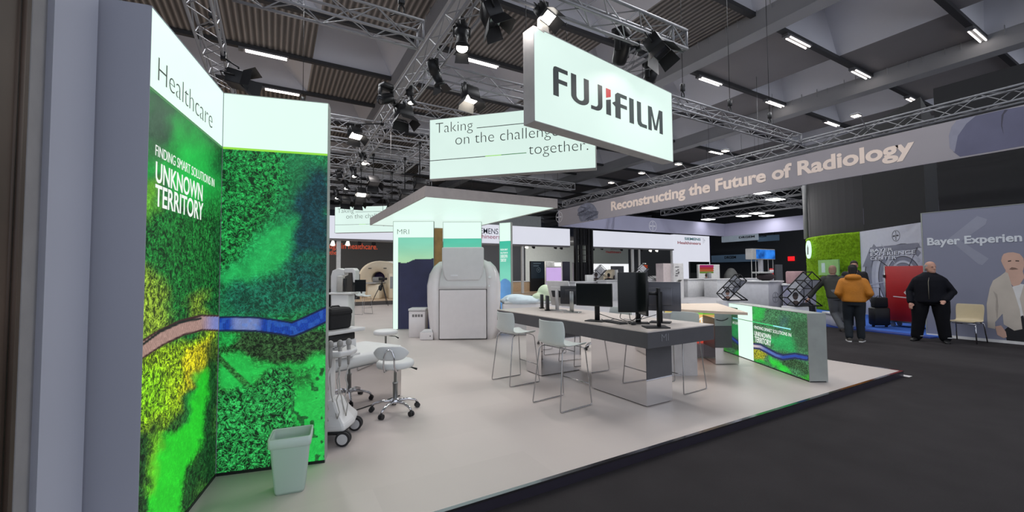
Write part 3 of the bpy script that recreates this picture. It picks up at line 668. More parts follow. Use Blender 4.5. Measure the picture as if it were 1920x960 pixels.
m2, L2, t2_ = wall_panel(830.5, 903, 416, -28, WZ, 'lit wall panel with turquoise sky directly behind the scanner top', lambda T, Z: sunset(SZ, 2.5, lambda t: 0.5+0*t, (84, 196, 168), (170, 228, 188), (34, 40, 66), 5)(T, Z), 2.48)
m3, L3, t3_ = wall_panel(936, 957.5, 418, -58, WZ, 'narrow angled light panel of blue hills under turquoise sky', lambda T, Z: sunset(SZ, 2.5, lambda t: 0.50+0.04*np.sin(t*9), (60, 190, 160), (130, 215, 190), (96, 146, 200), 8)(T, Z), 2.42)
p3 = m3
local_to(slab(m3, -0.004, 0.0, SZ, WZ, -0.42, -0.004).build('side_face', mat('panel_side', (170, 190, 182), 0.5)), t3_)
for i, (s, a, b) in enumerate((('FINDING SMART', (938.5, 470), (952, 466)), ('SOLUTIONS IN', (938.5, 476), (952, 472)), ('UNKNOWN', (938.5, 484), (951.5, 477)), ('TERRITORY', (938.5, 491), (949.5, 485)))):
    px_text(s, m3, a[0], a[1], b[0], b[1], WLET, t3_, weight=0.01)
w0 = at(815, 428, 2.75); w1 = m1.px(830, 428); pw = Pl(m1.P(L1+0.005, 0, -0.03).to_tuple()[:2], -28)
tw = tag(slab(pw, 0, pw.px(829.5, 500)[0], SZ, m1.px(815, 428)[1], -0.08, 0).build('timber_panel', mat('oak_panel', (150, 112, 62), 0.5, var=0.2, vscale=6)), 'narrow oak timber panel between two lit wall panels', 'timber panel')
# ================================================================== open scanner under the canopy
sb = at(868, 637, SZ); SAZ = math.radians(-28)
sc_ = thing('mri_scanner', 'large white open scanner with tall shield under the canopy', 'scanner', (sb.x, sb.y, SZ), SAZ)
SW = mat('scanner_white', (228, 222, 220), 0.3, var=0.02, coat=0.3); SW2 = mat('scanner_grey', (212, 210, 208), 0.35, var=0.02)
def arch(w, h, hs, n=24, p=0.75):
    pts = [(w, 0.0), (w*1.02, hs*0.5)]
    for k in range(n+1):
        a = PI*k/n; c = math.cos(a); s = math.sin(a); pts.append((w*math.copysign(abs(c)**p, c), hs+(h-hs)*abs(s)**p))
    pts += [(-w*1.02, hs*0.5), (-w, 0.0)]; return pts
def ring(pts, y, dx=0): return [(x+dx, y, z) for x, z in pts]
# rear magnet body
mb = MB(); mb.loft([ring(arch(0.70, 1.74, 0.95), 0.42), ring(arch(0.80, 1.84, 1.0), 0.50), ring(arch(0.83, 1.86, 1.0), 0.9), ring(arch(0.80, 1.82, 1.0), 1.25), ring(arch(0.66, 1.70, 0.95), 1.35)], True, True, 0, True)
o = mb.build('magnet_body', SW, sc_)
# front cover: lower door panel and the swept side cheeks
mb = MB()
mb.loft([[(x, y, z) for x, y in ((-0.50, -0.02), (0.50, -0.02), (0.52, 0.0), (0.52, 0.44), (-0.52, 0.44), (-0.52, 0.0))] for z in (0.02, 1.10)], True, True, 0, False)
mb.build('front_door', SW, sc_, bevel=0.015)
# belly above the door, sweeping up to the shield
mb = MB()
rings = []
for z, w, y0 in ((1.112, 0.53, -0.02), (1.2, 0.53, 0.0), (1.34, 0.52, 0.06), (1.5, 0.50, 0.16), (1.66, 0.46, 0.28), (1.78, 0.36, 0.40)):
    rings.append([(-w, y0+0.02, z), (-w+0.03, y0, z), (w-0.03, y0, z), (w, y0+0.02, z), (w, 0.6, z), (-w, 0.6, z)])
mb.loft(rings, True, True, 0, True); mb.build('front_cowl', SW2, sc_)
for s in (-1, 1):
    mb = MB(); rings = []
    for z, xo, y0, y1 in ((0.0, 0.72, 0.06, 1.1), (0.25, 0.78, 0.04, 1.15), (0.8, 0.83, 0.04, 1.2), (1.2, 0.84, 0.08, 1.2), (1.45, 0.80, 0.16, 1.1), (1.62, 0.72, 0.26, 1.0), (1.74, 0.60, 0.36, 0.8)):
        xi = 0.535 if z < 1.3 else (0.50 if z < 1.6 else 0.44)
        rings.append([(s*xi, y0-0.05 if z < 1.3 else y0, z), (s*(xi+xo)/2, y0-0.03, z), (s*(xo-0.06), y0+0.04, z), (s*xo, y0+0.22, z), (s*xo, y1, z), (s*xi, y1, z)])
    if s > 0: rings = [r[::-1] for r in rings]
    mb.loft([r[::-1] for r in rings], True, True, 0, True); mb.build('side_cheek', SW, sc_)
# raised shield: wide box narrowing at its foot
mb = MB(); zz = [1.30, 1.42, 1.60, 1.75, 2.05]; ww = [0.36, 0.43, 0.46, 0.465, 0.465]
mb.loft([[(-w, 0.02, z), (w, 0.02, z), (w, 0.2, z), (-w, 0.2, z)] for z, w in zip(zz, ww)], True, True, 0, False)
o = mb.build('shield', SW2, sc_, bevel=0.03)
mb = MB(); mb.tube([(0.60, -0.02, 1.38), (0.60, 0.10, 1.38)], 0.03, 12); mb.tube([(0.585, 0.02, 1.18), (0.585, 0.12, 1.18)], 0.02, 12); mb.build('button', mat('button_white', (240, 244, 240), 0.3), sc_)
MB().box(-0.27, -0.11, 0.006, 0.012, 1.40, 1.44).build('maker_plate', mat('plate_grey', (226, 226, 226), 0.4), sc_)
# patient couch, its cover and pillow
cb = at(965, 578, SZ+0.45)
cz_ = thing('patient_couch', 'white patient couch projecting beside the scanner', 'couch', (sb.x+1.42*math.cos(SAZ)-0.45*math.sin(SAZ), sb.y+1.42*math.sin(SAZ)+0.45*math.cos(SAZ), SZ), SAZ)
MB().bbox(-0.55, 0.85, 0.0, 0.65, 0.45, 0.74, 0.05).build('couch_body', SW, cz_)
MB().bbox(-0.5, 0.80, 0.02, 0.63, 0.74, 0.80, 0.03).build('mattress', mat('mattress_white', (222, 224, 222), 0.6), cz_)
MB().bbox(-0.3, 0.55, 0.12, 0.53, 0.0, 0.45, 0.04).build('couch_base', SW2, cz_)
mb = MB()
mb.ell((-0.10, 0.3, 0.80), 0.5, 0.34, 0.13, 20, 10); mb.ell((-0.22, 0.28, 0.86), 0.3, 0.28, 0.10, 16, 8); mb.ell((0.15, 0.22, 0.80), 0.26, 0.26, 0.08, 16, 8)
for k in range(6): mb.tube([(-0.45+0.15*k, 0.02, 0.84), (-0.3+0.14*k, 0.3, 0.93-0.012*k), (-0.36+0.16*k, 0.6, 0.84)], 0.03, 6)
o = blob(mb, 'sheet', mat('crumpled_sheet', (214, 226, 232), 0.8, var=0.05), None, 0.02, 3); o.location = cz_.location; o.rotation_euler = cz_.rotation_euler
tag(o, 'crumpled pale blue sheet lying on the patient couch', 'sheet')
mb = MB(); mb.ell((0.50, 0.3, 0.96), 0.20, 0.26, 0.22, 16, 10); mb.ell((0.40, 0.25, 0.88), 0.24, 0.24, 0.12, 14, 8); mb.ell((0.60, 0.34, 1.02), 0.12, 0.18, 0.14, 12, 8)
for k in range(4): mb.tube([(0.3+0.1*k, 0.04, 0.82), (0.4+0.07*k, 0.25, 1.08), (0.42+0.06*k, 0.5, 0.9)], 0.035, 6)
o = blob(mb, 'pillow_cover', mat('pale_green_cloth', (214, 226, 196), 0.8, var=0.05), None, 0.02, 3); o.location = cz_.location; o.rotation_euler = cz_.rotation_euler
tag(o, 'pale green bundled cloth at the end of the patient couch', 'cloth')
# cabinets beside the scanner
kb = at(786, 633, SZ)
kc = thing('cooling_cabinet', 'white knee-high cabinet with four vent slots beside the scanner', 'cabinet', (kb.x, kb.y, SZ), SAZ)
MB().bbox(-0.24, 0.13, 0, 0.42, 0, 0.60, 0.015).build('cabinet_body', SW, kc); MB().bbox(-0.25, 0.14, -0.012, 0.43, 0.607, 0.66, 0.012).build('lid', SW2, kc)
for k in range(4): MB().box(-0.16+k*0.065, -0.115+k*0.065, -0.006, 0.004, 0.47, 0.53).build('vent', mat('vent_shadow', (120, 116, 114), 0.6), kc)
jb = at(799, 638, SZ)
jc = thing('pedal_box', 'small white floor box with sloping top in front of the cabinet', 'box', (jb.x, jb.y, SZ), SAZ)
MB().loft([[(-0.14, 0, z*q), (0.15, 0, z*q)] + [(0.15, 0.2, z*q), (-0.14, 0.2, z*q)] for z, q in ((0, 1), (0.17, 1))], True, True, 0, False).build('box_body', SW, jc, bevel=0.02)
MB().loft([[(-0.13, 0.005, 0.165), (0.14, 0.005, 0.165), (0.14, 0.19, 0.165), (-0.13, 0.19, 0.165)], [(-0.06, 0.03, 0.225), (0.12, 0.03, 0.225), (0.12, 0.17, 0.225), (-0.06, 0.17, 0.225)]], True, True, 0, False).build('sloping_lid', SW2, jc, bevel=0.01)
MB().tube([(0.09, -0.004, 0.09), (0.09, 0.004, 0.09)], 0.012, 10).build('socket', BLACK, jc)
# ================================================================== long counter table
TZ = 0.94
N_ = at(1214, 622, TZ); Wp = at(932, 580, TZ); Rp = at(1331, 607, TZ)
TAZ = math.atan2(Wp.y-N_.y, Wp.x-N_.x); TLn = (Wp-N_).length; TWd = (Rp-N_).length
td = Vector((math.cos(TAZ), math.sin(TAZ), 0)); tw_ = Vector((td.y, -td.x, 0))     # along the table, across it
def TP(a, b, z): return N_*0 + Vector((N_.x, N_.y, 0)) + td*a + tw_*b + Vector((0, 0, z))
OAKTOP = mat('pale_wood_top', (206, 196, 188), 0.4, var=0.05, vscale=14)
tb = thing('counter_table', 'long grey counter table with pale wood top on mirrored pedestals', 'table', (N_.x, N_.y, SZ), TAZ)
# local frame: x along the table, -y across it
ht = TZ-SZ
MB().box(0, TLn, -TWd, 0, ht-0.012, ht).build('tabletop', OAKTOP, tb)
mb = MB(); mb.box(0.0, TLn, -TWd, 0.0, ht-0.175, ht-0.012); mb.build('apron', DARKG, tb, bevel=0.003)
inv = tb.matrix_basis.inverted()
def tl(p): return Matrix.Rotation(-TAZ, 4, 'Z') @ (Vector(p)-Vector((N_.x, N_.y, SZ)))
c = tl(at(1213, 764, SZ)); e = tl(at(1261, 752, SZ)); l = tl(at(1100, 730, SZ))
x0, x1, y1_, y0_ = c.x, l.x, c.y, e.y
mb = MB(); mb.box(x0, x1, y0_, y1_, 0.012, ht-0.175, 0); mb.box(x0+0.02, x1-0.02, y0_+0.02, y1_-0.02, 0, 0.012, 1)
pd = mb.build('pedestal', [MIRROR, BLACK], tb)
MB().box(x0-0.004, x0, y0_+0.006, y1_-0.006, 0.30, ht-0.176).build('dark_panel', DARKG, pd)
c2 = tl(at(1015, 706, SZ)); l2 = tl(at(980, 697, SZ)); r2 = tl(at(1087, 693, SZ))
mb = MB(); mb.box(c2.x, max(l2.x, c2.x+0.3), r2.y, c2.y, 0.012, ht-0.175, 0); mb.box(c2.x+0.02, max(l2.x, c2.x+0.3)-0.02, r2.y+0.02, c2.y-0.02, 0, 0.012, 1)
mb.build('pedestal', [MIRROR, BLACK], tb)
pe = Pl((N_.x, N_.y), math.degrees(math.atan2(tw_.y, tw_.x)))
ql = pe.px(1240, 640); qh = pe.px(1253, 625)
text('MI', pe, ql[0], ql[1], qh[0]-ql[0], qh[1]-ql[1], mat('grey_lettering', (128, 128, 132), 0.5, var=0), 'lettering', tb, 0.003, -0.012, depth=0.001)
# ------------------------------------------------------------------ wire-framed counter stools
SHELL = mat('stool_shell', (206, 212, 208), 0.4, var=0.02); WIRE = mat('stool_wire', (168, 166, 166), 0.25, 0.9)
def make_stool(label, loc, rz):
    """local +x faces the table"""
    t = thing('counter_stool', label, 'stool', loc, rz, 'wire-legged counter stools at the long table')
    # one-piece shell: seat curving up into a low back with wings
    prof = [(0.20, 0.640), (0.215, 0.655), (0.19, 0.668), (0.10, 0.660), (0.0, 0.652), (-0.10, 0.655), (-0.165, 0.672), (-0.195, 0.715), (-0.205, 0.78), (-0.215, 0.86), (-0.225, 0.925), (-0.228, 0.945)]
    hw = [0.175, 0.19, 0.2, 0.21, 0.215, 0.217, 0.217, 0.216, 0.214, 0.21, 0.203, 0.19]
    nx = 11; vs = []; fs = []
    for (x, z), w in zip(prof, hw):
        for j in range(nx):
            q = -1+2*j/(nx-1); back = max(0.0, min(1.0, (z-0.66)/0.14))
            dx = back*0.075*abs(q)**2.6; dz = (1-back)*0.028*abs(q)**3
            vs.append((x+dx, q*w, z+dz))
    for i in range(len(prof)-1):
        for j in range(nx-1): fs.append((i*nx+j, i*nx+j+1, (i+1)*nx+j+1, (i+1)*nx+j))
    mb = MB(); mb._add(vs, fs, 0, True); o = mb.build('seat_shell', SHELL, t)
    q = o.modifiers.new('thick', 'SOLIDIFY'); q.thickness = 0.011; q.offset = 0
    q = o.modifiers.new('round', 'SUBSURF'); q.levels = 1; q.render_levels = 2
    for s in (-1, 1):
        y = s*0.225; yi = s*0.165
        pts = [(0.13, yi, 0.645), (0.165, s*0.185, 0.63), (0.185, s*0.19, 0.60), (0.235, y, 0.03), (0.232, y, 0.012), (0.215, y, 0.008), (-0.215, y, 0.008), (-0.232, y, 0.012), (-0.235, y, 0.03), (-0.165, s*0.19, 0.60), (-0.15, s*0.185, 0.63), (-0.11, yi, 0.645)]
        mb = MB(); mb.tube(pts, 0.0065, 8); mb.build('leg_frame', WIRE, t)
    MB().tube([(0.217, -0.212, 0.235), (0.217, 0.212, 0.235)], 0.006, 8).build('footrest_bar', WIRE, t)
    for x in (0.13, -0.11): MB().tube([(x, -0.165, 0.645), (x, 0.165, 0.645)], 0.006, 8).build('seat_support', WIRE, t)
    return t
def stool_pose(pts):
    P = [at(u, v, SZ) for u, v in pts]; c = (P[0]+P[1]+P[2]+P[3])/4; d = (P[1]-P[0]+P[3]-P[2]); return (c.x, c.y, SZ), math.atan2(d.y, d.x)
lo, rz = stool_pose([(997, 754), (1052, 740), (1057, 777), (1112, 762)])
stool = make_stool('white counter stool with wire legs, closest to the table end lettered MI', lo, rz)
lo2, rz2 = stool_pose([(920, 711), (971, 703), (963, 728), (1013, 718)])
dup(stool, lo2, rz2, 'white counter stool with wire legs beside the scanner end of the long table')
pA = at(1278, 741, SZ); pB = at(1327, 730, SZ); ctr = (pA+pB)/2 + td*0.225
ctr = ctr
dup(stool, (ctr.x, ctr.y, SZ), rz+PI-0.05, 'white wire-legged stool tucked under the dark end of the long table')
q3 = ctr+td*1.0
dup(stool, (q3.x-0.12, q3.y, SZ), rz+PI, 'white wire-legged stool on the far side, half hidden by the monitors')
# ------------------------------------------------------------------ monitors
SCREEN = mat('dark_screen', (14, 18, 19), 0.22, var=0, spec=0.4); MBACK = mat('monitor_grey', (98, 99, 106), 0.4, 0.3); MWHITE = mat('monitor_white', (206, 204, 202), 0.4); MDARK = mat('monitor_dark', (36, 38, 44), 0.45)
def monitor(u, v, az, w, h, zc, label, back=BLACK, stand=BLACKM, tilt=0.0, portrait=False, fwd=0.07, base=(0.24, 0.17), side=0.0, vent=False):
    """base centre seen at u, v; the screen looks along azimuth az (degrees)"""
    p = at(u, v, TZ); t = thing('monitor', label, 'monitor', (p.x, p.y, TZ), math.radians(az+90), 'monitors on the long table')
    # local: screen looks along -y
    MB().bbox(-base[0]/2, base[0]/2, -base[1]/2-0.02, base[1]/2-0.02, 0, 0.012, 0.01).build('base_plate', stand, t)
    MB().bbox(-0.03, 0.03, 0.0, 0.03, 0.01, zc+0.06, 0.006).build('stand_column', stand, t)
    M = Matrix.Translation((side, -fwd, zc)) @ Matrix.Rotation(tilt, 4, 'X')
    mb = MB(); mb.M = M; mb.bbox(-w/2, w/2, -0.012, 0.014, -h/2, h/2, 0.008); mb.bbox(-w*0.3, w*0.3, 0.012, 0.04, -h*0.3, h*0.3, 0.02)
    pn = mb.build('display_housing', back, t)
    mb = MB(); mb.M = M; mb.box(-w/2+0.006, w/2-0.006, -0.0135, -0.011, -h/2+0.012, h/2-0.006); mb.build('screen', SCREEN, pn)
    if vent:
        mb = MB(); mb.M = M; mb.box(-w*0.22, w*0.28, 0.040, 0.046, -h*0.12, h*0.14); mb.build('vent_panel', MDARK, pn)
    mb = MB(); mb.tube([(0, 0.02, zc), (side*0.6, -fwd*0.4, zc), (side, -fwd+0.03, zc)], 0.018, 8); mb.build('mount_arm', stand, t)
    return t
monitor(1119, 602, 202, 0.49, 0.28, 0.33, 'black landscape monitor facing the stools with a round hole in its stand')
monitor(1197, 606, 228, 0.27, 0.47, 0.37, 'black upright monitor standing beside the grey-backed monitor, facing the stools', fwd=0.09, side=-0.10)
monitor(1233, 614, 150, 0.27, 0.47, 0.37, 'dark upright monitor turned edgewise on a tall black column', fwd=0.15, base=(0.20, 0.26))
monitor(1238, 605, 33, 0.46, 0.35, 0.31, 'large monitor showing its plain grey back beside the table end', back=MBACK)
monitor(1073, 586, 30, 0.44, 0.28, 0.26, 'dark monitor showing its back on a silver stand', back=MDARK, stand=STEEL)
monitor(1046, 582, 8, 0.50, 0.42, 0.27, 'white-backed monitor leaning far back beside the two small black computers', back=MWHITE, stand=MWHITE, tilt=math.radians(-16), fwd=0.05, vent=True)
for i, (u, v) in enumerate(((1016, 578), (1026.5, 582))):
    p = at(u, v, TZ); lb = ('slim black mini computer closest to the scanner on the long table', 'slim black mini computer next to the white-backed monitor')[i]
    t = thing('mini_computer', lb, 'computer', (p.x, p.y, TZ), math.radians(62), 'mini computers')
    MB().bbox(-0.09, 0.09, -0.022, 0.022, 0.012, 0.235, 0.006).build('case', BLACK, t); MB().bbox(-0.06, 0.06, -0.045, 0.045, 0, 0.012, 0.005).build('foot_stand', BLACKM, t)
def cable(pts, r, name, m, label, n=5):
    # smooth path through points
    P = [Vector(p) for p in pts]; out = []
    for i in range(len(P)-1):
        p0 = P[max(i-1, 0)]; p1 = P[i]; p2 = P[i+1]; p3 = P[min(i+2, len(P)-1)]
        for k in range(n):
            t = k/n; out.append(0.5*((2*p1)+(p2-p0)*t+(2*p0-5*p1+4*p2-p3)*t*t+(3*p1-p0-3*p2+p3)*t*t*t))
    out.append(P[-1]); return out
kp = at(1151, 605, TZ); kd = (at(1178, 610, TZ)-at(1132, 602, TZ)); kz = math.atan2(kd.y, kd.x)
kb_ = thing('keyboard', 'black keyboard lying beside the black landscape monitor', 'keyboard', (kp.x, kp.y, TZ), kz)
MB().bbox(-0.19, 0.19, -0.06, 0.06, 0, 0.014, 0.006).build('keyboard_body', BLACK, kb_)
mb = MB()
for r in range(5):
    for k in range(16): mb.box(-0.18+k*0.0225, -0.162+k*0.0225, -0.05+r*0.02, -0.034+r*0.02, 0.014, 0.019)
mb.build('key_field', mat('key_black', (34, 34, 37), 0.5), kb_)
mp = at(1188, 609, TZ); ms = thing('computer_mouse', 'black mouse lying between keyboard and upright monitors', 'mouse', (mp.x, mp.y, TZ), kz+0.5)
MB().ell((0, 0, 0.012), 0.032, 0.052, 0.018, 14, 8).build('mouse_body', BLACK, ms); MB().box(-0.004, 0.004, -0.04, -0.022, 0.026, 0.031).build('scroll_wheel', GREYP, ms)
pa, pb, pc = at(1122, 590, TZ+0.10), at(1190, 603, TZ+0.005), at(1215, 597, TZ+0.03)
def V3(u, v, z): return at(u, v, z)
sets = [('black cable looping from the landscape monitor over the tabletop', [V3(1123, 588, TZ+0.08), V3(1140, 594, TZ+0.04), V3(1160, 600, TZ+0.006), V3(1176, 604, TZ+0.006), V3(1186, 607, TZ+0.01)], BLACK),
        ('black cable tangle hanging under the upright monitor', [V3(1164, 588, TZ+0.16), V3(1163, 596, TZ+0.05), V3(1170, 600, TZ+0.006), V3(1182, 602, TZ+0.03), V3(1192, 596, TZ+0.1), V3(1193, 588, TZ+0.16)], BLACK),
        ('black cable drooping between the two upright monitors', [V3(1180, 588, TZ+0.15), V3(1183, 600, TZ+0.03), V3(1196, 602, TZ+0.02), V3(1206, 592, TZ+0.12)], BLACK),
        ('pale cable crossing the tangle behind the mouse', [V3(1170, 598, TZ+0.02), V3(1186, 600, TZ+0.03), V3(1203, 598, TZ+0.06), V3(1230, 590, TZ+0.14)], GREYP),
        ('black cable lying behind the keyboard', [V3(1128, 598, TZ+0.02), V3(1138, 604, TZ+0.006), V3(1150, 598, TZ+0.006), V3(1166, 601, TZ+0.006)], BLACK)]
for lb, pts, m in sets:
    mb = MB(); mb.tube(cable(pts, 0, '', m, ''), 0.0045, 6); tag(mb.build('cable', m), lb, 'cable', 'cables on the long table')
# ================================================================== angled counter behind the long table
z2 = SZ+0.92
ca = at(1333, 583, z2); cbb = at(1402, 586, z2); cc = at(1345, 568.5, z2); cd = at(1270, 569, z2); ce = at(1258, 579, z2)
hc = thing('angled_counter', 'low angular counter with pale wood top on a mirrored pedestal', 'counter', (ca.x, ca.y, SZ))
def wmb(mb, name, m, par, **k): return local_to(mb.build(name, m, **k), par)
wmb(MB().prism([(ca.x, ca.y), (cbb.x, cbb.y), (cc.x, cc.y), (cd.x, cd.y), (ce.x, ce.y)], z2-0.035, z2), 'tabletop', mat('warm_wood_top', (226, 206, 184), 0.4, var=0.05, vscale=12), hc)
pA = at(1342, 684, SZ); pB2 = at(1386, 683.5, SZ); pC = at(1316, 669, SZ)
dA = (pB2-pA); nA = Vector((-dA.y, dA.x, 0)).normalized()
if nA.dot(pA-EYE) < 0: nA = -nA
back = 0.55
poly = [(pA.x, pA.y), (pB2.x, pB2.y), (pB2.x+nA.x*back, pB2.y+nA.y*back), (pC.x+nA.x*back, pC.y+nA.y*back), (pC.x, pC.y)]
mb = MB(); mb.prism(poly, SZ+0.012, z2-0.035)
pdx = wmb(mb, 'pedestal', MIRROR, hc)
ppl = Pl((pA.x, pA.y), math.degrees(math.atan2(dA.y, dA.x))); wA = dA.length
zd0 = ppl.px(1350, 652)[1]; zd1 = ppl.px(1350, 611)[1]
q = slab(ppl, 0, wA*0.72, zd0, zd1, -0.002, 0.004).build('dark_panel', DARKG); local_to(q, hc)
q = slab(ppl, 0, wA*0.72, zd1, z2-0.036, -0.002, 0.004).build('steel_panel', STEEL); local_to(q, hc)
mb = MB(); mb.tube(cable([ppl.P(0.02, zd1+0.10, 0.02), ppl.P(0.10, zd1+0.085, 0.03), ppl.P(0.17, zd1+0.10, 0.03), ppl.P(0.21, zd1+0.12, 0.01)], 0, '', BLACK, ''), 0.006, 6); wmb(mb, 'power_lead', BLACK, hc)
pl2 = Pl((pC.x, pC.y), math.degrees(math.atan2(pA.y-pC.y, pA.x-pC.x)))
q = slab(pl2, 0.02, (pA-pC).length-0.01, zd0-0.02, zd1+0.12, -0.002, 0.004).build('dark_panel', DARKG); local_to(q, hc)
# second, plain grey counter to its side
g0 = at(1256, 582, z2); gpl = Pl((g0.x, g0.y), -28); gw = gpl.px(1305, 582)[0]
local_to(slab(gpl, -0.10, gw, SZ, z2-0.036, -0.06, 0).build('side_panel', mat('counter_grey', (182, 178, 176), 0.5)), hc)
# added glowing panel, painted as the mirror reflection of a lit sign
l0 = at(1306, 580, z2); lpl = Pl((l0.x+0.45, l0.y+0.95), -28); lw = 0.75
lt = thing('reflected_sign_panel', 'added low panel imitating a mirror reflection, reversed white lettering over orange and red', 'painted reflection', (lpl.o.x, lpl.o.y, SZ))
local_to(slab(lpl, 0, lw, SZ, z2-0.03, -0.06, -0.003).build('frame', FRAMEM), lt)
def fn_ent(T, Z):
    h = (Z-SZ)/(z2-SZ); n = vnoise(T*100, Z*100, 14, 61)
    rgb = np.tile(LN((236, 180, 120)), (len(T), 1)); lf = np.zeros(len(T))
    comp(rgb, lf, sstep(0.86, 0.84, h)*sstep(0.79, 0.81, h), (120, 200, 70), 0); comp(rgb, lf, sstep(0.80, 0.78, h)*sstep(0.55, 0.6, h), (240, 190, 120), 0)
    comp(rgb, lf, sstep(0.55, 0.45, h), (214, 70, 50), 0); comp(rgb, lf, sstep(0.3, 0.25, h), (70, 66, 70), 0)
    rgb *= (0.75+0.5*n)[:, None]; return np.concatenate([rgb, lf[:, None]], 1)
picture(lpl, 0.005, lw-0.005, SZ+0.02, z2-0.035, 0.0, 0.02, fn_ent, 'print', print_mat('reflected_sign_print', 0.95, 50), lt)
text('ENTERPRISE', lpl, 0.02, SZ+0.60, 0.68, 0.09, WLET, 'lettering', lt, 0.003, 0.03, depth=0.001, mirror=True)
text('SOLUTIONS', lpl, 0.10, SZ+0.45, 0.60, 0.09, WLET, 'lettering', lt, 0.003, 0.03, depth=0.001, mirror=True)
# ------------------------------------------------------------------ low green light counter
q0 = at(1519, 717, SZ); q1 = at(1387, 669, SZ); q2 = at(1545, 721, SZ)
GAZ = math.degrees(math.atan2(q0.y-q1.y, q0.x-q1.x)); PG = Pl((q1.x, q1.y), GAZ); LG = (q0-q1).length
LX = PG.px(1366, 566)[0] if PG.px(1366, 566)[0] < 0 else -0.2
ZG = PG.px(1517, 588)[1]
dpt = 0.24
gt = thing('light_counter', 'waist-high forest light counter with silver end at the corner of the pale floor', 'light wall', (q0.x, q0.y, SZ))
mb = slab(PG, LX, LG, SZ, ZG, -dpt, -0.004); slab(PG, LG-0.01, LG, SZ, ZG, -0.004, 0.004, mb); slab(PG, LX, LG, ZG-0.008, ZG, -0.004, 0.004, mb)
local_to(mb.build('frame', FRAMEM), gt)
local_to(slab(PG, LX, LG, SZ, SZ+0.014, -dpt*0.9, 0.002).build('plinth', BLACK), gt)
tW = PG.px(1411, 600)[0]
local_to(slab(PG, LX+0.01, tW, SZ+0.016, ZG-0.008, -0.004, 0.0).build('lit_panel', GLOW), gt)
def fn_G(T, Z):
    U, V = npx(PG, T, Z); n1 = vnoise(U, V, 26, 71); n2 = vnoise(U, V, 9, 72); U2 = U+(n2-0.5)*12; V2 = V+(n1-0.5)*14
    rgb = np.tile(LN((70, 128, 84)), (len(U), 1)); lf = np.full(U.shape, 0.8)
    comp(rgb, lf, inpoly(U2, V2, [(1410, 570), (1435, 578), (1430, 600), (1410, 600)], 5)*0.8, (44, 190, 76), 0.2)
    comp(rgb, lf, inpoly(U2, V2, [(1465, 590), (1478, 592), (1470, 625), (1460, 620)], 6)*0.7, (60, 92, 96), 0.4)
    comp(rgb, lf, inpoly(U2, V2, [(1440, 632), (1470, 625), (1495, 640), (1490, 665), (1450, 655)], 7)*0.9, (40, 170, 90), 0.2)
    comp(rgb, lf, inpoly(U2, V2, [(1480, 600), (1520, 605), (1520, 660), (1490, 655)], 9)*0.7, (52, 84, 58), 0.5)
    comp(rgb, lf, inpoly(U, V2, [(1408, 640), (1425, 648), (1441, 660), (1430, 678), (1410, 672)], 4), (168, 170, 40), 0.9)
    comp(rgb, lf, inpoly(U, V2, [(1408, 640), (1440, 652), (1430, 650), (1410, 648)], 4)*0.6, (180, 180, 50), 0.9)
    comp(rgb, lf, inpoly(U2, V2, [(1410, 672), (1430, 676), (1440, 684), (1412, 680)], 4), (40, 180, 60), 0.3)
    comp(rgb, lf, inpoly(U2, V2, [(1440, 668), (1455, 676), (1480, 690), (1482, 702), (1462, 696), (1445, 682)], 4), (44, 200, 60), 0.2)
    comp(rgb, lf, inpoly(U2, V2, [(1450, 662), (1500, 675), (1518, 690), (1515, 700), (1470, 684)], 6)*0.8, (48, 76, 44), 0.9)
    comp(rgb, lf, inpoly(U2, V2, [(1498, 702), (1519, 697), (1519, 716), (1506, 712)], 4)*0.9, (60, 170, 50), 0.7)
    rgb *= (0.75+0.5*n2)[:, None]
    d, p, sg, m = bridge(rgb, lf, U, V, [(1408, 648), (1425, 650), (1440, 658), (1455, 666), (1468, 670), (1490, 667), (1512, 671)], 5.5, (90, 116, 190), (36, 44, 86))
    comp(rgb, lf, m*sstep(0.3, 0.05, p), (206, 190, 192), 0.1)
    comp(rgb, lf, m*sstep(0.5, 0.6, p), (38, 70, 160), 0.1)
    return np.concatenate([np.clip(rgb, 0, 1), lf[:, None]], 1)
picture(PG, tW, LG-0.01, SZ+0.016, ZG-0.008, 0.0, 0.008, fn_G, 'print', print_mat('forest_print_low', 1.0, 60), gt)
def gline(ua, va, ub, vb, m, th=0.006):
    a, za = PG.px(ua, va); b, zb3 = PG.px(ub, vb); z = (za+zb3)/2
    local_to(flat(PG, [(a, z-th), (b, z-th), (b, z+th), (a, z+th)], 0.002, 0.001).build('rule_line', m), gt)
zl_ = PG.px(1411, 603)[1]
a0_, b0_, c0_, e0_ = PG.px(1384, 597)[0], PG.px(1411, 603)[0], PG.px(1450, 612)[0], PG.px(1483, 620)[0]
for a, b, m, th in ((a0_, b0_, GREENL, 0.005), (b0_, c0_, mat('mint_line', (70, 220, 130), 0.5, emit=0.9, var=0), 0.008), (c0_, e0_, mat('aqua_line', (150, 236, 240), 0.5, emit=0.95, var=0), 0.009)):
    local_to(flat(PG, [(a, zl_-th), (b, zl_-th), (b, zl_+th), (a, zl_+th)], 0.002, 0.001).build('rule_line', m), gt)
px_text('FINDING SMART SOLUTIONS IN', PG, 1414.7, 616, 1483.7, 625, WLET, gt, weight=0.0)
px_text('UNKNOWN', PG, 1415, 629, 1445.6, 627.5, WLET, gt, weight=0.012)
px_text('TERRITORY', PG, 1415.6, 640.6, 1446, 638, WLET, gt, weight=0.012)
# small white mark stuck on the carpet by the stage corner
mk = at(1699, 705, 0.0)
tag(MB().box(-0.06, 0.06, -0.05, 0.05, 0, 0.002).build('floor_marker', WHITE, None, (mk.x, mk.y, 0.0)), 'small white sticker on the carpet by the platform corner', 'floor marker')
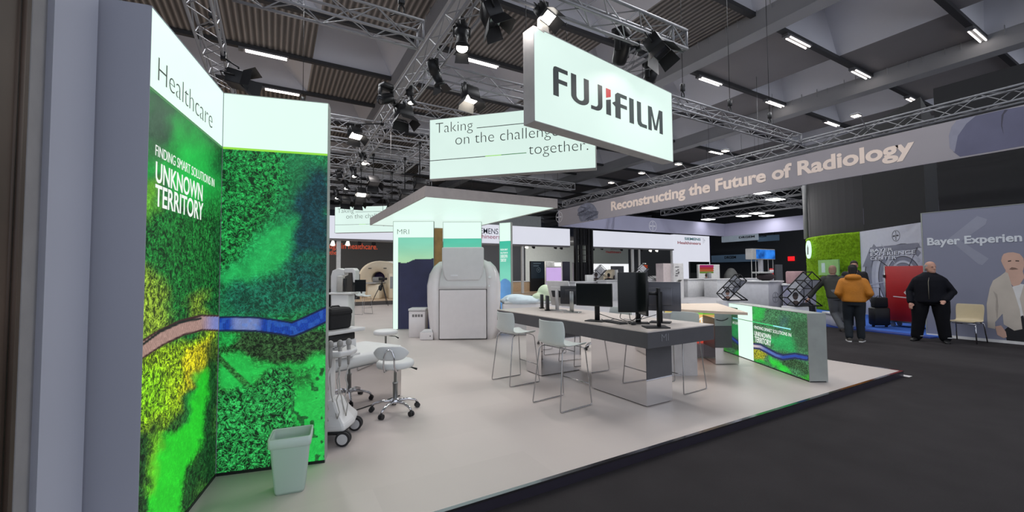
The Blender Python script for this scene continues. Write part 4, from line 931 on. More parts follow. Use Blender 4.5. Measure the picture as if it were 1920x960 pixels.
# ================================================================== examination corner behind the light wall
CREAM = mat('medical_white', (212, 212, 210), 0.35, var=0.02); RUBBER = mat('caster_rubber', (30, 30, 32), 0.6); VINYLW = mat('white_upholstery', (208, 210, 208), 0.45, var=0.02)
eA = at(655, 775, SZ); eB = at(752, 742, SZ); ed = (eB-eA).normalized(); ez = math.atan2(ed.y, ed.x); eL = (eB-eA).length
et = thing('examination_couch', 'long white examination couch on a mirrored plinth beside the swivel stool', 'couch', (eB.x, eB.y, SZ), ez)
# local: x<0 runs back towards the light wall, +y away
MB().bbox(-1.35, 0.05, -0.02, 0.70, 0.46, 0.60, 0.06).build('couch_top', VINYLW, et)
mb = MB(); mb.box(-1.3, 0, 0.0, 0.62, 0.015, 0.46, 0); mb.build('plinth', MIRROR, et)
MB().box(-1.3, -0.01, 0.006, 0.6, 0.0, 0.016).build('toe_strip', BLACK, et)
def caster_arm(mb_arm, mb_w, a, R):
    ca, sa = math.cos(a), math.sin(a)
    mb_arm.tube([(0.03*ca, 0.03*sa, 0.115), (R*0.55*ca, R*0.55*sa, 0.112), (R*0.9*ca, R*0.9*sa, 0.085), (R*ca, R*sa, 0.06)], [0.017, 0.015, 0.013, 0.012], 10)
def swivel_stool(label, loc, rz, back=True):
    t = thing('swivel_stool', label, 'stool', loc, rz)
    R = 0.25
    mb = MB(); mb.lathe([(0.0, 0.095), (0.045, 0.095), (0.05, 0.11), (0.04, 0.14), (0.02, 0.15)], 16); mb.build('base_hub', CHROME, t)
    for k in range(5):
        a = 2*PI*k/5+0.3; ca, sa = math.cos(a), math.sin(a)
        mb = MB(); caster_arm(mb, None, a, R); lg = mb.build('base_leg', CHROME, t)
        mb = MB(); px_, py_ = -sa, ca
        for s in (-1, 1):
            c = Vector((R*ca+px_*0.014*s, R*sa+py_*0.014*s, 0.026)); mb.tube([c-Vector((px_, py_, 0))*0.009, c+Vector((px_, py_, 0))*0.009], 0.026, 14)
        mb.ell((R*ca, R*sa, 0.042), 0.02, 0.02, 0.02, 10, 6); mb.build('caster', RUBBER, lg)
    MB().lathe([(0.026, 0.13), (0.026, 0.30), (0.030, 0.30), (0.030, 0.315), (0.016, 0.315), (0.016, 0.47)], 16).build('gas_column', STEEL, t)
    zs = 0.47
    mb = MB(); mb.lathe([(0.02, zs-0.005), (0.15, zs), (0.188, zs+0.012), (0.197, zs+0.035), (0.192, zs+0.062), (0.17, zs+0.078), (0.05, zs+0.084), (0.0, zs+0.084)], 28); mb.build('seat_pad', VINYLW, t)
    MB().tube([(0.02, -0.05, zs-0.015), (0.08, -0.15, zs-0.02), (0.10, -0.21, zs-0.045)], [0.006, 0.006, 0.012], 8).build('lever', BLACKM, t)
    if back:
        # back pad towards -x
        mb = MB(); rings = []
        for i in range(9):
            q = -1+2*i/8; y = q*0.185; bow = -0.215+0.05*q*q; hh = 0.075*(1-abs(q)**4)**0.5+0.004; th = 0.024*(1-abs(q)**4)**0.5+0.004; zc = zs+0.185
            rings.append([(bow-th+(0)*0, y, zc-hh*0.7), (bow-th, y, zc+hh*0.7), (bow-th*0.3, y, zc+hh), (bow+th*0.6, y, zc+hh*0.8), (bow+th*0.6, y, zc-hh*0.8), (bow-th*0.3, y, zc-hh)])
        mb.loft(rings, True, True, 0, True); bp_ = mb.build('back_pad', VINYLW, t)
        q = bp_.modifiers.new('round', 'SUBSURF'); q.levels = 1; q.render_levels = 2
        mb = MB(); mb.tube([(-0.08, -0.055, zs-0.012), (-0.20, -0.06, zs-0.005), (-0.262, -0.055, zs+0.06), (-0.262, -0.05, zs+0.16), (-0.258, -0.03, zs+0.215), (-0.256, 0, zs+0.228), (-0.258, 0.03, zs+0.215), (-0.262, 0.05, zs+0.16), (-0.262, 0.055, zs+0.06), (-0.20, 0.06, zs-0.005), (-0.08, 0.055, zs-0.012)], 0.0085, 10)
        mb.build('back_bracket', CHROME, t)
    return t
sp = at(741, 772, SZ)
swst = swivel_stool('white swivel stool with curved backrest on chrome castered base', (sp.x, sp.y, SZ), math.radians(62))
sp2 = at(723, 682, SZ)
swst2 = swivel_stool('round white backless swivel stool behind the examination couch', (sp2.x, sp2.y, SZ), math.radians(20), back=False)
sp3 = at(1120, 655, SZ)
swivel_stool('swivel stool seen as a castered base under the long table', (sp3.x, sp3.y, SZ), math.radians(10), back=False)
# ultrasound trolley, mostly behind the end of the light wall
up = at(606, 822, SZ)
ut = thing('ultrasound_trolley', 'white ultrasound trolley with probes and hanging cables behind the light wall end', 'trolley', (up.x, up.y, SZ), math.radians(-25))
CREAM2 = mat('trolley_grey', (120, 122, 124), 0.4)
mb = MB(); mb.loft([[(x*s, y*s, z) for x, y in ((-0.24, -0.2), (0.24, -0.2), (0.27, 0), (0.24, 0.2), (-0.24, 0.2), (-0.27, 0))] for z, s in ((0.12, 1.0), (0.17, 1.03), (0.24, 0.8), (0.36, 0.55))], True, True, 0, False); mb.build('trolley_base', CREAM, ut, bevel=0.02)
MB().bbox(-0.24, 0.24, -0.19, 0.19, 0.09, 0.125, 0.03).build('bumper', BLACK, ut)
for sx, sy in ((1, -1), (1, 1), (-1, 1), (-1, -1)):
    mb = MB(); cx, cy = sx*0.23, sy*0.18
    for o_ in (-0.018, 0.018):
        mb.tube([(cx, cy+o_-0.012, 0.062), (cx, cy+o_+0.012, 0.062)], 0.062, 22)
    w_ = mb.build('caster_wheel', RUBBER, ut)
    mb = MB(); mb.tube([(cx, cy-0.034, 0.062), (cx, cy+0.034, 0.062)], 0.044, 20); mb.build('wheel_disc', mat('wheel_grey', (190, 190, 190), 0.4), w_)
MB().bbox(-0.08, 0.08, -0.09, 0.09, 0.3, 0.74, 0.03).build('trolley_column', CREAM, ut)
mb = MB(); mb.loft([[(x*s, y*s+dy, z) for x, y in ((-0.24, -0.16), (0.20, -0.19), (0.27, -0.10), (0.28, 0.02), (0.22, 0.15), (-0.24, 0.16))] for z, s, dy in ((0.735, 0.8, 0), (0.755, 1.0, 0), (0.785, 1.03, 0), (0.80, 0.98, 0))], True, True, 0, False); mb.build('control_panel', CREAM, ut, bevel=0.012)
mb = MB(); mb.box(-0.18, 0.16, -0.12, 0.11, 0.80, 0.806)
for k in range(18): mb.tube([(-0.14+0.05*(k % 6), -0.08+0.06*(k//6), 0.806), (-0.14+0.05*(k % 6), -0.08+0.06*(k//6), 0.815)], 0.012, 8)
mb.build('key_field', CREAM2, ut)
for k, (x, y) in enumerate(((0.19, -0.16), (0.24, -0.08), (0.12, -0.19), (0.05, -0.195))):
    mb = MB(); mb.ell((x, y, 0.865), 0.026, 0.026, 0.034, 12, 8); mb.tube([(x, y, 0.84), (x, y, 0.74), (x, y-0.005, 0.67)], [0.018, 0.015, 0.009], 10); pr = mb.build('probe', mat('probe_grey', (150, 148, 144), 0.4), ut)
    mb = MB(); mb.tube([(x, y, 0.67)]+[(x+0.012*math.sin(q*2.1+k), y-0.02-0.03*math.sin(q/8*PI)-0.01*k, 0.67-0.055*q) for q in range(1, 9)]+[(x-0.06, y+0.05, 0.30), (x-0.09, y+0.06, 0.42), (x-0.12, y+0.10, 0.62)], 0.0055, 6); mb.build('probe_cable', mat('cable_grey', (176, 174, 168), 0.5), pr)
mb = MB(); mb.tube([(-0.05, 0.02, 0.8), (-0.16, 0.06, 1.0), (-0.2, 0.06, 1.12)], 0.02, 10); mb.build('monitor_arm', CREAM, ut)
mb = MB(); mb.bbox(-0.40, -0.18, 0.04, 0.08, 1.08, 1.36, 0.01); mo = mb.build('monitor', BLACK, ut)
# shelf with a black bag and a printer
zt = SZ+0.90
d1 = at(685, 613, zt); d0 = at(612, 624, zt); dd_ = (d1-d0); dz_ = math.atan2(dd_.y, dd_.x)
dk = thing('side_desk', 'small white side desk with open shelf next to the light wall end', 'desk', (d1.x, d1.y, SZ), dz_)
MB().bbox(-0.62, 0.0, 0.0, 0.42, 0.865, 0.90, 0.006).build('desktop', CREAM, dk)
MB().box(-0.62, -0.05, 0.02, 0.40, 0.615, 0.635).build('shelf', CREAM, dk); MB().box(-0.60, -0.05, 0.36, 0.38, 0.635, 0.865).build('back_panel', mat('shelf_dark_grey', (60, 60, 62), 0.6), dk)  # back panel is plain dark grey
mb = MB(); mb.box(-0.62, -0.58, 0.02, 0.40, 0, 0.865); mb.build('side_support', CREAM, dk)
bgp = dk.matrix_basis
bg = thing('camera_bag', 'boxy black shoulder bag standing on the side desk', 'bag', bgp @ Vector((-0.24, 0.20, 0.90)), dz_)
mb = MB(); mb.loft([[(x*s, y*s, z) for x, y in ((-0.13, -0.11), (0.13, -0.11), (0.15, 0), (0.13, 0.11), (-0.13, 0.11), (-0.15, 0))] for z, s in ((0, 0.92), (0.02, 1.0), (0.12, 1.06), (0.17, 1.04))], True, True, 0, False); mb.build('bag_body', mat('black_nylon', (20, 20, 22), 0.8, bump=0.2, bscale=200), bg, bevel=0.015)
mb = MB(); mb.loft([[(x*s, y*s, z) for x, y in ((-0.13, -0.12), (0.13, -0.12), (0.155, 0), (0.13, 0.12), (-0.13, 0.12), (-0.155, 0))] for z, s in ((0.15, 1.05), (0.185, 1.05), (0.215, 0.93), (0.222, 0.8))], True, True, 0, False); mb.build('bag_lid', mat('black_nylon', (20, 20, 22)), bg, bevel=0.012)
MB().tube([(-0.06, -0.02, 0.218), (-0.04, -0.02, 0.236), (0.04, -0.02, 0.236), (0.06, -0.02, 0.218)], 0.008, 8).build('carry_handle', BLACK, bg)
MB().tube([(0.145, -0.03, 0.15), (0.165, -0.02, 0.11), (0.15, 0.0, 0.05)], 0.008, 8).build('strap', BLACK, bg)
prn = thing('printer', 'white boxy printer on the shelf under the black bag', 'printer', bgp @ Vector((-0.28, 0.19, 0.635)), dz_)
MB().bbox(-0.22, 0.20, -0.15, 0.15, 0, 0.15, 0.012).build('printer_body', CREAM, prn); MB().bbox(-0.21, 0.19, -0.14, 0.14, 0.152, 0.22, 0.01).build('paper_hood', BLACK, prn); MB().tube([(-0.15, -0.152, 0.12), (-0.15, -0.158, 0.12)], 0.014, 12).build('power_button', BLACK, prn)
# mammography unit further back
mp_ = at(640, 590, SZ+0.45); mp2 = at(638, 622, SZ)
mm = thing('xray_unit', 'white standing breast x-ray unit with curved head behind the side desk', 'x-ray unit', (mp2.x, mp2.y, SZ), math.radians(-35))
k_ = (mp2-EYE).dot(CFW)/FPX
mb = MB(); mb.bbox(-0.30, 0.30, -0.1, 0.35, 0, 0.08, 0.04); mb.bbox(-0.22, 0.24, -0.08, 0.3, 0.08, 0.95, 0.03); mb.build('lower_body', CREAM, mm)
mb = MB(); mb.bbox(-0.28, 0.34, -0.12, 0.3, 0.95, 1.0, 0.03); mb.build('worktop', CREAM, mm)
mb = MB(); mb.loft([[(-0.30+a, y, z+b) for a, b, z in ((0, 0, 0.5), (0.16, 0, 0.5), (0.16, 0, 1.1), (0.2, 0.0, 1.38), (0.36, 0, 1.44), (0.36, 0, 1.58), (0.2, 0, 1.62), (0.04, 0, 1.56), (0, 0, 1.42))] for y in (0.05, 0.3)], True, True, 0, False)
mb.loft([[(x, y, z) for x, z in ((0.06, 1.62), (0.30, 1.62), (0.36, 1.56), (0.36, 1.25), (0.30, 1.25), (0.28, 1.50), (0.06, 1.50))] for y in (0.05, 0.3)], True, True, 0, False); mb.build('arched_head', CREAM, mm, bevel=0.02)
MB().bbox(-0.06, 0.10, -0.1, 0.04, 1.02, 1.42, 0.03).build('detector_arm', mat('arm_grey', (170, 168, 162), 0.4), mm)
MB().bbox(0.12, 0.17, -0.1, 0.0, 1.02, 1.36, 0.01).build('dark_shield', BLACK, mm); MB().bbox(-0.36, -0.32, -0.05, 0.2, 0.1, 1.1, 0.01).build('side_rail', BLACK, mm)
MB().box(0.40, 0.68, -0.05, -0.02, 1.02, 1.32).build('screen', SCREEN, mm); MB().tube([(0.54, -0.01, 1.1), (0.50, 0.12, 0.98)], 0.02, 8).build('screen_arm', BLACK, mm)
# lone counter stool far down the pale floor
lp = at(681, 589, SZ); dup(stool, (lp.x, lp.y, SZ), math.radians(-60), 'lone wire-legged white stool far down the pale floor near the tripod', 'wire-legged stools in the hall')
# camera on a tripod
tp = at(716, 573, SZ)
tt = thing('camera_tripod', 'black camera on a tripod standing before the ring scanner', 'tripod', (tp.x, tp.y, SZ), 0.4)
for k in range(3):
    a = 2*PI*k/3+0.5; MB().tube([(0.02*math.cos(a), 0.02*math.sin(a), 1.02), (0.26*math.cos(a), 0.26*math.sin(a), 0.55), (0.50*math.cos(a), 0.50*math.sin(a), 0.01)], [0.02, 0.017, 0.012], 8).build('tripod_leg', BLACK, tt)
MB().tube([(0, 0, 0.85), (0, 0, 1.16)], 0.02, 8).build('centre_post', BLACK, tt)
MB().bbox(-0.15, 0.10, -0.07, 0.07, 1.16, 1.30, 0.02).build('camera_body', BLACK, tt); MB().tube([(0.10, 0, 1.23), (0.24, 0, 1.23)], [0.05, 0.06], 12).build('camera_lens', BLACK, tt)
MB().ell((-0.04, 0.06, 0.82), 0.10, 0.07, 0.14, 10, 8).build('weight_bag', BLACK, tt)
# ================================================================== lighting trusses
TR = []
def truss(p, q, label, w=0.34, r=0.024, pitch=0.42, m=None, wires=False):
    """square lattice girder: p, q are the middle of its lower face"""
    p = Vector(p); q = Vector(q); L = (q-p).length; d = (q-p).normalized()
    t = thing('lighting_truss', label, 'truss', p, math.atan2(d.y, d.x))
    hw_ = Vector((abs(d.y), abs(d.x), 0))*w*0.5; TR.append((Vector((min(p.x, q.x), min(p.y, q.y), p.z))-hw_, Vector((max(p.x, q.x), max(p.y, q.y), p.z))+hw_, w))
    m = m or ALU
    c = [(-w/2, 0), (w/2, 0), (w/2, w), (-w/2, w)]
    for (y, z) in c: MB().tube([(0, y, z), (L, y, z)], r, 8).build('chord', m, t)
    mb = MB(); n = max(2, int(round(L/pitch)))
    for side in range(4):
        a = c[side]; b = c[(side+1) % 4]
        for k in range(n):
            x0 = L*k/n; x1 = L*(k+1)/n; s, e = (a, b) if (k+side) % 2 == 0 else (b, a)
            mb.tube([(x0, s[0], s[1]), (x1, e[0], e[1])], r*0.42, 5, cap=False)
    for x in (0.01, L-0.01):
        for side in range(4):
            a = c[side]; b = c[(side+1) % 4]; mb.tube([(x, a[0], a[1]), (x, b[0], b[1])], r*0.7, 6)
    mb.build('lacing', m, t)
    for x in (L*0.12, L*0.88) if wires else (): MB().tube([(x, 0, w), (x, 0, CZ-p.z)], 0.007, 6).build('hanging_wire', BLACKM, t)
    return t
ZT1 = 5.6
truss((2.62, 3.2, ZT1), (2.62, 19.0, ZT1), 'long main truss carrying most spotlights, running away above the tables', r=0.027)
truss((2.45, 5.02, ZT1+0.001), (6.48, 5.02, ZT1+0.001), 'truss directly above the bold lit company sign', r=0.027)
truss((6.3, 4.86, ZT1), (6.3, 13.5, ZT1), 'truss running back from the corner beyond the company sign')
truss((-0.6, 7.05, ZT1), (2.2, 7.05, ZT1), 'short truss ending beside the main truss, hung by a chain hoist')
truss((-1.05, 5.6, ZT1), (-1.05, 16, ZT1), 'steep truss rising above the tall green light wall')
truss((-1.0, 12.4, ZT1), (6.0, 12.4, ZT1), 'cross truss behind the blank white header')
truss((2.8, 8.35, ZT1), (6.2, 8.35, ZT1), 'cross truss crossing above the lit slogan sign')
truss((2.8, 10.5, ZT1), (6.2, 10.5, ZT1), 'cross truss behind the lit slogan sign')
for i, y in enumerate((14.4, 16.6, 19.0, 22.0)):
    truss((-2.0, y, ZT1), (6.4 if i != 1 else 4.4, y, ZT1), ('cross truss over the far edge of the lit canopy', 'cross truss two rows behind the canopy', 'cross truss three rows behind the canopy', 'cross truss over the ring scanner stand')[i], pitch=0.5)
truss((4.3, 12.6, ZT1), (4.3, 16.6, ZT1), 'short connecting truss beyond the slogan sign')
# neighbouring stand's trusses
BTX = 13.12; 
truss((BTX+0.22, -1.5, 5.02), (BTX+0.22, 17.7, 5.02), 'truss running along the top of the long grey banner', w=0.30, r=0.025)
yb = onx(1499, 266, BTX).y
truss((7.4, yb+0.1, 5.22), (BTX+0.05, yb+0.1, 5.22), 'double-hoist truss meeting the long banner from the hall side', w=0.26)
truss((8.5, 26, 6.3), (19, 26, 6.3), 'distant truss over the showroom fascia', pitch=0.6, wires=True)
truss((14.0, 17.8, 6.0), (5.5, 17.8, 6.0), 'distant truss reaching the hidden end of the long banner', pitch=0.6, wires=True)
for i, x in enumerate((17.0, 21.0, 25.0)):
    truss((x, 9.8, 5.05), (x, 17.8, 5.05), ('first ceiling truss inside the banner frame', 'middle ceiling truss inside the banner frame', 'last ceiling truss inside the banner frame')[i], pitch=0.5)
truss((13.5, 12.0, 5.06), (27.3, 12.0, 5.06), 'cross truss inside the banner frame carrying bright panel lights', pitch=0.5)
# ------------------------------------------------------------------ lamps
LENS = mat('lamp_lens', (255, 248, 238), 0.3, emit=9.0, var=0); LENSD = mat('dark_lens', (46, 48, 52), 0.12, var=0, spec=0.8); FLAP = mat('flap_black', (26, 26, 28), 0.45, 0.2); FLAPW = mat('flap_inside', (190, 186, 180), 0.5)
def aim_matrix(loc, target):
    d = Vector(target)-Vector(loc); return d.to_track_quat('-Z', 'Y').to_matrix().to_4x4()
def clamp(t, top):
    # up to the closest girder's underside
    p = Vector(t.location); best = None
    for (a, b, w) in TR:
        q = Vector((min(max(p.x, a.x), b.x), min(max(p.y, a.y), b.y), a.z+0.02))
        if best is None or (q-p).length < (best-p).length: best = q
    d = best-p
    mb = MB(); mb.box(d.x-0.04, d.x+0.04, d.y-0.04, d.y+0.04, d.z-0.10, d.z+0.05); mb.tube([(0, 0, 0), (0, 0, max(0.12, d.z-0.18)), (d.x, d.y, d.z-0.05)], 0.016, 8); mb.build('truss_clamp', BLACKM, t)
def flood(p, target, label, k=1.0, lit=False, white=False):
    p = Vector(p); t = thing('floodlight', label, 'spotlight', p, 0); R = aim_matrix(p, target)
    top = max(0.2, ZT1-p.z+0.02); clamp(t, top)
    mb = MB(); mb.M = R; mb.bbox(-0.17*k, 0.17*k, -0.12*k, 0.12*k, -0.10*k, 0.14*k, 0.02)
    for q in range(5): mb.box(-0.15*k, 0.15*k, -0.1*k+q*0.045*k, -0.085*k+q*0.045*k, 0.14*k, 0.17*k)
    b = mb.build('lamp_body', FLAP, t)
    mb = MB(); mb.M = R; mb.box(-0.15*k, 0.15*k, -0.10*k, 0.10*k, -0.112*k, -0.101*k); mb.build('lens', LENS if lit else LENSD, b)
    for a, wd, of in ((0, 0.17, 0.12), (PI, 0.17, 0.12), (PI/2, 0.12, 0.17), (-PI/2, 0.12, 0.17)):
        mb = MB(); mb.M = R @ Matrix.Rotation(a, 4, 'Z')
        vs = [(-wd*k, of*k, -0.10*k), (wd*k, of*k, -0.10*k), (wd*1.15*k, (of+0.10)*k, -0.27*k), (-wd*1.15*k, (of+0.10)*k, -0.27*k)]
        vs2 = [(x, y+0.006, z) for x, y, z in vs]; mb._add(vs+vs2, [(0, 1, 2, 3), (7, 6, 5, 4), (0, 4, 5, 1), (1, 5, 6, 2), (2, 6, 7, 3), (3, 7, 4, 0)])
        mb.build('barn_door', FLAPW if white and a == PI else FLAP, t)
    mb = MB(); mb.M = R @ Matrix.Identity(4)
    mb.tube([(-0.19*k, 0, 0), (-0.20*k, 0, 0.20*k), (0, 0, 0.24*k), (0.20*k, 0, 0.20*k), (0.19*k, 0, 0)], 0.012*k, 8); mb.build('yoke', BLACKM, t)
    return t
def spot(p, target, label, k=1.0, lit=False):
    p = Vector(p); t = thing('spotlight', label, 'spotlight', p, 0); R = aim_matrix(p, target)
    clamp(t, max(0.2, ZT1-p.z+0.02))
    mb = MB(); mb.M = R; mb.lathe([(0.05*k, 0.26*k), (0.10*k, 0.24*k), (0.11*k, 0.05*k), (0.085*k, 0.02*k), (0.085*k, -0.16*k), (0.11*k, -0.17*k), (0.11*k, -0.22*k), (0.09*k, -0.22*k)], 18); b = mb.build('lamp_barrel', FLAP, t)
    mb = MB(); mb.M = R; mb.lathe([(0.0, -0.213*k), (0.088*k, -0.213*k), (0.088*k, -0.224*k), (0.0, -0.224*k)], 18); mb.build('lens', LENS if lit else LENSD, b)
    mb = MB(); mb.M = R; mb.tube([(-0.12*k, 0, 0), (-0.13*k, 0, 0.2*k), (0, 0, 0.30*k), (0.13*k, 0, 0.2*k), (0.12*k, 0, 0)], 0.012*k, 8); mb.build('yoke', BLACKM, t)
    mb = MB(); mb.M = R
    for a in (0, PI): 
        M2 = R @ Matrix.Rotation(a, 4, 'Z'); mb.M = M2
        vs = [(-0.09*k, 0.09*k, -0.22*k), (0.09*k, 0.09*k, -0.22*k), (0.11*k, 0.16*k, -0.36*k), (-0.11*k, 0.16*k, -0.36*k)]; vs2 = [(x, y+0.005, z) for x, y, z in vs]
        mb._add(vs+vs2, [(0, 1, 2, 3), (7, 6, 5, 4), (0, 4, 5, 1), (1, 5, 6, 2), (2, 6, 7, 3), (3, 7, 4, 0)])
    mb.build('barn_door', FLAP, t); return t
def mover(p, target, label, k=1.0):
    p = Vector(p); t = thing('moving_head_lamp', label, 'spotlight', p, 0.4); R = aim_matrix(p, target)
    top = max(0.3, ZT1-p.z+0.02); clamp(t, top)
    MB().bbox(-0.14*k, 0.14*k, -0.12*k, 0.12*k, 0.22*k, 0.34*k, 0.03).build('lamp_base', FLAP, t)
    mb = MB(); mb.bbox(-0.19*k, -0.13*k, -0.05*k, 0.05*k, -0.06*k, 0.24*k, 0.02); mb.bbox(0.13*k, 0.19*k, -0.05*k, 0.05*k, -0.06*k, 0.24*k, 0.02); mb.bbox(-0.19*k, 0.19*k, -0.05*k, 0.05*k, 0.20*k, 0.26*k, 0.02); mb.build('yoke', FLAP, t)
    mb = MB(); mb.M = R; mb.lathe([(0.06*k, 0.20*k), (0.11*k, 0.14*k), (0.125*k, 0.0), (0.115*k, -0.16*k), (0.10*k, -0.2*k)], 18); h = mb.build('lamp_head', FLAP, t)
    mb = MB(); mb.M = R; mb.lathe([(0.0, -0.195*k), (0.09*k, -0.195*k), (0.09*k, -0.204*k), (0, -0.204*k)], 16); mb.build('lens', LENSD, h)
    return t
def lampz(u, v, z=5.36): return at(u, v, z)
def dn(p, dx, dy): return (p.x+dx, p.y+dy, 0.5)
p = lampz(922, 28, 5.35); flood(p, dn(p, 2.2, -0.6), 'large black floodlight with open flaps at the top of the main truss', 1.0)
p = lampz(866, 70, 5.35); spot(p, dn(p, -0.6, -1.6), 'black spotlight with a glowing lens below the first big floodlight', 1.05, True)
p = lampz(817, 138, 5.38); spot(p, dn(p, 2.5, 1.0), 'black spotlight with outward flaps midway down the main truss', 1.0)
p = lampz(769, 180, 5.45); spot(p, dn(p, 0.4, -1.0), 'narrow lit spotlight just above a big black floodlight on the main truss', 0.75, True)
p = lampz(757, 214, 5.38); flood(p, dn(p, 0.4, -1.5), 'big black floodlight hanging where cross truss meets main truss', 1.15)
p = lampz(724, 185, 5.62); mover(p, (p.x-2, p.y, 4.6), 'round moving head lamp jutting from the hidden side of the main truss', 1.0)
p = lampz(666, 250, 5.2); flood(p, dn(p, 0.8, -2.5), 'lit floodlight hanging alone under the cross truss by the white header', 0.95, True)
p = lampz(681, 296, 5.42); spot(p, dn(p, 0.6, -2), 'lit spotlight below the lone floodlight on the main truss', 1.0, True)
p = lampz(663, 321, 5.42); spot(p, dn(p, 0.6, -2), 'second lit spotlight down the far half of the main truss', 1.0, True)
p = lampz(648, 345, 5.42); spot(p, dn(p, 0.5, -2), 'third lit spotlight down the far half of the main truss', 1.0, True)
p = lampz(631, 364, 5.42); spot(p, dn(p, 0.5, -2), 'last lit spotlight at the far end of the main truss', 1.0, True)
p = lampz(636, 331, 5.7); mover(p, (p.x-2, p.y, 5), 'small moving head lamp on the far half of the main truss', 0.9)
p = lampz(447, 150, 5.2); flood(p, (p.x+2.0, p.y-0.5, 4.8), 'black floodlight high above the blank white header wall', 1.1)
p = lampz(882, 178, 5.28); flood(p, dn(p, 0.2, -0.9), 'lit twin-flap floodlight hanging above the slogan sign', 1.0, True, True)
p = at(1022, 26, 5.50); flood(p, (p.x+0.5, p.y-1.4, 3.2), 'brightly burning floodlight at the top corner of the company sign', 0.8, True, True)
p = lampz(1232, 88, 5.35); flood(p, dn(p, 0.8, -2.5), 'black floodlight with one pale flap at the truss corner above the company sign', 1.1, False, True)
p = lampz(1166, 95, 5.62); mover(p, (p.x+1, p.y+1, 4.2), 'round black moving head lamp behind the top edge of the company sign', 1.15)
p = lampz(1219, 146, 5.5); mover(p, (p.x+0.3, p.y+1, 4.2), 'small round lamp at the far corner of the company sign', 1.0)
for i, (u, v, y, lit) in enumerate(((700, 340, 14.4, False), (787, 345, 12.4, False), (759, 365, 14.4, False), (677, 361, 16.6, True), (672, 378, 19.0, False), (735, 382, 16.6, False), (648, 376, 19.0, False))):
    p = ony(u, v, y); p.z = min(p.z, ZT1-0.2)
    flood(p, dn(p, 0.3, -3), ('distant black floodlight above the far slogan sign', 'distant floodlight just left of the canopy corner'.replace(' left of', ' beside'), 'distant floodlight two rows behind the canopy corner', 'distant burning lamp above the far slogan sign', 'distant floodlight standing highest over the far slogan sign text', 'distant floodlight over the rim of the lit canopy', 'distant narrow lamp at the end over the far slogan sign')[i], 1.05, lit)
# chain hoists
def hoist(x, y, ztop, zbot, label, k=1.0):
    t = thing('chain_hoist', label, 'hoist', (x, y, zbot), 0)
    MB().tube([(0, 0, 0.35*k), (0, 0, ztop-zbot)], 0.007, 6).build('lifting_chain', BLACKM, t)
    mb = MB(); mb.bbox(-0.045*k, 0.045*k, -0.035*k, 0.035*k, 0.2*k, 0.36*k, 0.02); mb.build('hoist_body', BLACK, t)
    mb = MB(); mb.tube([(0.04*k*math.cos(a), 0, 0.12*k+0.07*k*math.sin(a)) for a in [2*PI*j/12 for j in range(12)]], 0.012*k, 6, closed=True); mb.build('hook_ring', BLACKM, t)
    mb = MB(); mb.tube([(-0.16*k, 0, -0.02), (0, 0, 0.08*k), (0.16*k, 0, -0.02)], 0.011, 6); mb.build('sling', BLACK, t)
    return t
for (x, y, zb_, k, lb) in ((1.85, 7.05, ZT1+0.38, 1.2, 'large black chain hoist on the short truss end'), (-0.7, 7.05, ZT1+0.38, 1.2, 'chain hoist over the start of the short truss'),
                        (-1.05, 9.0, ZT1+0.38, 1.0, 'chain hoist on the steep truss above the green light wall'), (0.6, 12.4, ZT1+0.38, 1.0, 'chain hoist on the cross truss behind the white header'),
                        (5.2, 8.35, ZT1+0.38, 1.0, 'chain hoist above the lit slogan sign'), (8.2, yb+0.1, 5.52, 1.1, 'chain hoist beside the far end of the company sign'),
                        (10.0, yb+0.1, 5.52, 1.1, 'middle chain hoist on the truss that meets the long banner'), (11.8, yb+0.1, 5.52, 1.1, 'chain hoist where the hall truss meets the long banner')):
    hoist(x, y, CZ, zb_, lb, k)
# bright little arm lights fixed to the banner truss
def arm_light(p, label, d=(0.5, 0)):
    t = thing('arm_spotlight', label, 'spotlight', p, math.atan2(d[1], d[0]))
    MB().tube([(-0.9, 0, -0.42), (-0.15, 0, 0.03), (0, 0, 0.0)], 0.012, 8).build('arm', ALU, t)
    MB().bbox(-0.12, 0.12, -0.09, 0.09, -0.02, 0.03, 0.03).build('lamp_head', mat('lamp_grey', (130, 130, 132), 0.5), t)
    MB().box(-0.10, 0.10, -0.07, 0.07, -0.028, -0.02).build('lamp_glass', mat('arm_lamp_glow', (255, 232, 206), 0.4, emit=14, var=0), t); return t
for (u, v, lb) in ((1605, 216, 'burning arm light over the word ending the long banner lettering'), (1360, 282, 'burning arm light over the middle of the long banner'), (1272, 307, 'small arm light over the banner just past the company sign'), (1203, 324, 'burning arm light over the first word of the long banner'), (1146, 342, 'small arm light close to the brain picture on the long banner'), (1028, 374, 'small arm light beyond the canopy rim')):
    q = onx(u, v, BTX-0.6); arm_light(q, lb, (-1, 0.0))
# ================================================================== neighbouring stand: long banner, walls, prints
BANG = mat('banner_grey', (150, 145, 150), 0.75, var=0.06, vscale=0.5); BANP = mat('banner_mauve', (152, 152, 176), 0.75, var=0.05, vscale=0.4)
YBK = at(1359, 443, 4.0).y
BL = Pl((BTX, YBK), -90)               # reads towards the photographer's side: t grows as y falls
Lb = YBK+1.75
bz0, bz1 = 4.0, 4.87
ban = thing('long_banner', 'long grey overhead banner with large pale lettering about radiology', 'banner', (BTX, YBK, bz0))
local_to(slab(BL, -0.02, Lb, bz0, bz1, -0.06, 0).build('banner_cloth', BANG), ban)
LETP = mat('pale_peach_letters', (228, 210, 198), 0.6, var=0)
tR, zR = BL.px(1146, 396); tE, zE = BL.px(1716, 300)
zcap = BL.px(1146, 380)[1]
text('Reconstructing the Future of Radiology', BL, tR, zR-(zcap-zR)*0.30, tE-tR, (zcap-zR)*1.42, LETP, 'lettering', ban, 0.004, 0.035, depth=0.003)
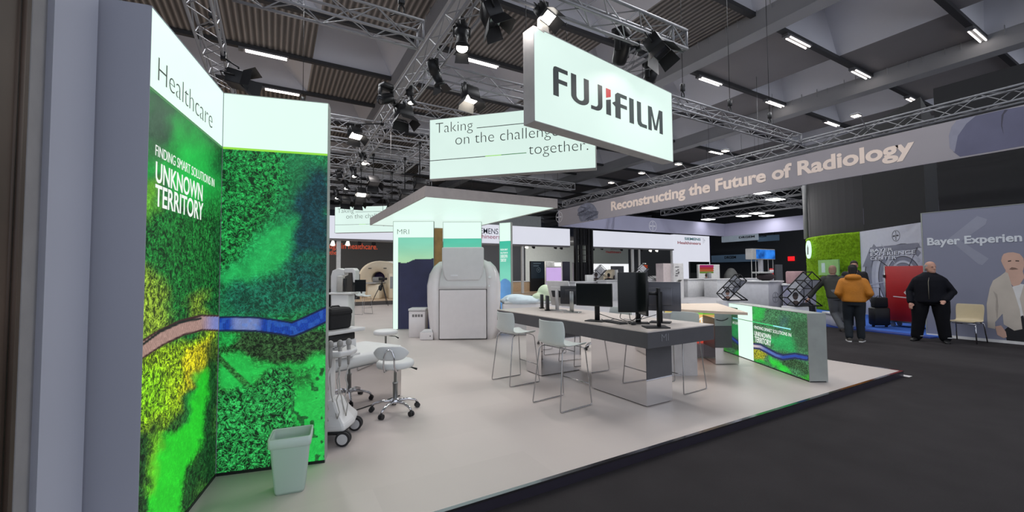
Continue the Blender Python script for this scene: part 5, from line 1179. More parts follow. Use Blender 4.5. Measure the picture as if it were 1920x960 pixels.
def roundel(pl, t, z, r, m, par, s='BAYER', name='emblem'):
    mb = MB()
    n = 40
    ring_o = [(t+r*math.cos(2*PI*k/n), z+r*math.sin(2*PI*k/n)) for k in range(n)]; ring_i = [(t+r*0.93*math.cos(2*PI*k/n), z+r*0.93*math.sin(2*PI*k/n)) for k in range(n)]
    vs = [tuple(pl.P(a, b, 0.003)) for a, b in ring_o+ring_i]; fs = [(k, (k+1) % n, n+(k+1) % n, n+k) for k in range(n)]
    mb._add(vs, fs); o = mb.build(name, m); q = o.modifiers.new('depth', 'SOLIDIFY'); q.thickness = 0.002; q.offset = 1; local_to(o, par)
    text(s, pl, t-r*0.74, z-r*0.12, r*1.48, r*0.24, m, 'emblem_lettering', par, 0.003, 0.03)
    for i, ch in enumerate(s):
        if i == 2: continue
        text(ch, pl, t-r*0.1, z-r*0.12+(2-i)*r*0.34, r*0.2, r*0.24, m, 'emblem_lettering', par, 0.003, 0.03)
tb_, zb4 = BL.px(1048.5, 407); roundel(BL, tb_, zb4, abs(BL.px(1048.5, 397)[1]-zb4), mat('emblem_white', (226, 226, 230), 0.6, var=0), ban)
# brain picture and lens picture printed on the banner
BRAIN = mat('brain_grey', (112, 114, 128), 0.7, var=0.25, vscale=6); SWIRL = mat('swirl_blue', (96, 96, 120), 0.7, var=0.12, vscale=1.5); SWL = mat('swirl_light', (136, 136, 152), 0.7, var=0.05)
def on(pl, pts): return [pl.px(u, v) for u, v in pts]
bo = flat(BL, on(BL, [(1083, 393), (1089, 385), (1098, 381), (1106, 380), (1113, 384), (1118, 391), (1121, 400), (1121, 409), (1108, 413), (1096, 415), (1088, 415.5), (1085, 406)]), 0.001, 0.002).build('brain_picture', BRAIN); local_to(bo, ban)
mb = MB()
for a in range(7):
    t0, z0 = BL.px(1090+a*4, 388+1.2*a); mb.tube([BL.P(t0+0.35*math.sin(k*1.3+a), z0-0.09*k, 0.004) for k in range(6)], 0.018, 4)
local_to(mb.build('brain_folds', mat('brain_fold', (88, 90, 104), 0.7, var=0)), ban)
mb = flat(BL, on(BL, [(1782, 262), (1784, 245), (1792, 228), (1806, 222), (1840, 215), (1880, 206), (1920, 199), (1920, 273), (1860, 284), (1800, 294), (1788, 285)]), 0.001, 0.002); local_to(mb.build('swirl_picture', SWIRL), ban)
mb = flat(BL, on(BL, [(1779, 255), (1784, 238), (1794, 226), (1830, 217), (1812, 232), (1796, 255), (1790, 285), (1781, 278)]), 0.003, 0.001); local_to(mb.build('swirl_highlight', SWL), ban)
mb = flat(BL, on(BL, [(1890, 206), (1882, 215), (1879, 235), (1882, 252), (1877, 236), (1878, 216), (1884, 206)]), 0.003, 0.001); local_to(mb.build('swirl_line', mat('swirl_dark', (66, 64, 78), 0.7, var=0)), ban)
# far runs of the same hanging frame, seen from inside
kb2 = at(1359, 443, 4.0); XB, YB = kb2.x, kb2.y
b2 = thing('hanging_banner', 'mauve hanging banner with white round emblem beneath the long banner', 'banner', (BTX, YB, bz0))
B2 = Pl((BTX, YB), math.degrees(math.atan2(kb2.y-16.5, XB-BTX))*0); B2 = Pl((BTX, YB), 0)
local_to(slab(B2, 0, XB-BTX, bz0, bz1, -0.06, 0).build('banner_cloth', BANP), b2)
te, zee = B2.px(1224, 424); roundel(B2, te, zee, abs(B2.px(1224, 414)[1]-zee), mat('emblem_white', (226, 226, 230)), b2)
b3 = thing('hanging_banner', 'plain mauve hanging banner beyond the panel lights', 'banner', (XB, YB, bz0))
local_to(slab(Pl((XB, YB), -90), 0, 12, bz0, bz1, -0.06, 0).build('banner_cloth', BANP), b3)
b4 = thing('hanging_banner', 'dull grey-green banner beyond the canopy end', 'banner', (BTX, 16.1, bz0)); 
local_to(slab(Pl((8.6, 16.6+6), 0), 0, 6.5, 4.42, 5.2, -0.06, 0).build('banner_cloth', mat('banner_greygreen', (122, 126, 126), 0.8)), b4)
# bright panel lights under that stand's trusses
PANEL = mat('panel_glow', (255, 253, 250), 0.4, emit=7, var=0)
def panel_light(u, v, label, z=4.98, power=32):
    p = at(u, v, z); t = thing('panel_light', label, 'light', p, 0.0)
    MB().bbox(-0.42, 0.42, -0.30, 0.30, 0.0, 0.05, 0.05).build('lamp_housing', GREYP, t); MB().bbox(-0.39, 0.39, -0.27, 0.27, -0.014, -0.001, 0.05).build('light_panel', PANEL, t)
    MB().tube([(0, 0, 0.05), (0, 0, CZ-p.z)], 0.006, 6).build('hanger', BLACKM, t)
    area('panel_lamp', (p.x, p.y, p.z-0.02), 0.7, power, (1, 0.98, 0.96), (p.x, p.y, 0), sy=0.5)
for (u, v, lb) in ((1454, 374, 'largest bright panel light under the long banner'), (1419, 400, 'bright panel light below the largest one'), (1332, 390, 'bright panel light closest to the showroom sign'), (1328, 411.5, 'low bright panel light beside the mauve banner'), (1425, 361, 'small panel light tucked against the banner hem'), (1394, 405, 'small round panel light between two larger ones'), (1437, 404.5, 'small round panel light over the blue screen')):
    panel_light(u, v, lb, power=5 if v > 410 else 32)
# ------------------------------------------------------------------ experience wall
XW = 13.30
EW = Pl((XW, 3.72), -90); EWL = 7.5; EZ = 2.89
WALLM = mat('print_wall_grey', (132, 134, 152), 0.75, var=0.03, vscale=0.5)
ew = thing('print_wall', 'grey-blue display wall with white lettering and a standing man portrait', 'display wall', (XW, 3.72, 0))
local_to(slab(EW, 0, EWL, 0.06, EZ, -0.12, 0).build('wall_board', WALLM), ew)
local_to(slab(EW, 0, EWL, 0.0, 0.06, -0.12, 0.008).build('white_plinth', WHITE), ew)
local_to(slab(EW, 0.0, EWL, EZ-0.012, EZ, -0.12, 0.006).build('top_edge', FRAMEM), ew); local_to(slab(EW, -0.01, 0.012, 0.0, EZ, -0.12, 0.006).build('side_edge', FRAMEM), ew)
SILV = mat('silver_letters', (216, 220, 226), 0.5, var=0)
ta, za = EW.px(1739, 460.5); tb5, zb5 = EW.px(1917, 455)
full_w = (tb5-ta)/13*17.6
zc_ = EW.px(1739, 447)[1]
text('Bayer Experien', EW, ta, za-(zc_-za)*0.32, tb5-ta, (zc_-za)*1.38, SILV, 'lettering', ew, 0.003, 0.03, depth=0.004)
CHEV = mat('chevron_grey', (146, 148, 164), 0.75, var=0.02)
local_to(flat(EW, on(EW, [(1778, 448), (1832, 405), (1851, 411), (1848, 421), (1802, 452), (1854, 485), (1842, 497), (1834, 495)]), 0.001, 0.001).build('chevron_print', CHEV), ew)
# the printed man: flat print on the wall
SKINP = mat('print_skin', (206, 168, 150), 0.7, var=0.06, vscale=4); SHIRT = mat('print_shirt', (196, 186, 174), 0.75, var=0.07, vscale=3); TEE = mat('print_tee', (222, 220, 218), 0.75); PANTS = mat('print_black', (30, 30, 34), 0.75)
pm = []
def pr(pts, m, name, off): local_to(flat(EW, on(EW, pts), off, 0.0012).build(name, m), ew)
pr([(1886, 543), (1912, 532), (1940, 536), (1940, 600), (1912, 600), (1905, 575)], TEE, 'tee_print', 0.001)
pr([(1884, 618), (1905, 600), (1916, 592), (1940, 590), (1940, 645), (1921, 643), (1888, 640)], PANTS, 'trousers_print', 0.0012)
pr([(1885, 508), (1896, 500), (1915, 500), (1921, 520), (1912, 534), (1900, 537), (1890, 525)], SKINP, 'neck_print', 0.002)
pr([(1879, 481), (1882, 476), (1890, 473.5), (1900, 473), (1912, 476), (1919, 484), (1921, 496), (1918, 508), (1910, 515), (1899, 516), (1890, 512), (1884, 504), (1880, 496), (1877, 489)], SKINP, 'face_print', 0.003)
pr([(1892, 505), (1897, 501), (1904, 502), (1910, 505), (1903, 505.5), (1898, 506)], mat('print_beard', (132, 104, 92), 0.7), 'moustache_print', 0.0042)
pr([(1890, 489), (1896, 488), (1896, 490), (1890, 491)], mat('print_dark', (60, 44, 40), 0.7), 'eye_print', 0.0042); pr([(1904, 488), (1911, 488.5), (1911, 490.5), (1904, 490)], mat('print_dark', (60, 44, 40)), 'eye_print', 0.0042)
pr([(1885, 510), (1890, 512), (1897, 535), (1901, 545), (1912, 580), (1917, 617), (1902, 620), (1882, 608), (1880, 588), (1866, 604), (1866, 617), (1852, 614), (1850, 570), (1856, 540), (1862, 526), (1876, 517)], SHIRT, 'shirt_print', 0.0022)
pr([(1921, 530), (1930, 525), (1945, 530), (1945, 620), (1921, 600), (1912, 560)], SHIRT, 'shirt_print', 0.0022)
pr([(1866, 612), (1877, 610), (1886, 622), (1888, 632), (1882, 634), (1870, 628)], SKINP, 'hand_print', 0.0034)
pr([(1862, 545), (1870, 552), (1872, 575), (1870, 600), (1867, 580), (1868, 560)], mat('print_fold', (170, 160, 150), 0.75), 'fold_print', 0.0036)
# ------------------------------------------------------------------ experience centre print
i0 = at(1612, 434.5, EZ); i1 = at(1726, 417, EZ)
CP = Pl((i0.x, i0.y), math.degrees(math.atan2(i1.y-i0.y, i1.x-i0.x))); CL = (i1-i0).length
cw = thing('print_wall', 'white display wall printed with grey tunnel rings and round emblem', 'display wall', (i0.x, i0.y, 0))
local_to(slab(CP, 0, CL, 0, EZ, -0.1, 0).build('wall_board', mat('print_wall_white', (202, 204, 212), 0.7, var=0.03)), cw)
G1 = mat('tunnel_dark', (70, 70, 78), 0.7, var=0); G2 = mat('tunnel_mid', (134, 136, 148), 0.7, var=0.06); G3 = mat('tunnel_light', (184, 186, 196), 0.7, var=0.05)
tcx, tcz = CP.px(1694, 522); RR = CL*0.66
def clip(p): return (min(max(p[0], 0.01), CL-0.01), min(max(p[1], 0.02), EZ-0.02))
for i, (r0, r1, m) in enumerate(((1.0, 0.97, G1), (0.97, 0.80, G2), (0.80, 0.70, G3), (0.62, 0.60, G1), (0.60, 0.50, G2), (0.50, 0.44, G3), (0.40, 0.385, G1), (0.385, 0.32, G2), (0.28, 0.27, G1), (0.27, 0.21, G2), (0.17, 0.15, G1), (0.15, 0.10, G2))):
    mb = MB(); n = 36
    for k in range(n):
        a0 = math.radians(20+ 320*k/n+70-60); a1 = math.radians(20+320*(k+1)/n+70-60)
        q = [(tcx+RR*r*math.cos(a), tcz+RR*0.92*r*math.sin(a)) for r, a in ((r0, a0), (r0, a1), (r1, a1), (r1, a0))]
        if all(0.01 < x < CL-0.01 and 0.02 < z < EZ-0.45 for x, z in q): mb._add([tuple(CP.P(x, z, 0.001+0.0004*i)) for x, z in q], [(0, 1, 2, 3), (3, 2, 1, 0)][1:] if False else [(0, 1, 2, 3)])
    if mb.v:
        o = mb.build('tunnel_ring', m); q = o.modifiers.new('depth', 'SOLIDIFY'); q.thickness = 0.001; local_to(o, cw)
for a in (1.0, 2.1, 2.6, 3.3, 3.9, 4.4, 5.2, 5.8):
    q = [clip((tcx+RR*r*math.cos(a+da), tcz+RR*0.92*r*math.sin(a+da))) for r, da in ((0.25, -0.03), (0.98, -0.012), (0.98, 0.012), (0.25, 0.03))]
    q = [(x, min(z, EZ-0.5)) for x, z in q]
    local_to(flat(CP, q, 0.007, 0.001).build('tunnel_rib', G3 if int(a*10) % 2 else G1), cw)
local_to(flat(CP, [clip(CP.px(u, v)) for u, v in ((1632, 464), (1722, 455), (1727, 464), (1640, 470), (1634, 500), (1618, 500))], 0.0065, 0.001).build('tunnel_beam', G2), cw)
tq, zq = CP.px(1680, 442); roundel(CP, tq, zq, abs(CP.px(1680, 431.5)[1]-zq), mat('emblem_black', (40, 40, 44), 0.6, var=0), cw)
OUT = mat('print_silver', (228, 230, 236), 0.5, var=0)
DOUT = mat('print_shadow', (50, 50, 56), 0.6, var=0)
for s, a, b, hgt in (('BAYER', (1633, 473), (1675, 470), 5.5), ('EXPERIENCE', (1633, 480.5), (1718, 479), 6.5), ('CENTER', (1633, 488), (1682, 487.5), 6)):
    (ta, za), (tb6, zb6) = CP.px(*a), CP.px(*b); zt6 = CP.px(a[0], a[1]-hgt)[1]
    text(s, CP, ta+0.012, za-0.014, tb6-ta, zt6-za, DOUT, 'lettering', cw, 0.009, 0.02); text(s, CP, ta, za, tb6-ta, zt6-za, OUT, 'lettering', cw, 0.0115, 0.02)
# ------------------------------------------------------------------ moss wall and the dark drum behind
j0 = at(1512, 448.5, EZ)
MOSS = mat('moss_green', (122, 164, 30), 0.9, var=0.35, vscale=14, bump=1.0, bscale=40, spec=0.1)
mid = Vector(((j0.x+i0.x)/2, (j0.y+i0.y)/2, 0)); dv = Vector((i0.x-j0.x, i0.y-j0.y, 0)); nv = Vector((dv.y, -dv.x, 0)).normalized()
if nv.dot(mid-EYE) > 0: nv = -nv
def bowp(k, off=0.0): 
    q = Vector((j0.x, j0.y, 0))+dv*k+nv*(0.42*4*k*(1-k)+off); return q
mb = MB(); rnd = random.Random(5)
NX, NZ = 60, 60; vs = []; 
for r in range(NZ+1):
    for c in range(NX+1):
        b_ = 0 if c in (0, NX) or r in (0, NZ) else rnd.uniform(0, 0.05); q = bowp(c/NX, b_); vs.append((q.x, q.y, 0.02+(EZ-0.02)*r/NZ))
n0 = len(vs); 
for z in (0.02, EZ):
    for c in range(NX+1): q = bowp(c/NX, -0.12); vs.append((q.x, q.y, z))
fs = [(r*(NX+1)+c, r*(NX+1)+c+1, (r+1)*(NX+1)+c+1, (r+1)*(NX+1)+c) for r in range(NZ) for c in range(NX)]
fs += [(n0+NX+1+c, n0+NX+2+c, NZ*(NX+1)+c+1, NZ*(NX+1)+c)[::-1] for c in range(NX)]
fs += [(n0+c, n0+c+1, n0+NX+2+c, n0+NX+1+c)[::-1] for c in range(NX)]
mb._add(vs, fs, 0, True)
mw = thing('moss_wall', 'curved bright green moss wall with a white round sign', 'moss wall', (j0.x, j0.y, 0)); local_to(mb.build('moss_surface', MOSS), mw)
sgp = bowp(0.14, 0.10); SG = Pl((sgp.x, sgp.y), math.degrees(math.atan2(dv.y, dv.x))-16)
ts_, zs_ = SG.px(1517.5, 468); 
mb = MB(); n = 28; rr = 0.36
local_to(flat(SG, [(ts_+rr*math.cos(2*PI*k/n), zs_+rr*math.sin(2*PI*k/n)) for k in range(n)], 0, 0.05).build('round_sign', GLOW), mw)
local_to(flat(SG, [(ts_-0.13, zs_-0.2), (ts_+0.1, zs_-0.2), (ts_+0.13, zs_+0.05), (ts_+0.0, zs_+0.2), (ts_-0.12, zs_+0.06)], 0.05, 0.004).build('sign_symbol', mat('sign_grey', (150, 158, 150), 0.5)), mw)
sgp = bowp(0.55, 0.10); SGB = Pl((sgp.x, sgp.y), math.degrees(math.atan2(dv.y, dv.x))-3)
A_, B_ = SGB.px(1537, 516), SGB.px(1574, 486)
local_to(flat(SGB, [(A_[0], A_[1]), (B_[0], A_[1]), (B_[0], B_[1]), (A_[0], B_[1])], 0, 0.04).build('poster', mat('poster_green', (140, 190, 110), 0.6, var=0.05)), mw)
A_, B_ = SGB.px(1543, 511), SGB.px(1549, 493); local_to(flat(SGB, [(A_[0], A_[1]), (B_[0], A_[1]), (B_[0], B_[1]), (A_[0], B_[1])], 0.04, 0.004).build('poster_bottle', mat('poster_pale', (190, 214, 206), 0.6)), mw)
DRUM = mat('drum_fabric_lit', (60, 59, 60), 0.8, var=0.08, vscale=0.5); DRUM2 = mat('drum_fabric_shaded', (26, 26, 27), 0.85, var=0.1)  # one dark wall: paler lit part and near-black shaded part painted in
pts = [bowp(k/12, -0.14) for k in range(13)]
vs = []; 
Z0, Z1 = 0.0, 7.0
mb = MB(); rings = []
for q in pts: rings.append(q)
poly = [(q.x, q.y) for q in pts]+[(pts[-1].x+3.0, pts[-1].y+1.2), (pts[0].x+2.0, pts[0].y+1.0)]
struct(MB().prism(poly, 0, 6.5).build('wall_drum', DRUM))
i1b = Vector((i1.x, i1.y, 0)); cn_ = -CP.n*0.14
poly = [(i0.x+cn_.x, i0.y+cn_.y), (i1.x+cn_.x, i1.y+cn_.y), (i1.x+cn_.x+3, i1.y+cn_.y+0.5), (i0.x+cn_.x+2.5, i0.y+cn_.y+0.5)]
struct(MB().prism(poly, 0, 6.5).build('wall_dark', DRUM2))
struct(MB().box(15.6, 15.8, -4, 4.0, 0, 6.5).build('wall_side', mat('side_black', (40, 40, 42), 0.85)))
struct(MB().tube([(j0.x, j0.y, EZ+0.01), (j0.x, j0.y, 6.5)], 0.09, 12).build('trim_40', mat('pale_post', (150, 150, 150), 0.5)))
# ================================================================== visitors in the aisle
def tcaps(mb, pts, r, n=12): 
    """limb: tapered tube with rounded ends"""
    mb.tube(pts, r, n)
    for p, q in ((pts[0], r[0]), (pts[-1], r[-1])): mb.ell(p, q, q, q, 10, 6)
    for p, q in zip(pts[1:-1], r[1:-1]): mb.ell(p, q*1.01, q*1.01, q*1.01, 10, 6)
def torso(mb, levels, n=20, lean=None):
    rings = []
    for z, w, d, x, y in levels: rings.append([(x+w*math.cos(2*PI*k/n), y+d*math.copysign(abs(math.sin(2*PI*k/n))**0.85, math.sin(2*PI*k/n)), z) for k in range(n)])
    mb.loft(rings, True, True, 0, True)
def hand(mb, wrist, d, side, up=Vector((0, 0, 1))):
    """palm with four bent fingers of unequal length and a thumb"""
    w = Vector(wrist); d = Vector(d).normalized(); s = d.cross(up).normalized()*side; f = s.cross(d).normalized()
    mb.tube([w, w+d*0.045, w+d*0.09], [0.024, 0.032, 0.028], 8); mb.ell(w+d*0.05, 0.034, 0.034, 0.034, 8, 6)
    for k, L in enumerate((0.062, 0.072, 0.068, 0.052)):
        o = w+d*0.088+s*(0.027-0.018*k)
        mb.tube([o, o+d*L*0.45+f*0.004, o+d*L*0.8+f*0.02, o+d*L*0.95+f*0.036], [0.0098, 0.0093, 0.0088, 0.0078], 6)
    o = w+d*0.03+s*0.03; mb.tube([o, o+d*0.025+s*0.022+f*0.006, o+d*0.058+s*0.026+f*0.012], [0.012, 0.0105, 0.009], 6)
def head_mesh(mb, c, yaw, k=1.0, tilt=0.0):
    """face looks along -y before the turn"""
    M0 = mb.M.copy(); mb.M = M0 @ Matrix.Translation(c) @ Matrix.Rotation(yaw, 4, 'Z') @ Matrix.Rotation(tilt, 4, 'X') @ Matrix.Scale(k, 4)
    rings = []
    for z, w, d, y in ((-0.125, 0.030, 0.028, -0.050), (-0.112, 0.046, 0.052, -0.040), (-0.085, 0.060, 0.076, -0.022), (-0.05, 0.068, 0.088, -0.008), (-0.01, 0.073, 0.095, 0.0), (0.03, 0.076, 0.099, 0.004), (0.07, 0.073, 0.095, 0.006), (0.10, 0.060, 0.078, 0.006), (0.122, 0.036, 0.046, 0.006), (0.128, 0.012, 0.014, 0.006)):
        rings.append([(w*math.cos(2*PI*j/18), y+d*math.sin(2*PI*j/18), z) for j in range(18)])
    mb.loft(rings, True, True, 0, True)
    mb.tube([(0, -0.094, 0.012), (0, -0.106, -0.012), (0, -0.112, -0.03), (0, -0.098, -0.038)], [0.009, 0.012, 0.016, 0.012], 8)      # nose
    mb.tube([(-0.045, -0.082, 0.026), (0, -0.094, 0.026), (0.045, -0.082, 0.026)], [0.011, 0.012, 0.011], 6)                             # brow
    mb.tube([(-0.022, -0.082, -0.064), (0, -0.091, -0.064), (0.022, -0.082, -0.064)], [0.007, 0.010, 0.007], 6)                          # lips
    for s in (-1, 1): mb.ell((s*0.077, 0.008, -0.008), 0.012, 0.020, 0.032, 8, 6)
    mb.ell((0, -0.066, -0.108), 0.022, 0.018, 0.016, 8, 6)
    mb.M = M0
def eyes(par, c, yaw, k=1.0):
    M = Matrix.Translation(c) @ Matrix.Rotation(yaw, 4, 'Z') @ Matrix.Scale(k, 4)
    for s in (-1, 1):
        mb = MB(); mb.M = M; mb.ell((s*0.031, -0.083, 0.006), 0.012, 0.008, 0.007, 8, 6); mb.build('eye', mat('eye_dark', (44, 34, 30), 0.3, var=0), par)
def hair(par, c, yaw, m, k=1.0, bald=0.0, length=0.0):
    mb = MB(); mb.M = Matrix.Translation(c) @ Matrix.Rotation(yaw, 4, 'Z') @ Matrix.Scale(k, 4)
    rings = []
    for z, w, d, y in ((-0.075-length, 0.060, 0.050, 0.060), (-0.04, 0.076, 0.070, 0.040), (0.0, 0.081, 0.082, 0.030), (0.04, 0.083, 0.096, 0.018), (0.08, 0.080, 0.102, 0.010), (0.112, 0.064, 0.082, 0.010), (0.134, 0.040, 0.050, 0.010), (0.142, 0.012, 0.016, 0.010)):
        if z > 0.06 and bald: w *= (1-bald); d *= (1-bald); z = 0.10+(z-0.1)*0.5
        rings.append([(w*math.cos(2*PI*j/18), y+d*math.sin(2*PI*j/18), z) for j in range(18)])
    mb.loft(rings, True, True, 0, True); return blob(mb, 'hair', m, par, 0.009, 2)
SKIN = mat('skin', (188, 142, 122), 0.55, var=0.06, vscale=20)
def shoe(mb, a, t, w=0.045):
    a = Vector(a); t = Vector(t); d = (t-a); d.z = 0; d.normalize(); s = Vector((-d.y, d.x, 0)); rings = []
    for q, ww, hh in ((-0.07, 0.032, 0.07), (-0.03, 0.040, 0.10), (0.05, 0.042, 0.085), (0.12, 0.048, 0.06), (0.175, 0.040, 0.045), (0.20, 0.02, 0.03)):
        c = Vector((a.x, a.y, 0))+d*q; rings.append([tuple(c+s*ww*math.cos(2*PI*j/12)+Vector((0, 0, hh*0.5+hh*0.5*math.sin(2*PI*j/12)))) for j in range(12)])
    mb.loft(rings, True, True, 0, True)
def person(label, p, rz, J, fit, cols, hc, look=0.0, tilt=0.0, hair_m=None, bald=0.0, jacket_hem=0.86, collar=True, hood=False, hairlen=0.0, sole=None, slope=0.0):
    """J: joints of both sides; fit: bulk factors (torso width, depth, sleeve, trouser)"""
    t = None
    bw, bd, bs, bt = fit
    mb = MB()
    lx, ly = J['chest']
    torso(mb, [(J['hipz']-0.06, 0.15, 0.10, J['hip'][0], J['hip'][1]), (J['hipz']+0.08, 0.15, 0.10, J['hip'][0], J['hip'][1]), (J['shz']-0.22, 0.16, 0.105, lx, ly), (J['shz'], 0.15, 0.085, lx, ly), (J['shz']+0.06, 0.07, 0.06, lx, ly)])
    tcaps(mb, [(lx, ly, J['shz']), ((lx+hc[0])/2, (ly+hc[1])/2, (J['shz']+hc[2]-0.06)/2+0.01), (hc[0], hc[1]+0.01, hc[2]-0.07)], [0.06, 0.056, 0.054])
    head_mesh(mb, Vector(hc), look, 1.0, tilt)
    for s in ('l', 'r'):
        a = J['arm_'+s]; tcaps(mb, a, [0.05, 0.042, 0.028]); sd = 1 if s == 'l' else -1
        hand(mb, a[2], Vector(a[2])-Vector(a[1])*0.5-Vector(a[2])*0.5, sd if True else 1, Vector((0, -1, 0.2)))
        g = J['leg_'+s]; tcaps(mb, g[:3], [0.08, 0.055, 0.04])
    body = blob(mb, 'person', SKIN, None, 0.011, 3); body.location = p; body.rotation_euler = (0, 0, rz); tag(body, label, 'person')
    body['kind'] = 'thing'
    # trousers
    mb = MB()
    torso(mb, [(J['hipz']-0.10, 0.15*bw, 0.115*bd, J['hip'][0], J['hip'][1]), (J['hipz']+0.05, 0.165*bw, 0.125*bd, J['hip'][0], J['hip'][1]), (J['hipz']+0.16, 0.155*bw, 0.115*bd, J['hip'][0], J['hip'][1])])
    for s in ('l', 'r'):
        g = J['leg_'+s]; low = Vector(g[2])*0.92+Vector(g[1])*0.08; mid = (Vector(g[0])+Vector(g[1]))/2
        tcaps(mb, [g[0], mid, g[1], (Vector(g[1])+low)/2, low], [0.098*bt, 0.092*bt, 0.074*bt, 0.070*bt, 0.066*bt])
    blob(mb, 'trousers', cols[1], body, 0.014, 3)
    # jacket with sleeves
    mb = MB(); h0 = jacket_hem
    zs = J['shz']; hx, hy = J['hip']
    def mix(z): 
        q = min(1, max(0, (z-J['hipz'])/(zs-J['hipz']))); return hx+(lx-hx)*q, hy+(ly-hy)*q
    lv = []
    for q, w, d in ((0.0, 0.185*(1+slope*0.8), 0.140), (0.06, 0.192*(1+slope*0.8), 0.148), (0.30, 0.186*(1+slope*0.8), 0.145), (0.60, 0.196, 0.145), (0.82, 0.200*(1-slope), 0.135), (0.95, 0.175*(1-slope*2), 0.115), (1.02, 0.12, 0.095), (1.07, 0.085, 0.08)):
        z = h0+(zs+0.035-h0)*q; x, y = mix(z); lv.append((z, w*bw, d*bd, x, y))
    torso(mb, lv, 24)
    for s in ('l', 'r'):
        a = [Vector(q) for q in J['arm_'+s]]; w_ = a[2]*0.93+a[1]*0.07
        tcaps(mb, [a[0], (a[0]+a[1])/2, a[1], (a[1]+w_)/2, w_], [0.078*bs, 0.070*bs, 0.060*bs, 0.054*bs, 0.048*bs])
    if hood: mb.ell((lx, ly+0.10, zs+0.055), 0.15, 0.09, 0.075, 14, 8); mb.tube([(lx-0.11, ly+0.04, zs+0.07), (lx-0.06, ly-0.07, zs+0.05), (lx+0.06, ly-0.07, zs+0.05), (lx+0.11, ly+0.04, zs+0.07)], 0.04, 8)
    elif collar: mb.tube([(lx+0.085*math.cos(a), ly+0.085*math.sin(a), zs+0.075) for a in [2*PI*j/14 for j in range(14)]], 0.026, 8, closed=True)
    jk = blob(mb, 'jacket', cols[0], body, 0.014, 3)
    mb = MB()
    for s in ('l', 'r'): g = J['leg_'+s]; shoe(mb, g[2], g[3])
    o = mb.build('shoes', cols[2], body)
    if sole:
        mb = MB()
        for s in ('l', 'r'):
            g = J['leg_'+s]; a = Vector(g[2]); d = Vector(g[3])-a; d.z = 0; d.normalize(); n = Vector((-d.y, d.x, 0)); c = [Vector((a.x, a.y, 0))+d*q+n*w for q, w in ((-0.078, -0.03), (0.05, -0.047), (0.14, -0.052), (0.205, -0.02), (0.205, 0.02), (0.14, 0.052), (0.05, 0.047), (-0.078, 0.03))]
            mb.prism([(q.x, q.y) for q in c], 0.0, 0.022)
        mb.build('soles', sole, body)
    if hair_m: hair(body, Vector(hc), look, hair_m, 1.0, bald, hairlen)
    eyes(body, Vector(hc), look)
    return body, jk
def az_cam(p): return math.atan2(-p.y, -p.x)            # towards the photographer
NAVY = mat('navy_coat', (15, 16, 24), 0.8, var=0.12, bump=0.2, bscale=90, spec=0.2); BLKT = mat('black_trousers', (16, 16, 21), 0.85, var=0.1, spec=0.2); SHOEB = mat('black_shoes', (14, 14, 15), 0.5)
# 1: man in the black coat
p = at(1748, 641, 0)
J = dict(hip=(0, 0), chest=(0.0, 0.0), hipz=0.90, shz=1.40, arm_l=[(0.185, 0.0, 1.305), (0.335, 0.04, 1.07), (0.235, -0.17, 0.90)], arm_r=[(-0.185, 0.0, 1.305), (-0.315, 0.02, 1.07), (-0.30, -0.12, 0.84)],
         leg_l=[(0.15, 0, 0.86), (0.17, -0.02, 0.47), (0.20, 0.02, 0.08), (0.25, -0.2, 0)], leg_r=[(-0.15, 0, 0.86), (-0.19, -0.02, 0.47), (-0.24, 0.02, 0.08), (-0.32, -0.2, 0)])
b1, j1 = person('bald man in a bulky black coat standing alone by the beige chair', p, az_cam(p)+PI/2-0.08, J, (1.28, 1.5, 1.25, 1.55), (NAVY, BLKT, SHOEB), (0.03, -0.05, 1.595), look=0.75, tilt=0.0, hair_m=mat('grey_hair', (150, 148, 148), 0.8, var=0.1), bald=0.30, jacket_hem=0.84, slope=0.02)
mb = MB(); mb.tube([(0.0, -0.222, 0.92), (0.0, -0.225, 1.1), (0.0, -0.222, 1.28), (0.01, -0.18, 1.38)], 0.006, 6); mb.build('zip', mat('zip_metal', (130, 124, 110), 0.4, 0.6), j1)
for s in (1, -1): MB().tube([(s*0.22+0.10*math.cos(a)*0.9, 0.02+0.09*math.sin(a), 0.115) for a in [2*PI*j/14 for j in range(14)]], 0.009, 6, closed=True).build('trouser_stripe', mat('reflective_stripe', (206, 206, 206), 0.5), b1)
# 2: walker in the mustard jacket, seen from behind
p = at(1604, 640.5, 0); f = az_cam(p)+PI
MUST = mat('mustard_jacket', (186, 116, 24), 0.7, var=0.12, vscale=5, bump=0.25, bscale=40); DENIM = mat('dark_denim', (20, 28, 36), 0.85, var=0.15)
J = dict(hip=(0, 0), chest=(0.0, -0.02), hipz=0.88, shz=1.34, arm_l=[(0.17, 0.0, 1.29), (0.265, 0.06, 1.05), (0.19, -0.14, 0.92)], arm_r=[(-0.17, 0.0, 1.29), (-0.27, 0.07, 1.05), (-0.19, -0.14, 0.92)],
         leg_l=[(0.10, 0, 0.84), (0.115, -0.05, 0.46), (0.10, 0.05, 0.08), (0.13, -0.2, 0)], leg_r=[(-0.10, 0, 0.84), (-0.09, -0.02, 0.46), (-0.10, -0.03, 0.08), (-0.13, -0.2, 0)])
b2_, j2 = person('walking person seen from behind in a mustard hooded jacket', p, f+PI/2, J, (1.12, 1.2, 1.2, 1.1), (MUST, DENIM, mat('grey_trainers', (70, 66, 60), 0.7)), (0.0, -0.05, 1.535), hair_m=mat('black_hair', (16, 15, 16), 0.7), jacket_hem=0.86, hood=True, sole=WHITE)
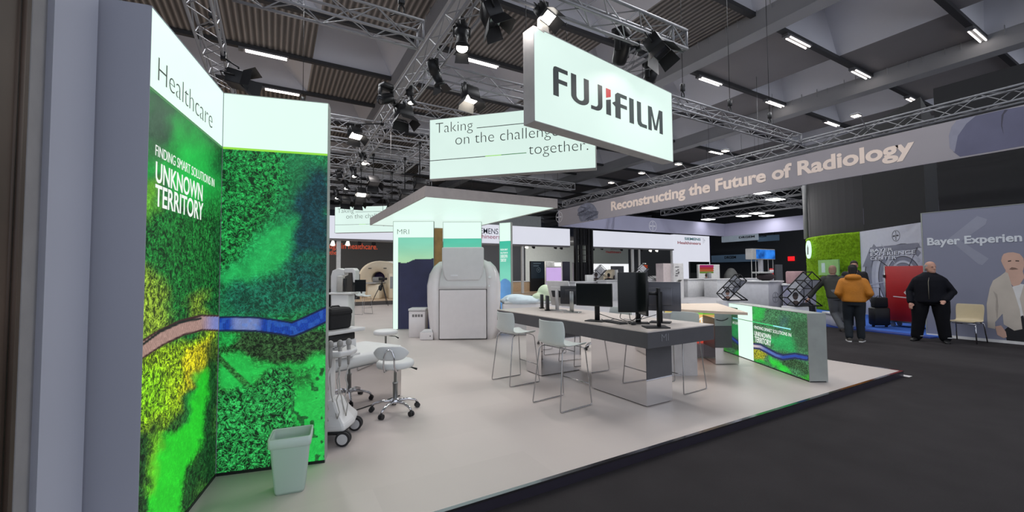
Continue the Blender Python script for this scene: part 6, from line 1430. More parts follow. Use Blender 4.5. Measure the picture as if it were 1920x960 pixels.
# 3: man in the grey jacket with a dark bag
p = at(1578, 621, 0)
GRYJ = mat('olive_grey_jacket', (46, 48, 44), 0.8, var=0.12, bump=0.2, bscale=60); GRYT = mat('grey_trousers', (96, 98, 102), 0.85, var=0.1)
J = dict(hip=(0.10, 0.06), chest=(0.12, -0.10), hipz=0.90, shz=1.34, arm_l=[(0.30, -0.10, 1.32), (0.48, -0.14, 1.08), (0.62, -0.16, 0.84)], arm_r=[(-0.08, -0.08, 1.32), (-0.16, -0.16, 1.06), (-0.06, -0.34, 0.92)],
         leg_l=[(0.19, 0.06, 0.86), (0.14, -0.04, 0.47), (0.02, 0.10, 0.08), (-0.02, -0.12, 0)], leg_r=[(0.01, 0.06, 0.86), (-0.02, -0.05, 0.46), (-0.18, 0.06, 0.08), (-0.22, -0.14, 0)])
b3_, j3 = person('light-haired man in olive grey jacket stepping beside the mustard jacket', p, az_cam(p)+PI+PI/2+0.35, J, (1.1, 1.15, 1.15, 1.1), (GRYJ, GRYT, mat('brown_shoes', (52, 46, 42), 0.6)), (0.08, -0.18, 1.54), look=-0.5, hair_m=mat('light_hair', (146, 118, 98), 0.8, var=0.12), jacket_hem=0.84)
hp = b3_.matrix_basis @ Vector((0.68, -0.18, 0.82))
bgd = thing('hand_bag', 'dark holdall hanging from the hand of the olive-jacketed man', 'bag', (hp.x, hp.y, hp.z-0.42), az_cam(p)+1.2)
mb = MB(); mb.loft([[(x*s, y*s, z) for x, y in ((-0.17, -0.09), (0.17, -0.09), (0.19, 0), (0.17, 0.09), (-0.17, 0.09), (-0.19, 0))] for z, s in ((0, 0.9), (0.03, 1.0), (0.2, 0.95), (0.28, 0.7), (0.30, 0.5))], True, True, 0, False); mb.build('bag_body', mat('dark_cloth', (22, 24, 34), 0.85), bgd, bevel=0.02)
MB().tube([(-0.10, 0, 0.27), (-0.06, 0, 0.38), (0, 0, 0.42), (0.06, 0, 0.38), (0.10, 0, 0.27)], 0.012, 8).build('carry_handle', BLACK, bgd)
# 4: man in a dark suit facing the photographer
p = at(1606, 617, 0.0)
J = dict(hip=(0, 0), chest=(0.0, 0.0), hipz=0.94, shz=1.46, arm_l=[(0.19, 0.0, 1.44), (0.25, 0.0, 1.17), (0.24, -0.08, 0.92)], arm_r=[(-0.19, 0.0, 1.44), (-0.25, 0.0, 1.17), (-0.24, -0.08, 0.92)],
         leg_l=[(0.10, 0, 0.90), (0.11, -0.02, 0.49), (0.12, 0.02, 0.08), (0.14, -0.2, 0)], leg_r=[(-0.10, 0, 0.90), (-0.11, -0.02, 0.49), (-0.12, 0.02, 0.08), (-0.14, -0.2, 0)])
b4_, j4 = person('dark-haired man in a black suit with glasses, facing the camera', p, az_cam(p)+PI/2, J, (1.08, 1.05, 1.05, 1.05), (mat('black_suit', (18, 18, 22), 0.75), BLKT, SHOEB), (0.0, -0.02, 1.665), hair_m=mat('dark_brown_hair', (48, 38, 32), 0.8), jacket_hem=0.80)
mb = MB()
for s in (-1, 1): mb.tube([(s*0.033+0.024*math.cos(a), -0.13, 1.672+0.018*math.sin(a)) for a in [2*PI*j/12 for j in range(12)]], 0.003, 5, closed=True)
mb.tube([(-0.012, -0.132, 1.674), (0.012, -0.132, 1.674)], 0.003, 5); mb.build('glasses', BLACKM, b4_)
mb = MB(); mb.prism([(-0.05, -0.125), (0.05, -0.125), (0.02, -0.14), (-0.02, -0.14)], 1.28, 1.50); mb.build('shirt_front', mat('white_shirt', (206, 206, 208), 0.7), b4_)
# beige shell chair beside the display wall
cp_ = at(1812, 634, 0); rc = -PI/2-0.12
ch = thing('shell_chair', 'beige plastic chair on thin metal legs beside the standing man portrait', 'chair', (XW-0.42, cp_.y-0.16, 0), rc)
BEIGE = mat('beige_shell', (206, 190, 156), 0.5, var=0.03)
prof = [(-0.23, 0.435), (-0.20, 0.452), (-0.10, 0.445), (0.05, 0.435), (0.15, 0.440), (0.19, 0.47), (0.205, 0.54), (0.22, 0.66), (0.24, 0.78), (0.245, 0.80)]
nx = 9; vs = []; fs = []
for i, (y, z) in enumerate(prof):
    w = (0.215, 0.22, 0.225, 0.225, 0.22, 0.215, 0.215, 0.225, 0.22, 0.20)[i]
    for j in range(nx): q = -1+2*j/(nx-1); bk = 1 if i > 4 else 0; vs.append((q*w, y-bk*0.03*abs(q)**2.2, z+(1-bk)*0.012*abs(q)**3))
for i in range(len(prof)-1):
    for j in range(nx-1): fs.append((i*nx+j, i*nx+j+1, (i+1)*nx+j+1, (i+1)*nx+j))
mb = MB(); mb._add(vs, fs, 0, True); o = mb.build('seat_shell', BEIGE, ch); q = o.modifiers.new('thick', 'SOLIDIFY'); q.thickness = 0.01; q = o.modifiers.new('round', 'SUBSURF'); q.levels = 1; q.render_levels = 2
for sx in (-1, 1):
    MB().tube([(sx*0.17, -0.16, 0.43), (sx*0.215, -0.20, 0.40), (sx*0.235, -0.235, 0.0)], 0.012, 8).build('chair_leg', CHROME, ch)
    MB().tube([(sx*0.17, 0.13, 0.43), (sx*0.215, 0.16, 0.40), (sx*0.235, 0.23, 0.0)], 0.012, 8).build('chair_leg', CHROME, ch)
mb = MB(); mb.tube([(-0.215, -0.2, 0.405), (0.215, -0.2, 0.405)], 0.01, 8); mb.tube([(-0.215, 0.16, 0.405), (0.215, 0.16, 0.405)], 0.01, 8); mb.build('seat_rail', CHROME, ch)
# red wheeled case
r0 = at(1663, 611, 0.03); r1_ = at(1729, 612, 0.03); RW = 1.0
REDC = mat('red_case', (176, 26, 28), 0.5, var=0.04)
ra = CP.az-0.10; rd = thing('wheeled_case', 'tall red wheeled case with small white mark before the tunnel print', 'case', (r0.x, r0.y, 0.03), math.radians(-98))
rwd = 1.02
MB().bbox(0, rwd, 0, 0.45, 0.16, 1.62, 0.01).build('case_body', REDC, rd)
mb = MB(); mb.box(-0.02, rwd+0.02, -0.02, 0.47, 0.12, 0.16)
for (x, y) in ((0, 0), (rwd, 0), (0, 0.45), (rwd, 0.45)): mb.tube([(x, y, 0.14), (x, y, 1.64)], 0.014, 6)
mb.build('metal_frame', STEEL, rd)
for (x, y) in ((0.1, 0.08), (rwd-0.1, 0.08), (0.1, 0.38), (rwd-0.1, 0.38)): 
    w_ = MB().tube([(x, y-0.02, 0.055), (x, y+0.02, 0.055)], 0.055, 16).build('caster_wheel', GREYP, rd)
    MB().box(x-0.03, x+0.03, y-0.03, y+0.03, 0.09, 0.125).build('caster_fork', STEEL, w_)
rp = Pl((r0.x, r0.y), -98)
mkr = mat('case_white', (226, 214, 210), 0.6, var=0)
local_to(flat(rp, [(0.40, 0.95), (0.44, 1.0), (0.55, 1.0), (0.60, 0.98), (0.53, 0.90), (0.44, 0.90)], 0.002, 0.002).build('white_emblem', mkr), rd)
local_to(flat(rp, [(0.17, 0.85), (0.88, 0.80), (0.88, 0.775), (0.17, 0.825)], 0.002, 0.002).build('lettering_strip', mkr), rd)
for z in (1.35, 0.55): MB().box(-0.03, 0.02, -0.03, 0.03, z-0.04, z+0.04).build('latch', BLACK, rd)
# suitcase
lp = at(1650, 613, 0.03)
lg = thing('suitcase', 'black wheeled suitcase with raised handle beside the red case', 'suitcase', (lp.x, lp.y, 0.03), math.radians(-35))
MB().bbox(-0.20, 0.20, -0.12, 0.14, 0.05, 0.52, 0.05).build('suitcase_body', mat('black_shell', (20, 20, 22), 0.5), lg)
mb = MB(); mb.tube([(-0.10, 0.10, 0.5), (-0.10, 0.10, 1.04), (0.10, 0.10, 1.04), (0.10, 0.10, 0.5)], 0.012, 8); mb.build('pull_handle', BLACK, lg)
for s in (-1, 1): MB().tube([(s*0.14, 0.0, 0.03), (s*0.18, 0.0, 0.03)], 0.03, 12).build('wheel', BLACKM, lg)
b_ = thing('cabin_bag', 'small black bag sitting on the black suitcase', 'bag', (lp.x, lp.y, 0.55), math.radians(-35))
MB().bbox(-0.17, 0.17, -0.10, 0.08, 0, 0.27, 0.04).build('bag_body', mat('black_nylon', (20, 20, 22)), b_); MB().tube([(-0.07, -0.01, 0.265), (-0.05, -0.01, 0.30), (0.05, -0.01, 0.30), (0.07, -0.01, 0.265)], 0.01, 8).build('carry_handle', BLACK, b_)
# ================================================================== showroom stand at the back
FY = 21.7
FAS = mat('fascia_white', (226, 228, 240), 0.5, emit=0.86, var=0.02, vscale=0.5)
fz0, fz1 = 3.28, 4.38
def wp(u, v, y=FY): return ony(u, v, y)
def yboard(u0, v0, u1, v1, y, depth, name, m, label=None, cat=None, group=None, par=None):
    """upright board on a plane of constant y given by two photo corners"""
    a = ony(u0, v1, y); b = ony(u1, v0, y)
    mb = MB(); mb.box(min(a.x, b.x), max(a.x, b.x), y, y+depth, min(a.z, b.z), max(a.z, b.z)); o = mb.build(name, m)
    if label: tag(o, label, cat, group)
    if par: local_to(o, par)
    return o
POSTW = mat('white_post', (206, 206, 204), 0.4); DKWALL = mat('showroom_dark', (44, 46, 50), 0.7, var=0.05); LTWALL = mat('showroom_grey', (176, 180, 176), 0.7, var=0.04); ORANGE = mat('orange_letters', (232, 84, 38), 0.5, emit=0.5, var=0)
xs = [wp(612, 430).x, wp(1068.5, 440).x, wp(1102.5, 440).x, wp(1263, 445).x]
fa = thing('fascia_board', 'long glowing white fascia from behind the canopy to the dark lattice tower', 'fascia', (xs[0], FY, fz0)); local_to(MB().box(xs[0], xs[1], FY, FY+0.25, fz0, fz1).build('fascia_face', FAS), fa); local_to(MB().box(xs[0], xs[1], FY, FY+0.25, fz0-0.10, fz0).build('fascia_hem', mat('hem_grey', (120, 118, 120), 0.5)), fa)
fb = thing('fascia_board', 'glowing white fascia between lattice tower and showroom sign', 'fascia', (xs[2], FY, fz0)); local_to(MB().box(xs[2], xs[3], FY, FY+0.25, fz0, fz1).build('fascia_face', FAS), fb); local_to(MB().box(xs[2], xs[3], FY, FY+0.25, fz0-0.10, fz0).build('fascia_hem', mat('hem_grey', (120, 118, 120))), fb)
# big word on the fascia seen between the canopy's panels
FP = Pl((0, FY), 0)
PETROL = mat('slate_letters', (50, 60, 84), 0.6, var=0); BERRY = mat('berry_letters', (190, 40, 90), 0.6, var=0); TEAL = mat('teal_letters', (20, 140, 146), 0.6, var=0); CORAL = mat('coral_letters', (206, 60, 60), 0.6, var=0)
mqa, mqb = FP.px(904, 438), FP.px(934, 425)
zl, zh = FP.px(905, 438)[1], FP.px(905, 427.5)[1]
text('SIEMENS', FP, FP.px(892, 438)[0], zl, (FP.px(934, 438)[0]-FP.px(892, 438)[0]), zh-zl, PETROL, 'lettering', fa, 0.004, 0.005)
zl, zh = FP.px(905, 447)[1], FP.px(905, 439)[1]
text('Healthineers', FP, FP.px(876, 447)[0], zl, (FP.px(938, 447)[0]-FP.px(876, 447)[0]), zh-zl, BERRY, 'lettering', fa, 0.004, 0.0)
# tall sign wall
sg = thing('sign_wall', 'tall glowing white wall with teal and red company lettering', 'sign wall', (xs[3], FY, 0))
xe = wp(1330, 450).x
local_to(MB().box(xs[3]+0.02, xe, FY, FY+0.3, 0, fz1+0.05).build('wall_board', FAS), sg)
local_to(MB().box(xe, xe+0.06, FY-0.01, FY+0.3, 0, fz1+0.05).build('side_edge', mat('edge_navy', (52, 50, 92), 0.5)), sg)
zl, zh = FP.px(1284, 450)[1], FP.px(1284, 445)[1]; ta = FP.px(1283.5, 450)[0]; tb7 = FP.px(1313.5, 450)[0]
text('SIEMENS', FP, ta, zl, tb7-ta, zh-zl, TEAL, 'lettering', sg, 0.004, 0.03)
zl, zh = FP.px(1271, 457.5)[1], FP.px(1271, 452)[1]; ta = FP.px(1270.5, 457)[0]
text('Healthineers', FP, ta, zl, tb7-ta, zh-zl, CORAL, 'lettering', sg, 0.004, 0.02)
mb = MB(); c_ = FP.px(1318.5, 451.5)
for k, (dx, dz) in enumerate(((0, 0.18), (0.1, 0.1), (0.2, 0), (0.1, -0.1), (0, -0.18), (0.08, 0.0), (-0.02, 0.07), (-0.02, -0.07), (0.16, 0.06))): flat(FP, [(c_[0]+dx+0.025*math.cos(a), c_[1]+dz+0.025*math.sin(a)) for a in [2*PI*j/8 for j in range(8)]], 0.003, 0.002, mb)
local_to(mb.build('dot_emblem', PETROL), sg)
# posts and back walls
for i, (u0, u1) in enumerate(((631, 639), (979, 983), (1186, 1190), (1110.5, 1112.5), (1200, 1202), (1260.5, 1263))):
    a = wp(u0, 500); b = wp(u1, 500); struct(MB().box(a.x, b.x, FY+0.05, FY+0.15, 0.0, fz0-0.1).build('trim_%d' % (50+i), POSTW))
BY = 29.0; BP = Pl((0, BY), 0)
def back(u0, u1, m, n, v0=430, y=BY):
    a = ony(u0, 480, y); b = ony(u1, 480, y); struct(MB().box(a.x, b.x, y, y+0.2, 0.0, 4.2).build('wall_showroom.%03d' % n, m))
back(560, 850, DKWALL, 1); back(850, 985, mat('showroom_charcoal', (40, 42, 48), 0.7), 2); back(985, 1078, LTWALL, 3); back(1078, 1178, mat('showroom_sage', (182, 190, 182), 0.7, var=0.03), 4); back(1178, 1270, mat('showroom_slate', (62, 64, 66), 0.6, var=0.05), 5)
tw = thing('wall_lettering', 'orange two-line slogan about healthcare on the dark showroom wall', 'lettering', BP.P(BP.px(616, 470)[0], 2.5))
zl, zh = BP.px(660, 468)[1], BP.px(660, 458)[1]
t0 = BP.px(598, 468)[0]; t1 = BP.px(707.5, 468)[0]
text('Breakthrough in healthcare.', BP, BP.px(560, 468)[0], zl-0.08, t1-BP.px(560, 468)[0], zh-zl+0.14, ORANGE, 'lettering', tw, 0.01, 0.008)
zl, zh = BP.px(625, 478)[1], BP.px(625, 468.5)[1]
text('together.', BP, BP.px(603, 478)[0], zl-0.08, BP.px(636, 478)[0]-BP.px(603, 478)[0], zh-zl+0.06, ORANGE, 'lettering', tw, 0.01, 0.008)
tw2 = thing('wall_lettering', 'slate and red company lettering on the sage showroom wall', 'lettering', BP.P(BP.px(1150, 470)[0], 2.5))
zl, zh = BP.px(1145, 468)[1], BP.px(1145, 464.5)[1]; text('SIEMENS', BP, BP.px(1144.5, 468)[0], zl, BP.px(1164, 468)[0]-BP.px(1144.5, 468)[0], zh-zl, PETROL, 'lettering', tw2, 0.01, 0.02)
zl, zh = BP.px(1137, 474.5)[1], BP.px(1137, 470)[1]; text('Healthineers', BP, BP.px(1136, 474)[0], zl, BP.px(1164, 474)[0]-BP.px(1136, 474)[0], zh-zl, CORAL, 'lettering', tw2, 0.01, 0.02)
tw3 = thing('wall_lettering', 'short orange stepped bars and white word on the dark showroom wall', 'lettering', BP.P(BP.px(1208, 497)[0], 2.0))
for (u0, v0, u1, v1, m) in ((1205, 493.5, 1211, 495, WLET), (1204.5, 497, 1214, 500, ORANGE), (1198.5, 500.8, 1214, 502.5, ORANGE)):
    A_, B_ = BP.px(u0, v1), BP.px(u1, v0); local_to(flat(BP, [(A_[0], A_[1]), (B_[0], A_[1]), (B_[0], B_[1]), (A_[0], B_[1])], 0.01, 0.004).build('letter_bar', m), tw3)
# ceiling of the showroom and its lamps
struct(MB().box(wp(600, 450).x, xe, FY+0.25, BY, fz0+0.6, fz0+0.66).build('ceiling_showroom', mat('showroom_lid', (120, 120, 120), 0.7)))
def little_spot(u, v, y, label, lit=False):
    p = ony(u, v, y); t = thing('track_spot', label, 'spotlight', p)
    MB().tube([(0, 0, fz0+0.6-p.z), (0, 0, 0.1)], 0.02, 6).build('stem', BLACKM, t); mb = MB(); mb.M = Matrix.Rotation(0.6, 4, 'X'); mb.lathe([(0.06, 0.12), (0.11, -0.06), (0.12, -0.1), (0.0, -0.1)], 12); mb.build('lamp_head', mat('small_lamp_glow', (255, 250, 240), 0.4, emit=1.6, var=0) if lit else BLACKM, t)
for i, (u, v, lit, lb) in enumerate(((624, 456, True, 'lit track spot beside the pale showroom post'), (652, 456, True, 'lit track spot above the orange slogan'), (674, 455, False, 'small track spot over the middle of the orange slogan'), (701, 455, False, 'dark track spot at the end of the orange slogan'),
    (988, 462, True, 'lit track spot by the second showroom post'), (1001, 462, False, 'dark track spot left-over the grey showroom wall'.replace('left-over', 'above')), (1042, 463, False, 'dark track spot above the violet screen'), (1053, 464, False, 'crooked track spot next to the lattice tower'),
    (1113, 466, False, 'dark track spot at the start of the sage wall'), (1129, 465, False, 'small track spot beside the wall lettering'), (1166, 467, False, 'dark track spot at the end of the wall lettering'), (1204, 468, False, 'first track spot before the slate wall'), (1220, 469, True, 'lit track spot before the slate wall'), (1232, 469, True, 'third track spot before the slate wall'))):
    little_spot(u, v, FY+1.2, lb, lit)
# dark lattice tower
x0, x1 = wp(1070, 500).x, wp(1102, 500).x
lt_ = thing('lattice_tower', 'dark lattice tower standing between the two glowing fascias', 'tower', (x0, FY-0.6, 0))
w_ = (x1-x0)
for i, q in enumerate((0.0, 0.27, 0.72, 0.92)):
    mb = MB(); mb.box(x0+w_*q, x0+w_*(q+0.1), FY-0.55, FY-0.35, 0, 4.4); local_to(mb.build('post', BLACKM), lt_)
mb = MB()
for z in [2.3+0.34*k for k in range(7)]: mb.box(x0, x1, FY-0.5, FY-0.46, z, z+0.035)
for q in (0.14, 0.42, 0.5, 0.62, 0.82): mb.box(x0+w_*q, x0+w_*q+0.03, FY-0.5, FY-0.46, 0, 4.4)
local_to(mb.build('lattice', BLACKM), lt_)
local_to(MB().box(x0, x1, FY-0.45, FY-0.40, 0, 2.2).build('dark_lower_panel', mat('tower_dark', (30, 30, 36), 0.5)), lt_); local_to(MB().box(x0, x1, FY-0.45, FY-0.40, 3.35, 4.4).build('dark_upper_panel', mat('tower_dark', (30, 30, 36))), lt_)
# displays and kiosks (photo corner, corner, distance along the hall)
def kiosk(u0, v0, u1, v1, y, m_, label, cat, name, foot=0.30, frame=BLACK, border=0.03, depth=0.12):
    a = ony(u0, v1, y); b = ony(u1, v0, y); foot = 0.30 if (a.x < 15.4 and y > 20.3) else 0.03
    t = thing(name, label, cat, ((a.x+b.x)/2, y, foot))
    local_to(MB().box(a.x, b.x, y, y+depth, foot, b.z).build('cabinet_body', frame), t)
    local_to(MB().box(a.x+border, b.x-border, y-0.006, y, max(a.z, foot)+border, b.z-border).build('display', m_), t); return t
VIOLET = mat('violet_screen', (206, 176, 232), 0.4, emit=0.9, var=0.06, vscale=0.8); BLUEK = mat('night_screen', (30, 42, 52), 0.3, emit=0.5, var=0.1); INKY = mat('indigo_screen', (22, 16, 40), 0.25, emit=0.4, var=0.1); BRIGHT = mat('white_screen', (246, 248, 250), 0.4, emit=1.0, var=0.02)
k1_ = kiosk(995, 490, 1021, 523, 23.5, BLUEK, 'dark information kiosk with a pale ring graphic', 'kiosk', 'display_kiosk')
KP = Pl((0, 23.49), 0); cx_, cz2 = KP.px(1010, 506)
for r, n_ in ((0.155, 'ring_graphic'), (0.05, 'dot_graphic')):
    mb = MB(); mb.tube([KP.P(cx_+r*math.cos(2*PI*k/24), cz2+r*math.sin(2*PI*k/24), 0.0) for k in range(24)], 0.012, 6, closed=True); local_to(mb.build(n_, mat('graphic_pale', (150, 170, 180), 0.5)), k1_)
for v in (494, 498.5):
    A_, B_ = KP.px(1000, v+0.6), KP.px(1010 if v > 495 else 1014, v-0.6); local_to(flat(KP, [(A_[0], A_[1]), (B_[0], A_[1]), (B_[0], B_[1]), (A_[0], B_[1])], 0.0, 0.01).build('text_bar', mat('graphic_pale', (150, 170, 180))), k1_)
kiosk(1024, 501, 1054, 552, 24.2, VIOLET, 'tall glowing violet screen behind the white-backed monitor', 'screen', 'display_screen', frame=POSTW)
kiosk(1023, 490, 1039, 500, 24.6, mat('info_print', (190, 192, 190), 0.5, var=0.2, vscale=6), 'small grey information board above the violet screen', 'board', 'information_board', foot=1.9, frame=POSTW)
kiosk(1039, 492, 1054, 500, 24.7, BRIGHT, 'small bright white screen above the violet screen', 'screen', 'display_screen', foot=1.9, frame=POSTW)
kiosk(1054.5, 490, 1069, 531, 23.8, INKY, 'tall indigo display next to the violet screen', 'screen', 'display_screen', frame=POSTW)
kiosk(1075.5, 492, 1084.5, 527, 22.8, INKY, 'narrow indigo display in front of the lattice tower foot', 'screen', 'display_screen', frame=POSTW)
kiosk(1112, 494, 1179, 515, 27.5, BRIGHT, 'wide bright white screen wall below the sage wall', 'screen', 'display_screen', frame=POSTW, border=0.05)
kiosk(1147, 499, 1169.5, 516, 27.0, mat('scan_picture', (70, 72, 78), 0.4, emit=0.35, var=0.5, vscale=2.5), 'dark picture screen with pale scanner image on the white screen wall', 'screen', 'display_screen', foot=1.2)
for (u0, v0, u1, v1, y, lb) in ((1244, 494, 1264.5, 530, 15.8, 'pinkish grey pillar kiosk behind the grey-backed monitor'),):
    kiosk(u0, v0, u1, v1, y, mat('pillar_pink', (206, 192, 192), 0.5), lb, 'kiosk', 'display_kiosk', foot=0.03, frame=mat('pillar_pink', (206, 192, 192)), border=0.01, depth=0.5)
k2_ = kiosk(1264.5, 494, 1281, 575, 15.6, mat('kiosk_pale', (214, 212, 212), 0.5), 'pale info kiosk with small diagram and tilted tablet', 'kiosk', 'display_kiosk', foot=0.03, frame=mat('kiosk_pale', (214, 212, 212)), border=0.02, depth=0.2)
KP = Pl((0, 15.58), 0)
for (u0, v0, u1, v1) in ((1266, 500, 1273, 501.2), (1267, 507, 1270, 509), (1271, 509, 1274, 512), (1267, 512, 1273, 514), (1266, 516, 1271, 518), (1270, 505, 1273, 507)):
    A_, B_ = KP.px(u0, v1), KP.px(u1, v0); local_to(flat(KP, [(A_[0], A_[1]), (B_[0], A_[1]), (B_[0], B_[1]), (A_[0], B_[1])], 0.001, 0.003).build('diagram_mark', mat('diagram_grey', (110, 108, 110), 0.6)), k2_)
A_ = ony(1274, 526, 15.3); mb = MB(); mb.M = Matrix.Translation(A_) @ Matrix.Rotation(0.9, 4, 'X'); mb.bbox(-0.17, 0.17, -0.02, 0.02, -0.12, 0.12, 0.02); o = local_to(mb.build('tablet_frame', POSTW), k2_); mb = MB(); mb.M = Matrix.Translation(A_) @ Matrix.Rotation(0.9, 4, 'X'); mb.box(-0.12, 0.12, -0.024, -0.018, -0.08, 0.08); local_to(mb.build('tablet_screen', SCREEN), k2_)
kiosk(1294, 491, 1330, 512, 21.56, SCREEN, 'large black television before the white sign wall', 'television', 'wall_television', foot=0.9)
kp3 = kiosk(1310, 496, 1349, 527, 18.4, mat('board_white', (226, 226, 224), 0.5), 'white display board with pink, orange and green arrow bars', 'display board', 'display_board', foot=0.03, frame=POSTW, border=0.01)
KP = Pl((0, 18.39), 0)
for (v0, v1, c) in ((497, 501, (226, 40, 140)), (501, 505, (226, 66, 60)), (505.2, 509, (240, 120, 50)), (509.2, 512.5, (140, 180, 60))):
    A_, B_ = KP.px(1312, v1), KP.px(1337, v0); e_ = (B_[1]-A_[1])*0.5; local_to(flat(KP, [(A_[0], A_[1]), (B_[0], A_[1]), (B_[0]+e_, (A_[1]+B_[1])/2), (B_[0], B_[1]), (A_[0], B_[1])], 0.0, 0.012).build('arrow_bar', mat('bar_%d' % c[1], c, 0.5, emit=0.3, var=0)), kp3)
# ring scanner on the step
q = ony(709, 549, 23.0); 
CT = mat('scanner_cream', (236, 222, 196), 0.4, var=0.02); 
ct = thing('ring_scanner', 'cream ring-shaped body scanner on the raised step', 'scanner', (q.x, 23.0, 0.30), math.radians(-28))
def ringpts(r, y, n=36, sx=1.0, zc=1.0): return [(r*sx*math.cos(2*PI*k/n), y, zc+r*math.sin(2*PI*k/n)) for k in range(n)]
mb = MB(); mb.loft([ringpts(0.36, 0.0), ringpts(0.42, -0.10), ringpts(0.82, -0.14, sx=1.12), ringpts(0.93, -0.02, sx=1.15), ringpts(0.95, 0.3, sx=1.18), ringpts(0.95, 0.75, sx=1.18), ringpts(0.36, 0.75), ringpts(0.36, 0.0)], False, False, 0, True); mb.build('gantry_ring', CT, ct)
mb = MB(); mb.loft([ringpts(0.38, -0.02), ringpts(0.36, 0.5), ringpts(0.02, 0.52)], False, True, 0, True); mb.build('bore', mat('bore_indigo', (58, 48, 96), 0.4), ct)
MB().bbox(-0.95, 0.95, -0.05, 0.78, 0, 0.35, 0.1).build('gantry_base', CT, ct)
mb = MB(); mb.bbox(-0.05, 0.55, -1.75, -0.35, 0.0, 0.72, 0.06); mb.build('table_base', CT, ct); mb = MB(); mb.bbox(-0.16, 0.42, -1.9, 0.2, 0.74, 0.82, 0.04); mb.build('sliding_top', mat('couch_grey', (170, 168, 164), 0.5), ct)
mb = MB(); mb.bbox(0.05, 0.4, -1.2, -0.5, 0.82, 1.08, 0.05); mb.build('head_cushion', mat('cushion_grey', (150, 148, 144), 0.6), ct)
for s in (-1, 1): MB().box(s*0.4-0.08, s*0.4+0.08, -0.15, -0.13, 1.52, 1.56).build('touch_panel', BLACK, ct)
q = ony(737, 553, 21.4); t_ = thing('equipment_cart', 'small cream equipment cart at the wall panel edge on the step', 'cart', (q.x, 21.4, 0.30)); MB().bbox(-0.25, 0.25, -0.2, 0.2, 0, 1.25, 0.04).build('cart_body', CT, t_); MB().box(-0.2, 0.2, -0.21, -0.2, 0.5, 1.1).build('cart_panel', GREYP, t_)
kiosk(716, 490, 740, 502, 26.5, mat('board_pale', (196, 200, 206), 0.5, var=0.15, vscale=5), 'small pale information board above the ring scanner', 'board', 'information_board', foot=1.6, frame=POSTW)
kiosk(660, 514, 675, 536, 21.6, SCREEN, 'black screen standing before the ring scanner', 'screen', 'display_screen', foot=0.3, frame=BLACK)
# distant machines behind the long table
def machine(u, v, y, w, h, label, m, foot=0.03, rz=0.2):
    p = ony(u, v, y); foot = 0.30 if (p.x < 14.5 and y > 21) else 0.03; t = thing('medical_scanner', label, 'scanner', (p.x, y, foot), rz)
    MB().bbox(-w/2, w/2, -0.3, 0.5, 0, 0.5*h, 0.1).build('lower_body', m, t)
    mb = MB(); mb.loft([[(r*w*0.62*math.cos(2*PI*k/24), yy, 0.6*h+r*0.42*h*math.sin(2*PI*k/24)) for k in range(24)] for r, yy in ((0.5, -0.2), (0.95, -0.26), (1.0, 0.0), (1.0, 0.4), (0.9, 0.5))], True, True, 0, True); mb.build('rounded_head', m, t)
    MB().tube([(0, -0.28, 0.6*h), (0, -0.2, 0.6*h)], w*0.22, 18).build('bore', mat('bore_dark', (60, 56, 60), 0.5), t)
    MB().bbox(-0.25, 0.25, -1.3, -0.3, 0.35*h, 0.45*h, 0.05).build('sliding_top', mat('couch_grey', (170, 168, 164)), t)
machine(1149, 520, 26.2, 1.1, 1.7, 'cream scanner with round head in front of the white screen wall', CT, 0.3)
machine(1200, 522, 23.5, 1.5, 1.35, 'white scanner peeking over the upright monitors', CREAM, 0.03); machine(1228, 526, 21.0, 1.5, 1.2, 'low white machine beside the pinkish pillar kiosk', CREAM, 0.03, -0.4)
# small desks behind the long table
def desk(u0, u1, v, y, z, label, m=None, d=0.8, name='reception_desk'):
    a = ony(u0, v, y); b = ony(u1, v, y); t = thing(name, label, 'desk', ((a.x+b.x)/2, y, 0.03)); m = m or mat('desk_grey', (206, 206, 208), 0.45)
    local_to(MB().bbox(a.x+0.04, b.x-0.04, y+0.04, y+d, 0.03, z-0.05, 0.02).build('desk_body', m), t); local_to(MB().bbox(a.x, b.x, y, y+d+0.04, z-0.05, z, 0.01).build('desktop', mat('desk_white', (216, 216, 218), 0.4)), t); return t
desk(1078, 1140, 530, 17.5, 1.05, 'white desk behind the black landscape monitor')
desk(1138, 1250, 527, 16.6, 1.12, 'long white desk behind the upright monitors')
desk(1290, 1345, 524, 16.2, 1.10, 'white reception desk below the arrow board', d=0.9)
desk(1345, 1425, 526, 15.0, 1.10, 'long pale reception desk behind the first lattice rack', d=0.9)
desk(960, 996, 520, 23.6, 0.98, 'small oak and white desk before the dark showroom wall', mat('desk_oak', (206, 176, 140), 0.5), d=0.6, name='side_table')
# reception desk with the round emblem, screen on posts
def zdesk(u0, v0, u1, v1, label, z, m, d=0.8):
    a = at(u0, v0, 0.03); b = at(u1, v1, 0.03); dd = (b-a); t = thing('reception_desk', label, 'desk', (a.x, a.y, 0.03), math.atan2(dd.y, dd.x)); L = dd.length
    MB().bbox(0, L, 0, d, 0, z-0.05, 0.02).build('desk_body', m, t); MB().bbox(-0.03, L+0.03, -0.03, d+0.03, z-0.05, z, 0.01).build('desktop', mat('desk_white', (216, 216, 218)), t); return t, Pl((a.x, a.y), math.degrees(math.atan2(dd.y, dd.x))), L
GLAV = mat('desk_lavender', (150, 150, 172), 0.5); 
d1_, dp1, dl1 = zdesk(1443, 604, 1470, 601, 'pale desk end with a round emblem beside the lattice rack', 1.22, mat('desk_pale', (196, 196, 202), 0.5), 0.9)
te, zee = dp1.px(1453, 545); roundel(dp1, dl1*0.45, 0.75, 0.16, mat('emblem_grey', (120, 122, 130), 0.6, var=0), d1_)
d2_, dp2, dl2 = zdesk(1470, 603, 1532, 606, 'lavender reception desk front behind the big lattice rack', 1.12, GLAV, 0.9)
